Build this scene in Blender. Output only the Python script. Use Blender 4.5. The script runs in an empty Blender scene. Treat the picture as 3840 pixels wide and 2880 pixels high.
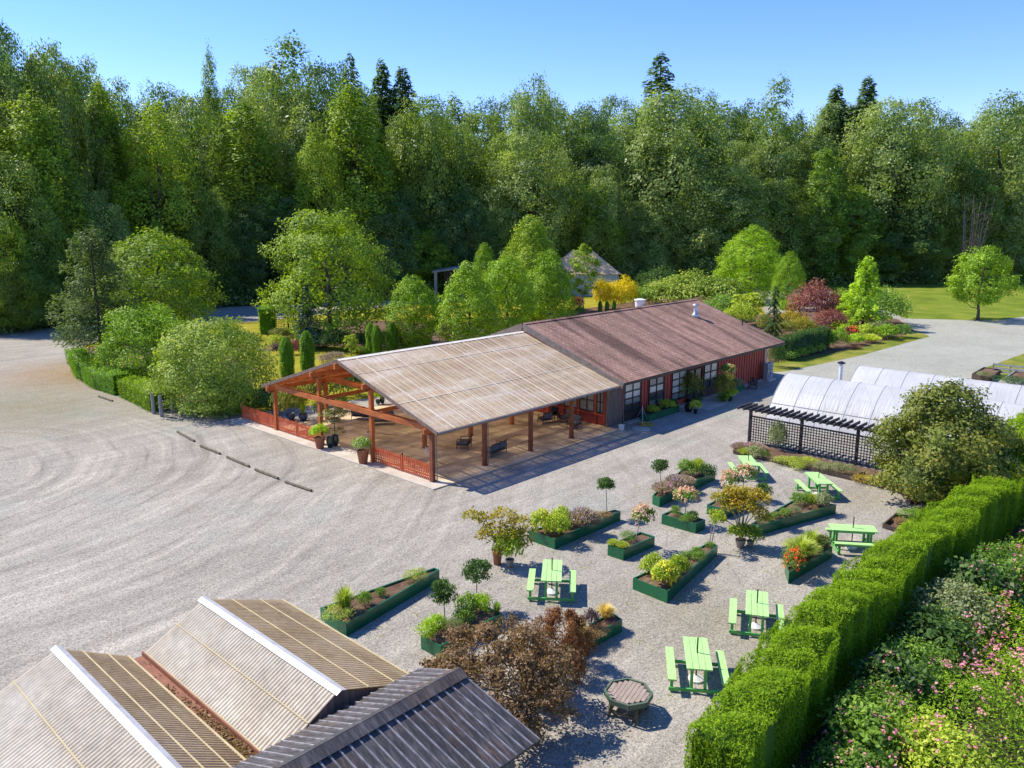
import bpy, math, random
import numpy as np
from mathutils import Vector, Matrix

random.seed(11)
rng = np.random.default_rng(11)
scene = bpy.context.scene
COL = scene.collection
R = math.radians

# ------------------------------------------------------------------ survey camera
CX = np.array([-27.0022, -30.9781, 13.9439])
YAW, PIT, FOC = 0.750609, 0.205896, 2999.2          # focal length in units of a 3840 px wide picture
fv = np.array([math.cos(YAW)*math.cos(PIT), math.sin(YAW)*math.cos(PIT), -math.sin(PIT)])
rv = np.array([math.sin(YAW), -math.cos(YAW), 0.0])
uv = np.cross(rv, fv)

def ray(x, y):
    return fv*FOC + rv*(x-1920) + uv*(1440-y)
def G(x, y, z=0.0):
    d = ray(x, y); return CX + d*((z-CX[2])/d[2])
def onY(x, y, y0):
    d = ray(x, y); return CX + d*((y0-CX[1])/d[1])
def onX(x, y, x0):
    d = ray(x, y); return CX + d*((x0-CX[0])/d[0])
def depth(P):
    return float((np.asarray(P, float)-CX) @ fv)
def hgt(P, ytop):
    b = np.asarray(P, float)-CX; q = (1440-ytop)/FOC
    return float((q*(b@fv)-b@uv)/(uv[2]-q*fv[2])+P[2])
def Wm(P, wpx):
    return wpx*depth(P)/FOC
# survey sheets: enlarged views of the site -> survey pixels
def ds(x, y): return (x*1.736, y*1.736)
def c1(x, y): return (960+x/2.183, 1100+y/2.183)
def c2(x, y): return (1900+x/2.212, 1050+y/2.212)
def c3(x, y): return (2750+x/1.951, 1250+y/1.951)
def c4(x, y): return (1750+x/2.0733, 1700+y/2.0733)
def c5(x, y): return (2500+x/2.212, 1650+y/2.212)
def c6(x, y): return (1150+x/2.011, 2080+y/2.011)
def c7(x, y): return (2200+x/1.3488, 2100+y/1.3488)
def cb(x, y): return (2300+x/3.687, 1350+y/3.687)
def ci(x, y): return (2850+x/3.687, 1000+y/3.687)
def cj(x, y): return (2100+x/2.765, 950+y/2.765)
def cl(x, y): return (250+x/2.765, 1250+y/2.765)
def ck(x, y): return (900+x/3.687, 1050+y/3.687)
def cg(x, y): return (1500+x/2.3284, 850+y/2.3284)

# ------------------------------------------------------------------ objects
def tag(o, label=None, cat=None, group=None, kind=None):
    if label: o['label'] = label
    if cat: o['category'] = cat
    if group: o['group'] = group
    if kind: o['kind'] = kind
    return o
def thing(name, label, cat, loc=(0, 0, 0), rz=0.0, group=None):
    o = bpy.data.objects.new(name, None); COL.objects.link(o)
    o.empty_display_size = 0.2
    o.location = tuple(float(v) for v in loc); o.rotation_euler = (0, 0, rz)
    return tag(o, label, cat, group)
def link(name, me, mat=None, parent=None):
    o = bpy.data.objects.new(name, me); COL.objects.link(o)
    if mat is not None and not me.materials: me.materials.append(mat)
    if parent is not None: o.parent = parent
    return o
def kids(o): return [c for c in bpy.data.objects if c.parent == o]
def copy_tree(o, parent=None):
    c = o.copy(); COL.objects.link(c); c.parent = parent
    for ch in list(o.children): copy_tree(ch, c)
    return c
def setmat(o, m):
    o.material_slots[0].link = 'OBJECT'; o.material_slots[0].material = m

class MB:
    def __init__(s, off=(0, 0, 0)): s.v = []; s.f = []; s.off = np.array(off, float)
    def add(s, vs, fs):
        b = len(s.v); s.v += [tuple(map(float, p)) for p in vs]; s.f += [tuple(b+i for i in f) for f in fs]; return s
    def box(s, c, d, rz=0.0):
        x, y, z = d[0]/2, d[1]/2, d[2]/2; ca, sa = math.cos(rz), math.sin(rz); vs = []
        for sx, sy, sz in ((-1,-1,-1),(1,-1,-1),(1,1,-1),(-1,1,-1),(-1,-1,1),(1,-1,1),(1,1,1),(-1,1,1)):
            px, py = sx*x, sy*y
            vs.append((c[0]+px*ca-py*sa, c[1]+px*sa+py*ca, c[2]+sz*z))
        return s.add(vs, [(0,3,2,1),(4,5,6,7),(0,1,5,4),(1,2,6,5),(2,3,7,6),(3,0,4,7)])
    def beam(s, p, q, w, h, up=(0, 0, 1)):
        p = Vector(p); q = Vector(q); t = (q-p).normalized(); up = Vector(up)
        b = t.cross(up)
        if b.length < 1e-5: b = t.cross(Vector((1, 0, 0)))
        b.normalize(); n = b.cross(t); vs = []
        for e in (p, q):
            for sx, sy in ((-1,-1),(1,-1),(1,1),(-1,1)): vs.append(e+b*(sx*w/2)+n*(sy*h/2))
        return s.add(vs, [(0,3,2,1),(4,5,6,7),(0,1,5,4),(1,2,6,5),(2,3,7,6),(3,0,4,7)])
    def tube(s, p, q, r0, r1=None, n=8, cap=True):
        r1 = r0 if r1 is None else r1
        p = Vector(p); q = Vector(q); t = (q-p).normalized()
        a = t.orthogonal().normalized(); b = t.cross(a); vs = []
        for e, r in ((p, r0), (q, r1)):
            for i in range(n):
                th = 2*math.pi*i/n; vs.append(e+a*(r*math.cos(th))+b*(r*math.sin(th)))
        fs = [(i, (i+1)%n, n+(i+1)%n, n+i) for i in range(n)]
        if cap: fs += [tuple(range(n))[::-1], tuple(range(n, 2*n))]
        return s.add(vs, fs)
    def path(s, pts, r, n=6):
        for a, b in zip(pts[:-1], pts[1:]): s.tube(a, b, r, r, n)
        return s
    def lathe(s, c, prof, n=16, capb=True, capt=False):
        vs = []; m = len(prof)
        for r, z in prof:
            for i in range(n):
                th = 2*math.pi*i/n; vs.append((c[0]+r*math.cos(th), c[1]+r*math.sin(th), c[2]+z))
        fs = [(k*n+i, k*n+(i+1)%n, (k+1)*n+(i+1)%n, (k+1)*n+i) for k in range(m-1) for i in range(n)]
        if capb: fs.append(tuple(range(n))[::-1])
        if capt: fs.append(tuple(range((m-1)*n, m*n)))
        return s.add(vs, fs)
    def prism(s, poly, z0, z1):
        n = len(poly); vs = [(p[0], p[1], z0) for p in poly]+[(p[0], p[1], z1) for p in poly]
        fs = [tuple(range(n))[::-1], tuple(range(n, 2*n))]+[(i, (i+1)%n, n+(i+1)%n, n+i) for i in range(n)]
        return s.add(vs, fs)
    def quad(s, *vs): return s.add(vs, [tuple(range(len(vs)))])
    def grid(s, fn, nu, nv):
        vs = [fn(i/nu, j/nv) for j in range(nv+1) for i in range(nu+1)]
        fs = [(j*(nu+1)+i, j*(nu+1)+i+1, (j+1)*(nu+1)+i+1, (j+1)*(nu+1)+i) for j in range(nv) for i in range(nu)]
        return s.add(vs, fs)
    def mesh(s, name, smooth=False):
        me = bpy.data.meshes.new(name)
        vs = [tuple(np.array(p)-s.off) for p in s.v]
        me.from_pydata(vs, [], s.f); me.update()
        if smooth: me.polygons.foreach_set('use_smooth', [True]*len(me.polygons))
        return me
    def build(s, name, mat, parent=None, smooth=False):
        return link(name, s.mesh(name, smooth), mat, parent)

# ------------------------------------------------------------------ materials
def new_mat(name):
    m = bpy.data.materials.new(name); m.use_nodes = True
    nt = m.node_tree; nt.nodes.clear()
    out = nt.nodes.new('ShaderNodeOutputMaterial')
    return m, nt, out
def N(nt, t, **kw):
    n = nt.nodes.new(t)
    for k, v in kw.items():
        if k.startswith('i_'):
            key = k[2:].replace('_', ' ')
            n.inputs[key].default_value = v
        else: setattr(n, k, v)
    return n
def L(nt, a, b): nt.links.new(a, b)
def rgba(c): return (c[0], c[1], c[2], 1.0)
def ramp(nt, stops):
    r = nt.nodes.new('ShaderNodeValToRGB'); e = r.color_ramp.elements
    while len(e) < len(stops): e.new(0.5)
    for el, (p, c) in zip(e, stops):
        el.position = p; el.color = rgba(c) if len(c) == 3 else c
    return r
def noise(nt, vec, scale, detail=4, rough=.55, dist=0.0):
    n = N(nt, 'ShaderNodeTexNoise'); n.inputs['Scale'].default_value = scale
    n.inputs['Detail'].default_value = detail; n.inputs['Roughness'].default_value = rough
    n.inputs['Distortion'].default_value = dist
    if vec is not None: L(nt, vec, n.inputs['Vector'])
    return n
def mapping(nt, vec, sc=(1, 1, 1), rot=(0, 0, 0), loc=(0, 0, 0)):
    m = N(nt, 'ShaderNodeMapping'); m.inputs['Scale'].default_value = sc
    m.inputs['Rotation'].default_value = rot; m.inputs['Location'].default_value = loc
    L(nt, vec, m.inputs['Vector']); return m.outputs['Vector']
def mixc(nt, fac, a, b, mode='MIX'):
    m = N(nt, 'ShaderNodeMix', data_type='RGBA', blend_type=mode)
    for sock, val in ((m.inputs['Factor'], fac), (m.inputs['A'], a), (m.inputs['B'], b)):
        pass
    ins = [m.inputs[0], m.inputs[6], m.inputs[7]]
    for sock, val in zip(ins, (fac, a, b)):
        if isinstance(val, (int, float)): sock.default_value = val
        elif isinstance(val, (tuple, list)): sock.default_value = rgba(val)
        else: L(nt, val, sock)
    return m.outputs[2]
def math_(nt, op, a, b=None, clamp=False):
    m = N(nt, 'ShaderNodeMath', operation=op); m.use_clamp = clamp
    for sock, val in zip(m.inputs, (a, b)):
        if val is None: continue
        if isinstance(val, (int, float)): sock.default_value = val
        else: L(nt, val, sock)
    return m.outputs[0]
def principled(nt, out, rough=.7, spec=.3, metal=0.0):
    p = N(nt, 'ShaderNodeBsdfPrincipled'); p.inputs['Roughness'].default_value = rough
    p.inputs['Specular IOR Level'].default_value = spec; p.inputs['Metallic'].default_value = metal
    L(nt, p.outputs[0], out.inputs['Surface']); return p
def bump(nt, p, h, strength=.3, dist=.02):
    b = N(nt, 'ShaderNodeBump'); b.inputs['Strength'].default_value = strength; b.inputs['Distance'].default_value = dist
    L(nt, h, b.inputs['Height']); L(nt, b.outputs[0], p.inputs['Normal'])

def pm(name, col, col2=None, scale=6.0, stretch=(1, 1, 1), rough=.7, spec=.3, metal=0.0, bmp=.15, detail=5, lo=.35, hi=.65, fine=0.0, fscale=60):
    """painted, stained or weathered solid: two tones mixed by noise"""
    m, nt, out = new_mat(name); p = principled(nt, out, rough, spec, metal)
    tc = N(nt, 'ShaderNodeTexCoord'); v = mapping(nt, tc.outputs['Object'], stretch)
    col2 = col2 or tuple(c*.7 for c in col)
    n = noise(nt, v, scale, detail); r = ramp(nt, [(lo, col2), (hi, col)]); L(nt, n.outputs['Fac'], r.inputs['Fac'])
    c = r.outputs['Color']
    if fine:
        n2 = noise(nt, tc.outputs['Object'], fscale, 2); r2 = ramp(nt, [(.3, (1-fine,)*3), (.7, (1+fine,)*3)]); L(nt, n2.outputs['Fac'], r2.inputs['Fac'])
        c = mixc(nt, 1.0, c, r2.outputs['Color'], 'MULTIPLY')
    L(nt, c, p.inputs['Base Color'])
    if bmp: bump(nt, p, n.outputs['Fac'], bmp, .02)
    return m

def fol(name, dark, mid, light, trans=.36, rough=.55, spec=.25, k=1.45):
    """leaves: every leaf and every plant has its own tone"""
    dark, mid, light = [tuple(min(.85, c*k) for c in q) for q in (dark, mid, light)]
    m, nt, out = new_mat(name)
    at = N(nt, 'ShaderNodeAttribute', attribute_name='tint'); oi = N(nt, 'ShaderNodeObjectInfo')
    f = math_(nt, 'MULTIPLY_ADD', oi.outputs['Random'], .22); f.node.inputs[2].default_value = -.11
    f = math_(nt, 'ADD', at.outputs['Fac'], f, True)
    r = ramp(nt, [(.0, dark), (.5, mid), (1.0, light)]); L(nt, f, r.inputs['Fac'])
    p = N(nt, 'ShaderNodeBsdfPrincipled'); p.inputs['Roughness'].default_value = rough; p.inputs['Specular IOR Level'].default_value = spec
    t = N(nt, 'ShaderNodeBsdfTranslucent'); mx = N(nt, 'ShaderNodeMixShader'); mx.inputs[0].default_value = trans
    L(nt, r.outputs['Color'], p.inputs['Base Color'])
    L(nt, mixc(nt, 1.0, r.outputs['Color'], (1.5, 1.5, .7), 'MULTIPLY'), t.inputs['Color'])
    L(nt, p.outputs[0], mx.inputs[1]); L(nt, t.outputs[0], mx.inputs[2]); L(nt, mx.outputs[0], out.inputs['Surface'])
    return m

# ------------------------------------------------------------------ foliage geometry
def nrm(a): return a/np.maximum(np.linalg.norm(a, axis=1, keepdims=True), 1e-9)
def leaf_mesh(name, P, Nn, s, tint, asp=.6, jit=.6, align=None, core=None, g=None):
    g = g or rng; n = len(P); s = np.broadcast_to(np.asarray(s, float), (n,))*g.uniform(.7, 1.3, n)
    N2 = nrm(Nn+jit*g.normal(size=(n, 3)))
    A = g.normal(size=(n, 3)) if align is None else np.asarray(align, float)+.45*g.normal(size=(n, 3))
    T = nrm(A-(A*N2).sum(1, keepdims=True)*N2); B = np.cross(N2, T); s = s[:, None]
    V = np.stack([P-T*s/2, P+B*s*asp/2+N2*s*.1, P+T*s/2, P-B*s*asp/2+N2*s*.1], 1).reshape(-1, 3)
    F = np.arange(4*n).reshape(n, 4); tint = np.clip(tint, 0, 1)
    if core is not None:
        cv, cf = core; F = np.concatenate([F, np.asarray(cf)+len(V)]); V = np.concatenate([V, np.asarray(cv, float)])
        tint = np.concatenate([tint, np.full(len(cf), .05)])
    me = bpy.data.meshes.new(name)
    me.vertices.add(len(V)); me.vertices.foreach_set('co', V.astype(np.float32).ravel())
    me.loops.add(F.size); me.loops.foreach_set('vertex_index', F.astype(np.int32).ravel())
    me.polygons.add(len(F)); me.polygons.foreach_set('loop_start', np.arange(0, F.size, 4, dtype=np.int32))
    me.update(calc_edges=True)
    a = me.attributes.new('tint', 'FLOAT', 'FACE'); a.data.foreach_set('value', tint.astype(np.float32))
    return me
def dirs(n, g, zmin=-1.0):
    d = nrm(g.normal(size=(n*3+20, 3))); d = d[d[:, 2] > zmin][:n]; return d
def clump_points(lobes, kc, ml, g, crad=.30, zmin=-.55, fill=.25):
    """leaf clusters over the skins of a set of lobes, hidden ones dropped"""
    P = []; Nn = []; T = []
    lob = np.array(lobes, float)
    for c in lob:
        C, r = c[:3], c[3:6]; d = dirs(kc, g, zmin); k = len(d)
        cen = C+d*r*g.uniform(.82, 1.06, (k, 1)); lt = g.normal(0, .10)
        keep = np.ones(k, bool)
        for o in lob:
            if o is c: continue
            q = (((cen-o[:3])/o[3:6])**2).sum(1); keep &= (q > .5)
        cen = cen[keep]; d = d[keep]; k = len(cen)
        if not k: continue
        ct = g.normal(.5+lt, .14, k)
        off = np.clip(g.normal(size=(k, ml, 3)), -1.7, 1.7); off *= (crad*r.mean())*np.array([1, 1, .6])
        p = (cen[:, None]+off).reshape(-1, 3); nn = np.repeat(nrm(d/r*r.mean()+np.array([0, 0, .45])), ml, 0)
        P.append(p); Nn.append(nn); T.append(np.repeat(ct, ml)+g.normal(0, .13, k*ml))
        if fill:
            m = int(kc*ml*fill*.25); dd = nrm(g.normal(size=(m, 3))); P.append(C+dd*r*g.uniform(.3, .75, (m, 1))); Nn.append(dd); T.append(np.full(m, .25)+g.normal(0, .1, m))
    return np.concatenate(P), np.concatenate(Nn), np.concatenate(T)
PROF = {
 'round': lambda t: math.sqrt(max(0, 1-((t-.52)/.52)**2)),
 'mound': lambda t: math.sqrt(max(0, 1-((t-.32)/.70)**2)),
 'oval': lambda t: max(0, math.sin(math.pi*min(1, t*.9+.08)))**.75,
 'poplar': lambda t: max(.05, (1-t)**.55*(.55+.45*min(1, t*3))),
 'egg': lambda t: max(0, math.sin(math.pi*min(1, max(0, t))**.72))**.62*(1-.12*t),
 'cone': lambda t: max(.06, (1-t)**.8),
}
def crown_lobes(h, w, base, prof, n, g, lr=(.26, .42), flat=.8, core=.28):
    out = []; pr = PROF[prof]
    for i in range(n):
        t = (i+g.uniform(0, 1))/n; a = i*2.399+g.uniform(-.5, .5); R0 = w/2*pr(t)
        r = w/2*g.uniform(*lr)*max(.45, min(1, pr(t)*1.2)); rr = max(0, R0-r*.8)*g.uniform(.55, 1.0)**.6
        out.append((rr*math.cos(a), rr*math.sin(a), base+(h-base)*t-r*.25*(t > .85), r, r, r*flat))
    out.append((0, 0, base+(h-base)*.46, w*core, w*core, (h-base)*(.10+core)))
    return out
def trunk_mb(h, w, base, lobes, g, r0, nlimb=7, lean=.02):
    m = MB(); top = h*.72; pts = []; n = 6
    for i in range(n+1):
        t = i/n; pts.append(Vector((g.normal(0, lean)*h*t, g.normal(0, lean)*h*t, top*t)))
    for i in range(n):
        m.tube(pts[i], pts[i+1], r0*(1.25-.2*(i > 0)-i/n*.75), r0*(1.25-.2-(i+1)/n*.75), 8)
    idx = g.permutation(len(lobes)-1)[:nlimb]
    for k in idx:
        c = Vector(lobes[k][:3]); z = max(base*.7, c.z*.62); z = min(z, top*.95); f = z/top*n; i = min(n-1, int(f))
        p = pts[i].lerp(pts[i+1], f-i); mid = p.lerp(c, .5)+Vector((0, 0, -.03*h)); rr = r0*.45*(1-.5*z/top)
        m.tube(p, mid, rr, rr*.65, 6); m.tube(mid, c, rr*.65, rr*.25, 5)
    return m
class Proto: pass
def proto_tree(h, w, base, prof, nl, kc, ml, leaf, seed, r0=.3, lr=(.26, .42), crad=.30, asp=.6, flat=.8, nlimb=7, core=.28):
    g = np.random.default_rng(seed); lob = crown_lobes(h, w, base, prof, nl, g, lr, flat, core)
    P, Nn, T = clump_points(lob, kc, ml, g, crad); P[:, 2] = np.maximum(P[:, 2], base*.5)
    p = Proto(); p.h = float(np.percentile(P[:, 2], 99.9)); p.w = float(np.percentile(np.abs(P[:, :2]), 99.3)*2)
    p.crown = leaf_mesh('crown', P, Nn, leaf, T, asp, .55, g=g)
    p.trunk = trunk_mb(h, w, base, lob, g, r0, nlimb).mesh('trunk', True); return p
def proto_lumpy(h, w, base, prof, K, sig, nc, ml, leaf, seed, amp=.25, r0=.3, crad=.045, asp=.6, nlimb=7, gaps=.6, fine=.20, up=.40):
    """full crown: leaf clusters over billowing boughs, thinned in the creases; leaves face out of their own bough"""
    g = np.random.default_rng(seed); pr = PROF[prof]
    i = np.arange(K)+.5; ph = np.arccos(1-1.9*i/K); th = math.pi*(1+5**.5)*i+g.normal(0, .25, K); ph = np.clip(ph+g.normal(0, .12, K), 0, math.pi)
    B = np.stack([np.cos(th)*np.sin(ph), np.sin(th)*np.sin(ph), np.cos(ph)], 1); B2 = dirs(260, g); bt = g.normal(0, .10, K); ba = g.uniform(.75, 1.2, K); n = nc*3
    t = g.uniform(0, 1, n); a = g.uniform(0, 2*math.pi, n); R0 = np.array([pr(x) for x in t])
    ok = g.uniform(0, 1, n) < R0+.12; t, a, R0 = t[ok][:nc], a[ok][:nc], R0[ok][:nc]
    c = 2*t-1; s = np.sqrt(np.maximum(0, 1-c*c)); D = np.stack([s*np.cos(a), s*np.sin(a), c], 1)
    e = np.exp(-(2-2*D@B.T)/sig**2)*ba; bi = e.argmax(1); bump = e.max(1); e2 = np.exp(-(2-2*D@B2.T)/.11**2).max(1)
    ok = ((bump > .30) | (g.uniform(0, 1, len(t)) > gaps)) & ((e2 > .30) | (g.uniform(0, 1, len(t)) > .7*gaps)); t, a, R0, c, bi, bump, e2 = t[ok], a[ok], R0[ok], c[ok], bi[ok], bump[ok], e2[ok]; k = len(t)
    f = 1-amp+amp*1.05*bump+fine*(e2-.4)+g.normal(0, .02, k); r = w/2*R0*f
    def pos(tt, aa, rr, ff): return np.stack([rr*np.cos(aa), rr*np.sin(aa), base+(h-base)*(tt+.30*(ff-1)*(tt-.25))], 1)
    cen = pos(t, a, r, f); tb = (B[:, 2]+1)/2; ab = np.arctan2(B[:, 1], B[:, 0]); Rb = np.array([pr(x) for x in tb]); LC = pos(tb, ab, w/2*Rb*(1-amp)*.8, np.full(K, 1-amp*.6))
    nn = nrm(nrm(cen-LC[bi])+nrm(np.stack([np.cos(a)*R0, np.sin(a)*R0, c*.7+.2], 1))*.35+np.array([0, 0, up]))
    off = np.clip(g.normal(size=(k, ml, 3)), -1.7, 1.7)*crad*.72*w*np.array([1, 1, .75]); P = (cen[:, None]+off).reshape(-1, 3)
    T = np.repeat(.5+bt[bi]+.16*(e2-.5)+g.normal(0, .09, k), ml)+g.normal(0, .13, k*ml); Nn = np.repeat(nn, ml, 0)
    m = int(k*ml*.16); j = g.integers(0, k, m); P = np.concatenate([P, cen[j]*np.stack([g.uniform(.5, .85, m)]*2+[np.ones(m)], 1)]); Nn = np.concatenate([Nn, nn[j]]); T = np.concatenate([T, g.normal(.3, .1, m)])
    P[:, 2] = np.maximum(P[:, 2], .04*h*g.uniform(0, 1, len(P)))
    lob = [tuple(cen[i]*np.array([.75, .75, .92])) for i in g.integers(0, k, 14)]
    p = Proto(); p.h = float(P[:, 2].max()); p.w = float(np.percentile(np.abs(P[:, :2]), 99.3)*2)
    p.crown = leaf_mesh('crown', P, Nn, leaf, T, asp, .38, g=g); p.trunk = trunk_mb(h, w, base, lob, g, r0, nlimb).mesh('trunk', True); return p
def proto_conifer(h, w, base, nb, nl, leaf, seed, droop=.25, r0=.3, gap=.0, pw=.85, upturn=0.0, asp=.45):
    """spire with whorls of drooping boughs; leaf slivers hang along each bough"""
    g = np.random.default_rng(seed); P = []; Nn = []; T = []; A = []; m = MB()
    m.tube((0, 0, 0), (0, 0, h*.5), r0, r0*.6, 8); m.tube((0, 0, h*.5), (0, 0, h*.98), r0*.6, r0*.08, 7)
    for i in range(nb):
        t = (i+g.uniform(0, 1))/nb
        if g.uniform() < gap: continue
        z = base+(h-base)*t; Ln = w/2*((1-t)**pw)*g.uniform(.7, 1.08)+.02*w; a = i*2.399+g.uniform(-.4, .4)
        dx, dy = math.cos(a), math.sin(a); n = max(6, int(nl*(Ln/(w/2))))
        u = g.uniform(.05, 1, n)**.75; sp = .16*Ln+.05*w*.3
        lat = g.normal(0, 1, n)*sp*(1.05-u)+g.normal(0, .02*w, n)
        zz = z-droop*Ln*u**1.4+upturn*Ln*u**2+g.normal(0, .03*w, n)-np.abs(lat)*.35
        x = dx*u*Ln-dy*lat; y = dy*u*Ln+dx*lat
        P.append(np.stack([x, y, zz], 1)); bt = g.normal(.5, .14)
        T.append(bt+.18*(u-.5)+g.normal(0, .12, n)); Nn.append(np.tile([dx*.35, dy*.35, .9], (n, 1))); A.append(np.tile([dx, dy, -droop-.25], (n, 1)))
        m.tube((0, 0, z), (dx*Ln*.8, dy*Ln*.8, z-droop*Ln*.7), r0*.16*(1-t)+.01, .01, 4, False)
    P = np.concatenate(P); p = Proto(); p.h = float(P[:, 2].max()); p.w = float(np.percentile(np.abs(P[:, :2]), 99)*2)
    p.crown = leaf_mesh('crown', P, np.concatenate(Nn), leaf, np.concatenate(T), asp, .5, np.concatenate(A), g=g)
    p.trunk = m.mesh('trunk', True); return p
def proto_column(h, w, n, leaf, seed, tip=.8, asp=.4, lump=.08, skirt=.03):
    """dense upright evergreen: a skin of leaf sprays over a solid dark heart"""
    g = np.random.default_rng(seed); t = g.uniform(0, 1, n)**.9; a = g.uniform(0, 2*math.pi, n)
    def rad(t, a): return w/2*np.clip(np.minimum(1, (t+.03)/.12)**.35*np.minimum(1, (1.02-t)/(.30 if tip < .7 else 1-.30*tip))**(.5 if tip < .7 else .62), 0, 1)*(1+lump*np.sin(3*a+9*t)+lump*.7*np.sin(7*a-17*t))
    r = rad(t, a)*g.uniform(.88, 1.06, n); P = np.stack([r*np.cos(a), r*np.sin(a), skirt*h+t*h*(1-skirt)], 1)
    Nn = np.stack([np.cos(a), np.sin(a), .25+t*.4], 1); T = g.normal(.5, .16, n)+.1*np.sin(5*a+13*t)
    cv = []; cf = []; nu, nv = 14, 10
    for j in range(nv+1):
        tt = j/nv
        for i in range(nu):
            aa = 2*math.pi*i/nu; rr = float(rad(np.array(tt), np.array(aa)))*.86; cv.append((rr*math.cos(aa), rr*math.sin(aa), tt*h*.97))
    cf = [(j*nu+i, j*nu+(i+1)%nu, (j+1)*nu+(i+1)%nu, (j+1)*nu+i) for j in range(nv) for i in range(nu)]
    p = Proto(); p.h = h; p.w = w
    p.crown = leaf_mesh('crown', P, Nn, leaf, T, asp, .5, np.tile([0, 0, 1.], (n, 1))+Nn*.3, core=(cv, cf), g=g)
    m = MB(); m.tube((0, 0, -.05), (0, 0, h*.5), w*.07, w*.04, 7); p.trunk = m.mesh('trunk', True); return p
def plant_tree(p, P, h, w, mat, bark, name, label, cat, group=None, rz=None):
    o = thing(name, label, cat, P, random.uniform(0, 6.28) if rz is None else rz, group)
    sx, sz = w/p.w, h/p.h; o.scale = (sx, sx, sz)
    c = link('crown', p.crown, None, o)
    if not p.crown.materials: p.crown.materials.append(mat)
    setmat(c, mat)
    t = link('trunk', p.trunk, None, o)
    if not p.trunk.materials: p.trunk.materials.append(bark)
    setmat(t, bark)
    return o
# ------------------------------------------------------------------ world, sun, camera
SUN_EL, SUN_AZ = R(49), R(112)                        # the sun stands to the left of the view, a little behind the wood
world = bpy.data.worlds.new("World"); scene.world = world; world.use_nodes = True
wnt = world.node_tree; wnt.nodes.clear()
wo = N(wnt, 'ShaderNodeOutputWorld'); bg = N(wnt, 'ShaderNodeBackground'); sky = N(wnt, 'ShaderNodeTexSky')
sky.sky_type = 'NISHITA'; sky.sun_disc = False; sky.sun_elevation = SUN_EL; sky.sun_rotation = math.pi/2-SUN_AZ
sky.altitude = 1500; sky.air_density = 1.0; sky.dust_density = .0; sky.ozone_density = 2.5
bg.inputs['Strength'].default_value = .15
hs = N(wnt, 'ShaderNodeHueSaturation'); hs.inputs['Saturation'].default_value = 1.24; hs.inputs['Value'].default_value = 1.0
L(wnt, sky.outputs[0], hs.inputs['Color']); L(wnt, mixc(wnt, 1.0, hs.outputs[0], (.89, .79, 1.0), 'MULTIPLY'), bg.inputs['Color']); L(wnt, bg.outputs[0], wo.inputs['Surface'])
sl = bpy.data.lights.new('sun', 'SUN'); sl.energy = 4.1; sl.angle = R(.55); sl.color = (1.0, .93, .80)
so = bpy.data.objects.new('sun', sl); COL.objects.link(so)
sd = Vector((math.cos(SUN_AZ)*math.cos(SUN_EL), math.sin(SUN_AZ)*math.cos(SUN_EL), math.sin(SUN_EL)))
so.rotation_euler = sd.to_track_quat('Z', 'Y').to_euler(); so.location = (0, 0, 60)
cd = bpy.data.cameras.new('camera'); cam = bpy.data.objects.new('camera', cd); COL.objects.link(cam)
cam.location = tuple(CX); cam.rotation_euler = Vector(tuple(-fv)).to_track_quat('Z', 'Y').to_euler()
cd.sensor_fit = 'HORIZONTAL'; cd.sensor_width = 36.0; cd.lens = 36.0*FOC/3840; cd.clip_start = .5; cd.clip_end = 6000
scene.camera = cam
scene.view_settings.view_transform = 'Standard'; scene.view_settings.look = 'None'
scene.view_settings.exposure = .84; scene.view_settings.gamma = 1.0
scene.render.resolution_x, scene.render.resolution_y = 1024, 768
scene.cycles.max_bounces = 8; scene.cycles.transparent_max_bounces = 16; scene.cycles.diffuse_bounces = 3; scene.cycles.glossy_bounces = 2
scene.cycles.use_denoising = True; scene.cycles.sample_clamp_indirect = 6

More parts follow.
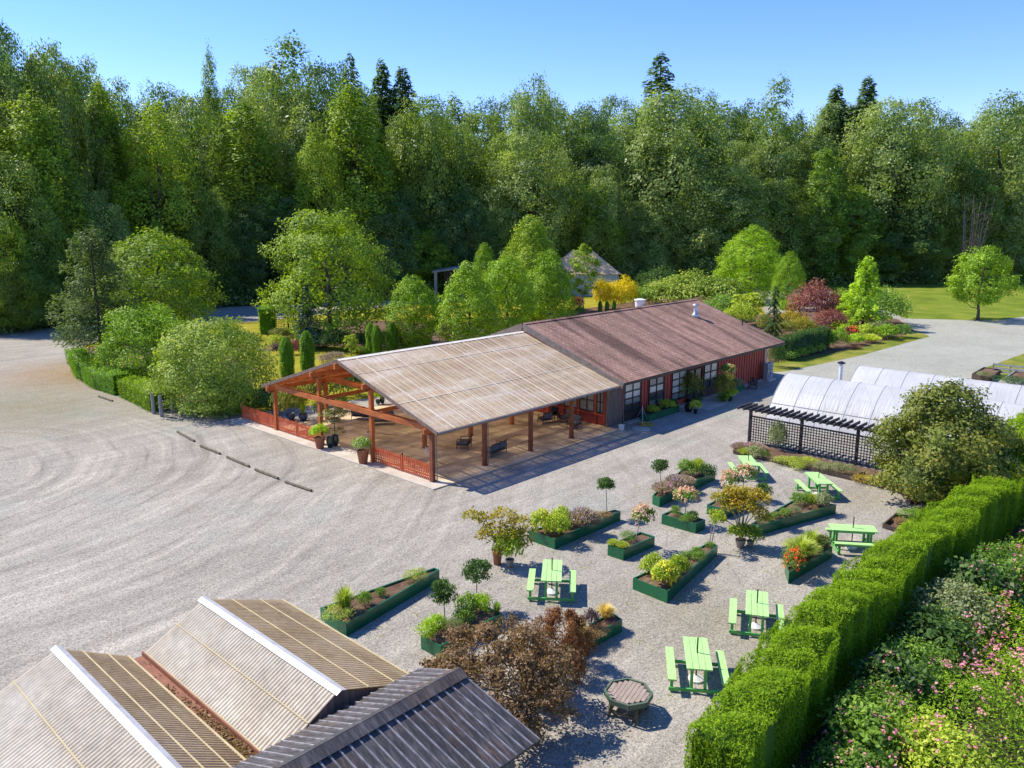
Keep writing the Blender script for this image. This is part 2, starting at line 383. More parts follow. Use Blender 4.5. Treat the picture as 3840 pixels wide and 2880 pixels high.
# ------------------------------------------------------------------ ground sheets
def gravel_mat(name, base, dark, light, tracks=True):
    m, nt, out = new_mat(name); p = principled(nt, out, .9, .15)
    tc = N(nt, 'ShaderNodeTexCoord'); v = tc.outputs['Object']
    vo = N(nt, 'ShaderNodeTexVoronoi'); vo.inputs['Scale'].default_value = 21; L(nt, v, vo.inputs['Vector'])
    n1 = noise(nt, v, 15, 2, .7); n2 = noise(nt, v, .7, 5, .6); n3 = noise(nt, v, .13, 5, .6, .6)
    st = N(nt, 'ShaderNodeSeparateColor'); L(nt, vo.outputs['Color'], st.inputs[0])
    r0 = ramp(nt, [(0, (.66, .645, .63)), (.45, (1, 1, 1)), (1, (1.32, 1.30, 1.27))]); L(nt, st.outputs[0], r0.inputs['Fac'])
    r1 = ramp(nt, [(.3, (.80, .80, .80)), (.7, (1.18, 1.17, 1.16))]); L(nt, n1.outputs['Fac'], r1.inputs['Fac'])
    r2 = ramp(nt, [(.32, dark), (.5, base), (.7, light)])
    L(nt, math_(nt, 'ADD', math_(nt, 'MULTIPLY', n2.outputs['Fac'], .42), math_(nt, 'MULTIPLY', n3.outputs['Fac'], .58)), r2.inputs['Fac'])
    c = r2.outputs['Color']
    if tracks:
        # wheel tracks sweep round a centre beyond the left edge of the lot
        cen = G(-560, 1830); sx = N(nt, 'ShaderNodeSeparateXYZ')
        va = N(nt, 'ShaderNodeVectorMath', operation='SUBTRACT'); L(nt, v, va.inputs[0]); va.inputs[1].default_value = tuple(cen)
        L(nt, va.outputs[0], sx.inputs[0]); ln = N(nt, 'ShaderNodeVectorMath', operation='LENGTH'); L(nt, va.outputs[0], ln.inputs[0])
        ang = math_(nt, 'ARCTAN2', sx.outputs[1], sx.outputs[0]); cx = N(nt, 'ShaderNodeCombineXYZ')
        wob = noise(nt, v, .06, 2); rad = math_(nt, 'MULTIPLY_ADD', wob.outputs['Fac'], 5.0); L(nt, ln.outputs['Value'], rad.node.inputs[2])
        L(nt, math_(nt, 'MULTIPLY', rad, 1.5), cx.inputs[0]); L(nt, math_(nt, 'MULTIPLY', ang, .9), cx.inputs[1])
        tr = noise(nt, cx.outputs[0], 1.0, 5, .62); rt = ramp(nt, [(.34, (.66, .645, .63)), (.45, (.97, .97, .97)), (.55, (1.05, 1.05, 1.04)), (.64, (1.28, 1.28, 1.26))]); L(nt, tr.outputs['Fac'], rt.inputs['Fac'])
        vd = N(nt, 'ShaderNodeVectorMath', operation='DISTANCE'); L(nt, v, vd.inputs[0]); vd.inputs[1].default_value = tuple(G(*ds(60, 1120)))
        mk = math_(nt, 'MULTIPLY_ADD', math_(nt, 'SUBTRACT', 1.0, math_(nt, 'DIVIDE', vd.outputs['Value'], 26.0), True), .75); mk.node.inputs[2].default_value = .30; mk.node.use_clamp = True
        c = mixc(nt, mk, c, rt.outputs['Color'], 'MULTIPLY')
        # second set of tracks runs along the building
        tr2 = noise(nt, mapping(nt, v, (.10, 1.3, 1), (0, 0, R(-14))), 1.0, 4, .6); rt2 = ramp(nt, [(.34, (.80, .79, .78)), (.55, (1, 1, 1)), (.7, (1.15, 1.15, 1.14))]); L(nt, tr2.outputs['Fac'], rt2.inputs['Fac'])
        c = mixc(nt, .7, c, rt2.outputs['Color'], 'MULTIPLY')
        # pale green-grey crushed rock patches
        n4 = noise(nt, v, .10, 4, .55, 1.0); r4 = ramp(nt, [(.58, (0, 0, 0)), (.72, (.65, .65, .65))]); L(nt, n4.outputs['Fac'], r4.inputs['Fac'])
        c = mixc(nt, r4.outputs['Color'], c, (.235, .275, .238))
        # drifts of dry leaves and earth by the far hedge
        for (q, rad_, colr, am) in ((ds(215, 800), 11, (.26, .16, .07), .9), (ds(60, 880), 15, (.215, .19, .115), .7), (ds(820, 1260), 5, (.30, .28, .2), .0), (ds(1500, 1330), 5, (.21, .18, .10), .4), (ds(1840, 1080), 4, (.21, .18, .11), .4)):
            pc = G(*q); vb = N(nt, 'ShaderNodeVectorMath', operation='DISTANCE'); L(nt, v, vb.inputs[0]); vb.inputs[1].default_value = tuple(pc)
            fr = math_(nt, 'SUBTRACT', 1.0, math_(nt, 'DIVIDE', vb.outputs['Value'], rad_), True)
            ff = math_(nt, 'MULTIPLY', math_(nt, 'MULTIPLY', fr, n2.outputs['Fac']), 2.2*am, True)
            c = mixc(nt, ff, c, colr)
    c = mixc(nt, 1.0, c, r0.outputs['Color'], 'MULTIPLY'); c = mixc(nt, 1.0, c, r1.outputs['Color'], 'MULTIPLY')
    L(nt, c, p.inputs['Base Color'])
    h = math_(nt, 'ADD', math_(nt, 'MULTIPLY', vo.outputs['Distance'], .5), math_(nt, 'MULTIPLY', n1.outputs['Fac'], .8))
    bump(nt, p, h, .55, .03); return m

def ground_mat(name, stops, s1=.35, s2=6, bmp=.5):
    m, nt, out = new_mat(name); p = principled(nt, out, .95, .1); tc = N(nt, 'ShaderNodeTexCoord'); v = tc.outputs['Object']
    a = noise(nt, v, s1, 5, .6, .4); b = noise(nt, v, s2, 4, .65)
    f = math_(nt, 'ADD', math_(nt, 'MULTIPLY', a.outputs['Fac'], .6), math_(nt, 'MULTIPLY', b.outputs['Fac'], .4))
    r = ramp(nt, stops); L(nt, f, r.inputs['Fac']); L(nt, r.outputs['Color'], p.inputs['Base Color']); bump(nt, p, b.outputs['Fac'], bmp, .05); return m
M = {}
M['gravel'] = gravel_mat('gravel', (.315, .290, .250), (.262, .241, .207), (.366, .340, .297))
M['drive'] = gravel_mat('drive_gravel', (.325, .325, .275), (.28, .28, .235), (.37, .37, .32), tracks=False)
M['forest_floor'] = ground_mat('forest_floor', [(.35, (.035, .03, .015)), (.6, (.06, .06, .025))])
M['mulch'] = ground_mat('mulch', [(.32, (.075, .045, .03)), (.5, (.14, .085, .055)), (.68, (.22, .15, .10))], 1.2, 9)
M['lawn'] = ground_mat('lawn', [(.34, (.08, .125, .012)), (.5, (.145, .195, .018)), (.64, (.24, .25, .04))], .22, 5)
M['dry_lawn'] = ground_mat('dry_lawn', [(.34, (.17, .17, .014)), (.5, (.28, .25, .02)), (.64, (.36, .30, .04))], .3, 5)
M['verge'] = ground_mat('verge', [(.36, (.07, .12, .012)), (.5, (.17, .19, .025)), (.62, (.28, .24, .06))], .4, 5)
M['asphalt'] = ground_mat('grey_track', [(.3, (.16, .155, .15)), (.7, (.26, .25, .24))], .5, 12, .2)
def sheet(name, pts, z, mat):
    m = MB(); m.quad(*[(p[0], p[1], z) for p in pts]); o = m.build(name, mat)
    return tag(o, kind='structure')
def GP(*q): return [G(*ds(*a)) for a in q]
m = MB(); m.quad((-2500, -2500, -.03), (2500, -2500, -.03), (2500, 2500, -.03), (-2500, 2500, -.03)); tag(m.build('ground', M['forest_floor']), kind='structure')
sheet('gravel_lot', [(-60, -22.4), (60, -24.5), (230, -30)]+[tuple(p[:2]) for p in GP((2260, 606), (1900, 616), (1500, 620), (1200, 632), (900, 645), (600, 658), (480, 664), (250, 700), (60, 712))]+[(-60, 95)], 0.0, M['gravel'])
sheet('driveway', [(40.2, 0.6), (43.5, .5)]+[tuple(p[:2]) for p in GP((2005, 725), (1955, 688), (2160, 692), (2240, 672), (2290, 760), (2110, 800))]+[(52, -40), (40.2, -24)], .006, M['drive'])
sheet('garden_lawn', GP((345, 872), (262, 838), (165, 785), (185, 745), (330, 712), (585, 692), (760, 672), (940, 652), (1300, 622), (1560, 628), (1640, 655))+[G(*ds(1660, 690)), (41, 18), (16, 17.6), (1, 21.5)], .01, M['dry_lawn'])
sheet('meadow', [(-80, -22.5), (60, -24.6), (60, -80), (-80, -80)], .004, M['forest_floor'])
sheet('lawn', GP((1745, 612), (2000, 609), (2280, 605), (2290, 672), (2150, 693), (1955, 688), (1890, 660), (1830, 640)), .014, M['lawn'])
sheet('grass_verge', [(40.4, 1.4)]+[tuple(p[:2]) for p in GP((1700, 802), (1860, 768), (2008, 727), (1985, 716), (1850, 748), (1700, 775))]+[(41.5, 6)], .012, M['verge'])
sheet('grass_strip', GP((2105, 803), (2230, 757), (2330, 790), (2260, 850)), .012, M['verge'])
# planting beds of bark mulch
def bed(pts, z=.02): return sheet('mulch_bed', pts, z, M['mulch'])
bed(GP((345, 868), (265, 836), (168, 784), (190, 752), (330, 722), (480, 760), (560, 800), (520, 880)))
bed(GP((560, 760), (640, 700), (760, 690), (960, 700), (1240, 670), (1380, 650), (1560, 635), (1640, 660), (1420, 668), (1240, 690), (1000, 740), (840, 752), (700, 748)))
bed([(41.3, 4)]+[tuple(p[:2]) for p in GP((1860, 752), (1978, 716), (1940, 690), (1820, 668), (1640, 680), (1600, 690))]+[(41.5, 13)], .024)
bed([tuple(G(*c3(*q))[:2]) for q in ((-8, 862), (0, 882), (540, 1000), (870, 1078), (1215, 1170), (1300, 1250))]+[(15.5, -21.2), (18.3, -20.6), (18.6, -8.9), tuple(G(*c3(50, 800))[:2])], .03)
bed([tuple(G(*c3(*q))[:2]) for q in ((1330, 1500), (1095, 1425), (1190, 1345), (1420, 1380), (1500, 1440))], .03)
bed([(46, -35), (60, -35), (60, -21), (49, -21)], .02)
# ------------------------------------------------------------------ common finishes
M['bark'] = pm('bark', (.16, .13, .10), (.08, .065, .05), 5, (1, 1, .25), .9, .1, bmp=.5)
M['palebark'] = pm('pale_bark', (.38, .35, .30), (.22, .19, .16), 6, (1, 1, .3), .9, .1, bmp=.3)
M['orangewood'] = pm('stained_cedar', (.50, .145, .038), (.33, .09, .025), 3, (.4, .4, .4), .55, .3, fine=.12)
M['brownwood'] = pm('stained_brown_timber', (.26, .085, .035), (.16, .05, .022), 3, (.4, .4, .6), .55, .3, fine=.15)
M['redpaint'] = pm('barn_red_boards', (.44, .075, .045), (.30, .05, .032), 2, (1, 1, .3), .6, .3, fine=.12)
M['picket'] = pm('orange_red_pickets', (.62, .125, .042), (.46, .085, .03), 3, (1, 1, .4), .55, .3)
M['greywood'] = pm('silvered_planks', (.25, .19, .15), (.14, .10, .08), 4, (3, 3, .25), .85, .15, bmp=.3, fine=.15)
M['blackwood'] = pm('black_stained_timber', (.040, .034, .034), (.016, .014, .015), 4, (1, 1, 1), .65, .3, fine=.2)
M['greyrafter'] = pm('weathered_rafters', (.10, .085, .085), (.035, .03, .032), 5, (1, 1, 1), .7, .3, fine=.25)
M['dkframe'] = pm('dark_window_frame', (.035, .026, .022), (.022, .018, .016), 3, rough=.5, bmp=0)
M['glass'] = None
M['dkgreen'] = pm('green_planter_paint', (.009, .125, .048), (.006, .085, .034), 1.4, (1, 1, 1), .28, .5, bmp=.06, lo=.3, hi=.6, fine=.1, fscale=20)
M['mint'] = pm('mint_paint', (.40, .66, .24), (.31, .52, .18), 5, (.5, 4, 1), .6, .3, bmp=.1, fine=.10, fscale=30, lo=.30, hi=.52)
M['leafgreen'] = pm('green_table_paint', (.13, .47, .12), (.09, .38, .09), 5, (1, 1, 1), .5, .35, bmp=.05)
M['terracotta'] = pm('terracotta', (.36, .145, .075), (.26, .10, .055), 3, rough=.8, bmp=.08)
M['stonepot'] = pm('stone_pot', (.40, .34, .27), (.30, .25, .2), 5, rough=.85, bmp=.1)
M['glazed'] = pm('dark_teal_glaze', (.018, .05, .048), (.010, .03, .032), 4, rough=.15, spec=.6, bmp=.03)
M['blueglaze'] = pm('blue_glaze', (.035, .075, .19), (.02, .05, .12), 4, rough=.2, spec=.6, bmp=.03)
M['blackpot'] = pm('black_pot', (.02, .02, .02), (.013, .013, .013), 4, rough=.5, bmp=.03)
M['concrete'] = pm('concrete', (.52, .47, .40), (.40, .35, .29), .8, rough=.85, spec=.2, bmp=.08, fine=.08)
M['slabstain'] = pm('stained_slab', (.66, .52, .34), (.32, .24, .145), .55, (.8, 1.5, 1), .6, .3, bmp=.04, lo=.33, hi=.62, fine=.06)
M['white'] = pm('white_paint', (.72, .72, .70), (.60, .60, .58), 4, rough=.5, bmp=.03)
M['galv'] = pm('galvanised_steel', (.58, .60, .62), (.42, .44, .46), 6, rough=.35, spec=.5, metal=.6, bmp=.04)
M['acgrey'] = pm('grey_enamel', (.30, .31, .32), (.25, .26, .27), 4, rough=.45, bmp=.02)
M['dark'] = pm('black_metal', (.02, .02, .022), (.014, .014, .015), 4, rough=.45, bmp=.02)
M['cushion'] = pm('grey_cushion', (.15, .145, .155), (.10, .10, .11), 8, rough=.95, spec=.1, bmp=.15)
M['chairwood'] = pm('dark_teak', (.075, .048, .035), (.045, .03, .022), 6, rough=.6, bmp=.05)
M['log'] = pm('weathered_log', (.19, .165, .12), (.10, .085, .06), 6, (1, 1, 1), .9, .1, bmp=.4)
M['railwood'] = pm('edging_timber', (.10, .072, .055), (.055, .04, .032), 5, rough=.85, bmp=.3)
M['yellowhose'] = pm('yellow_hose', (.55, .36, .03), (.45, .28, .02), 5, rough=.45, bmp=0)
# ------------------------------------------------------------------ pavilion
def roof_sheet_mat(name, a, b, pale, transl=.45, thin=.22, corr_axis=0, pitch=.11, streak=(.12, .55, 1)):
    """aged translucent corrugated sheet: stained, bleached in streaks, letting light through"""
    m, nt, out = new_mat(name); tc = N(nt, 'ShaderNodeTexCoord'); v = tc.outputs['Object']
    n = noise(nt, mapping(nt, v, streak), 1.0, 5, .6, .3); n2 = noise(nt, v, .6, 4, .6); n3 = noise(nt, v, 5, 3, .6)
    r = ramp(nt, [(.32, a), (.50, b), (.64, pale)]); L(nt, math_(nt, 'ADD', math_(nt, 'MULTIPLY', n.outputs['Fac'], .7), math_(nt, 'MULTIPLY', n2.outputs['Fac'], .3)), r.inputs['Fac'])
    r3 = ramp(nt, [(.3, (.85, .85, .85)), (.7, (1.12, 1.12, 1.12))]); L(nt, n3.outputs['Fac'], r3.inputs['Fac'])
    c = mixc(nt, 1.0, r.outputs['Color'], r3.outputs['Color'], 'MULTIPLY')
    p = N(nt, 'ShaderNodeBsdfPrincipled'); p.inputs['Roughness'].default_value = .55; p.inputs['Specular IOR Level'].default_value = .28; L(nt, c, p.inputs['Base Color'])
    sp = N(nt, 'ShaderNodeSeparateXYZ'); L(nt, v, sp.inputs[0]); wv = math_(nt, 'SINE', math_(nt, 'MULTIPLY', sp.outputs[corr_axis], 2*math.pi/(pitch or 1)))
    if pitch > 0: bump(nt, p, wv, .6, .02)
    t = N(nt, 'ShaderNodeBsdfTranslucent'); L(nt, mixc(nt, 1.0, c, (1.25, 1.08, .80), 'MULTIPLY'), t.inputs['Color'])
    mx = N(nt, 'ShaderNodeMixShader'); mx.inputs[0].default_value = transl; L(nt, p.outputs[0], mx.inputs[1]); L(nt, t.outputs[0], mx.inputs[2])
    tr = N(nt, 'ShaderNodeBsdfTransparent'); tr.inputs[0].default_value = (1, .90, .72, 1); m2 = N(nt, 'ShaderNodeMixShader')
    n4 = noise(nt, mapping(nt, v, (.35, .5, 1)), 1.0, 4, .6); r4 = ramp(nt, [(.40, (.02, .02, .02)), (.66, (thin*2,)*3)]); L(nt, n4.outputs['Fac'], r4.inputs['Fac'])
    L(nt, r4.outputs['Color'], m2.inputs[0]); L(nt, mx.outputs[0], m2.inputs[1]); L(nt, tr.outputs[0], m2.inputs[2]); L(nt, m2.outputs[0], out.inputs['Surface'])
    return m
M['sheet'] = roof_sheet_mat('aged_clear_roofing', (.54, .425, .275), (.74, .61, .42), (.97, .93, .84), .40, .15)
M['laps'] = pm('roof_lap_strip', (.84, .77, .62), (.70, .62, .48), 3, rough=.5, bmp=0)

M['ribs'] = pm('stained_rib', (.70, .58, .40), (.54, .43, .28), .9, rough=.6, bmp=0)
W, BAY = 15.6, 3.929
OX, OY, HE, HR = -.39, -.90, 3.03, 5.78                # overhangs, eave and ridge heights
XB, XE = 15.72, 39.96                                   # the shop's roof runs from XB to XE
WE = W+.9
def zroof(y): return HE+(HR-HE)*(1-abs(y-W/2)/(W/2+.9))

pav = thing('timber_pavilion', 'open timber pavilion with orange posts under a bleached translucent roof', 'pavilion', (0, 0, 0))
slab = MB(); slab.box((XB/2-.4, W/2-.2, .01), (XB+.75, W+1.5, .10)); slab.build('floor_slab', M['slabstain'], pav)
ap = MB(); ap.prism([(-.80, -.93), (.55, -.93), (.55, 20.4), (-.80, 20.4)], -.04, .068); ap.build('front_kerb', M['concrete'], pav)
zp = .06
for y in (0, W/3, 2*W/3, W):
    for i in range(4):
        x = i*BAY; top = zroof(y)-.52; m = MB()
        m.box((x, y, (zp+top)/2), (.21, .21, top-zp)); m.box((x, y, zp+.05), (.25, .25, .10))
        m.build('post', M['brownwood'] if y < 1 else M['orangewood'], pav)
for y in (0, W/3, 2*W/3, W):                             # long beams on the post heads
    z = zroof(y)-.38; m = MB(); m.box(((XB-.7)/2-.3, y, z), (XB-.1, .16, .28)); m.build('long_beam', M['orangewood'], pav)
    for i in range(4): m = MB(); m.box((i*BAY, y, z-.19), (.9 if y > 1 else .7, .13, .14)); m.build('bolster', M['brownwood'], pav)
m = MB(); m.box(((XB-.7)/2-.3, W/2, HR-.36), (XB-.1, .16, .34)); m.build('ridge_beam', M['orangewood'], pav)
for i in range(4):                                      # tie beams across each bay line, a pair of planks either side of the posts
    m = MB(); x = i*BAY
    for dx in (-.14, .14): m.box((x+dx, W/2, 3.02), (.065, W-.7, .30))
    m.build('tie_beam', M['orangewood'], pav)
    if i: continue
for y in (W/3, 2*W/3):
    m = MB(); m.box(((XB)/2, y+.15, 2.94), (XB-.4, .09, .24)); m.build('side_beam', M['orangewood'], pav)
nr = 15
for i in range(nr):
    x = OX+.09+i*(XB-.35-OX)/(nr-1)
    for sgn in (-1, 1):
        m = MB(); y0 = W/2+sgn*.05; y1 = W/2+sgn*(W/2+.85)
        m.beam((x, y0, zroof(y0)-.13), (x, y1, zroof(y1)-.13), .06, .17); m.build('rafter', M['orangewood'], pav)
pur = [MB(), MB()]
for k in range(1, 9):
    for s_, sgn in enumerate((-1, 1)):
        y = W/2+sgn*(W/2+.8)*k/8.2; pur[s_].box((XB/2-.1, y, zroof(y)-.035), (XB+.2, .045, .03))
for p_ in pur: p_.build('purlins', M['orangewood'], pav).data.name = 'purlin_set'
for sgn in (-1, 1):
    y1 = W/2+sgn*(W/2+.9); m = MB()
    m.grid(lambda a, b: (OX+a*(XB-OX), W/2+(y1-W/2)*b, zroof(W/2+(y1-W/2)*b)+.012), 16, 8); m.build('roof_sheet', M['sheet'], pav)
    m = MB()
    for k in range(1, 13):
        x = OX+k*(XB-OX)/13; m.beam((x, W/2+sgn*.05, zroof(W/2)+.02), (x, y1, zroof(y1)+.026), .045, .012)
    for fr in (.22, .64):
        y = W/2+(y1-W/2)*fr; m.box(((OX+XB)/2, y, zroof(y)+.03), (XB-OX-.02, .05, .012))
    m.build('lap_strips', M['laps'], pav)
    m = MB()
    for k in range(0, 40):
        x = OX+.2+(k+.5)*(XB-OX-.3)/40; m.beam((x, W/2+sgn*.06, zroof(W/2)+.014), (x, y1, zroof(y1)+.014), .05, .012)
    m.build('sheet_ribs', M['ribs'], pav)
    m = MB(); m.beam((OX-.03, W/2, HR-.06), (OX-.03, y1, zroof(y1)-.06), .045, .19); m.build('barge_board', M['greywood'], pav)
m = MB(); m.beam((OX, W/2-.10, HR+.02), (XB, W/2-.10, HR+.02), .24, .014, (0, -.35, 1)); m.beam((OX, W/2+.10, HR+.02), (XB, W/2+.10, HR+.02), .24, .014, (0, .35, 1)); m.build('ridge_cap', M['laps'], pav)
M['tanpipe'] = pm('tan_pipe', (.30, .24, .19), rough=.5, bmp=0)
M['gutter'] = pm('brown_gutter', (.24, .20, .17), (.16, .13, .11), 3, rough=.4, bmp=0)
for y in (OY-.03, WE+.03):
    m = MB(); m.tube((OX, y, HE-.07), (XB, y, HE-.07), .075, .075, 8); m.build('gutter', M['gutter'], pav)
m = MB(); m.tube((.16, -.16, .1), (.16, -.16, 2.7), .035, .035, 8); m.tube((.16, -.16, 2.7), (-.1, OY-.02, HE-.12), .035, .035, 8); m.build('downpipe', M['tanpipe'], pav)
m = MB(); m.tube((BAY+.15, -.14, .1), (BAY+.15, -.14, 2.7), .03, .03, 8); m.build('downpipe', M['tanpipe'], pav)
# hanging wind chimes by the front posts
for (y, z) in ((.45, 2.35), (W/3+.4, 2.2)):
    o = thing('wind_chime', 'wind chime hanging beside the %s post of the pavilion gable' % ('right front' if y < 1 else 'middle'), 'wind chime', (.02, y, z-1.0))
    m = MB(); m.tube((0, 0, .62), (0, 0, .98), .006, .006, 5); m.lathe((0, 0, .56), [(.10, 0), (.10, .03), (.01, .06)], 10); m.build('cap', M['dark'], o)
    m = MB()
    for k in range(6): a = k*1.047; m.tube((.08*math.cos(a), .08*math.sin(a), .1+.05*(k % 3)), (.08*math.cos(a), .08*math.sin(a), .56), .013, .013, 6)
    m.build('tubes', M['galv'], o)

# ------------------------------------------------------------------ picket fences along the gable
def picket(x, y0, y1, label, posts):
    o = thing('picket_fence', label, 'fence', (x, y0, 0), 0, 'orange picket fences along the pavilion front')
    n = int(abs(y1-y0)/.165); m = MB((x, y0, 0))
    for i in range(n+1):
        y = y0+(y1-y0)*(i+.5)/(n+1)
        m.add([(x-.012, y-.042, .12), (x+.012, y-.042, .12), (x+.012, y+.042, .12), (x-.012, y+.042, .12), (x-.012, y-.042, 1.0), (x+.012, y-.042, 1.0), (x+.012, y+.042, 1.0), (x-.012, y+.042, 1.0), (x-.012, y, 1.07), (x+.012, y, 1.07)],
              [(0,3,2,1),(0,1,5,4),(1,2,6,9,5),(2,3,7,6),(3,0,4,8,7),(4,5,9,8),(6,7,8,9)])
    m.build('pickets', M['picket'], o)
    for z in (.32, .82): m = MB((x, y0, 0)); m.box((x+.035, (y0+y1)/2, z), (.045, abs(y1-y0), .08)); m.build('rail', M['picket'], o)
    for y in posts: m = MB((x, y0, 0)); m.box((x+.05, y, .58), (.10, .10, 1.10)); m.build('fence_post', M['brownwood'], o)
picket(-.02, .16, 5.1, 'orange picket fence right of the gap at the pavilion gable', [2.6])
picket(-.02, 10.6, 15.45, 'orange picket fence left of the gap, between two pavilion posts', [13.2])
picket(-.02, 15.75, 20.1, 'orange picket fence running on left beyond the pavilion corner post', [18.0, 20.1])

# ------------------------------------------------------------------ red shop building
def shingle_mat():
    m, nt, out = new_mat('brown_shingles'); p = principled(nt, out, .9, .15); tc = N(nt, 'ShaderNodeTexCoord'); v = tc.outputs['Object']
    br = N(nt, 'ShaderNodeTexBrick'); L(nt, v, br.inputs['Vector']); br.inputs['Scale'].default_value = 1.0
    br.inputs['Brick Width'].default_value = .42; br.inputs['Row Height'].default_value = .19; br.inputs['Mortar Size'].default_value = .016; br.inputs['Mortar Smooth'].default_value = .3
    br.inputs['Color1'].default_value = rgba((.36, .222, .168)); br.inputs['Color2'].default_value = rgba((.28, .165, .122)); br.inputs['Mortar'].default_value = rgba((.10, .06, .05))
    n = noise(nt, mapping(nt, v, (.9, .10, .10), (0, 0, R(12))), 1.0, 4, .6, .2); r = ramp(nt, [(.36, (.52, .50, .50)), (.50, (1, 1, 1)), (.68, (1.28, 1.25, 1.22))]); L(nt, n.outputs['Fac'], r.inputs['Fac'])
    n2 = noise(nt, v, .25, 4, .6); r2 = ramp(nt, [(.35, (.82, .84, .82)), (.65, (1.12, 1.1, 1.1))]); L(nt, n2.outputs['Fac'], r2.inputs['Fac'])
    n3 = noise(nt, v, 11, 2, .6); r3 = ramp(nt, [(.3, (.82, .82, .82)), (.7, (1.18, 1.18, 1.18))]); L(nt, n3.outputs['Fac'], r3.inputs['Fac'])
    c = mixc(nt, 1, br.outputs['Color'], r.outputs['Color'], 'MULTIPLY'); c = mixc(nt, 1, c, r2.outputs['Color'], 'MULTIPLY'); c = mixc(nt, 1, c, r3.outputs['Color'], 'MULTIPLY')
    L(nt, c, p.inputs['Base Color']); bump(nt, p, br.outputs['Fac'], .35, -.02); return m
M['shingle'] = shingle_mat()
def pane_mat(name, col, rough):
    m, nt, out = new_mat(name); p = principled(nt, out, rough, .8); tc = N(nt, 'ShaderNodeTexCoord'); n = noise(nt, tc.outputs['Object'], 1.3, 3)
    r = ramp(nt, [(.35, tuple(c*.75 for c in col)), (.65, col)]); L(nt, n.outputs['Fac'], r.inputs['Fac']); L(nt, r.outputs['Color'], p.inputs['Base Color']); return m
M['pane'] = pane_mat('painted_reflection_glass', (.56, .55, .50), .12); M['darkpane'] = pane_mat('dark_glass', (.05, .055, .055), .06); M['midpane'] = pane_mat('shaded_glass', (.22, .24, .22), .08)  # pale pane: reflection of the bright gravel and tunnels put into the base colour
MHE, MHR = 3.20, 6.36; MOY = -1.15; MX1 = 39.10
shop = thing('shop_building', 'long red boarded building with brown shingle roof and paned windows', 'building', (XB, 0, 0))
S0 = (XB, 0, 0)
def zmain(y): return MHE+(MHR-MHE)*(1-abs(y-W/2)/(W/2+1.15))
m = MB(S0); 
m.prism([(15.75, .0), (MX1, .0), (MX1, .16), (15.75, .16)], -.03, 2.98)                         # front
m.prism([(15.75, W-.16), (MX1, W-.16), (MX1, W), (15.75, W)], -.03, 2.98)
for xa in (15.75, MX1-.16):
    m.add([(xa, .162, -.03), (xa+.16, .162, -.03), (xa+.16, W-.162, -.03), (xa, W-.162, -.03), (xa, .162, 2.98), (xa+.16, .162, 2.98), (xa+.16, W-.162, 2.98), (xa, W-.162, 2.98), (xa, W/2, MHR-.2), (xa+.16, W/2, MHR-.2)],
          [(0,3,2,1),(0,1,5,4),(1,2,6,9,5),(2,3,7,6),(3,0,4,8,7),(4,5,9,8),(6,7,8,9)])
m.build('wall', M['redpaint'], shop)
# board battens on the far red stretch and between the windows
M['batten'] = (pm('dark_red_battens', (.27, .045, .03), (.18, .03, .022), 3, rough=.6, bmp=0))
for xs in ([30.55+i*.44 for i in range(20)], [19.62, 20.0, 20.36], [22.62, 23.0, 23.4]):
    m = MB(S0)
    for x in xs: m.box((x, -.022, 1.45), (.055, .04, 2.9))
    m.build('battens', M['batten'], shop)
def window(x0, x1, z0, z1, nc, rows, panemats, low=None):
    """frame set into the front wall; panes fill a grid, every row its own glass"""
    f = MB(S0); t = .07; y = -.03
    for x in [x0+(x1-x0)*i/nc for i in range(nc+1)]: f.box((x, y, (z0+z1)/2), (t if x in (x0, x1) else .045, .10, z1-z0))
    for z in rows: f.box(((x0+x1)/2, y-.004, z), (x1-x0+t, .10, .085))
    f.box(((x0+x1)/2, y-.05, z0-.03), (x1-x0+.2, .16, .05))
    fr = f.build('window', M['dkframe'], shop)
    for k in range(len(rows)-1):
        q = MB(S0); q.box(((x0+x1)/2, -.008, (rows[k]+rows[k+1])/2), (x1-x0-.02, .03, rows[k+1]-rows[k]-.02)); q.build('pane', panemats[k], fr)
window(17.55, 19.45, .72, 2.66, 2, [.72, 1.18, 1.62, 2.12, 2.66], [M['darkpane'], M['midpane'], M['pane'], M['pane']])
window(20.55, 22.45, .55, 2.62, 2, [.55, 1.05, 1.55, 2.08, 2.62], [M['midpane'], M['darkpane'], M['pane'], M['midpane']])
window(23.6, 25.6, .55, 2.62, 2, [.55, 1.05, 1.55, 2.08, 2.62], [M['midpane'], M['pane'], M['pane'], M['pane']])
window(28.25, 30.3, .78, 2.60, 2, [.78, 1.36, 1.96, 2.60], [M['darkpane'], M['pane'], M['pane']])
M['apron'] = pm('dark_brown_boards', (.06, .042, .036), (.04, .028, .024), 4, (1, 1, 4), rough=.7)
for x_, h_ in ((18.5, .66), (29.25, .72)): m = MB(S0); m.box((x_, -.03, h_/2), (2.3, .05, h_)); m.build('apron', M['apron'], shop)
m = MB(S0); m.box((23.9, -.032, 2.82), (13.1, .05, .26)); m.build('lintel', M['dkframe'], shop)
d = MB(S0)
for x in (25.83, 26.86, 27.9): d.box((x, -.04, 1.28), (.10, .12, 2.52))
d.box((26.865, -.043, 2.5), (2.1, .12, .10)); d.box((26.865, -.044, .09), (2.1, .12, .14)); dr = d.build('door', M['dkframe'], shop)
for x in (26.345, 27.38): q = MB(S0); q.box((x, -.01, 1.3), (.92, .03, 2.3)); q.build('pane', M['darkpane'], dr)
h = MB(S0); h.tube((26.98, -.13, .95), (26.98, -.13, 1.35), .018, .018, 6); h.build('handle', M['galv'], dr)
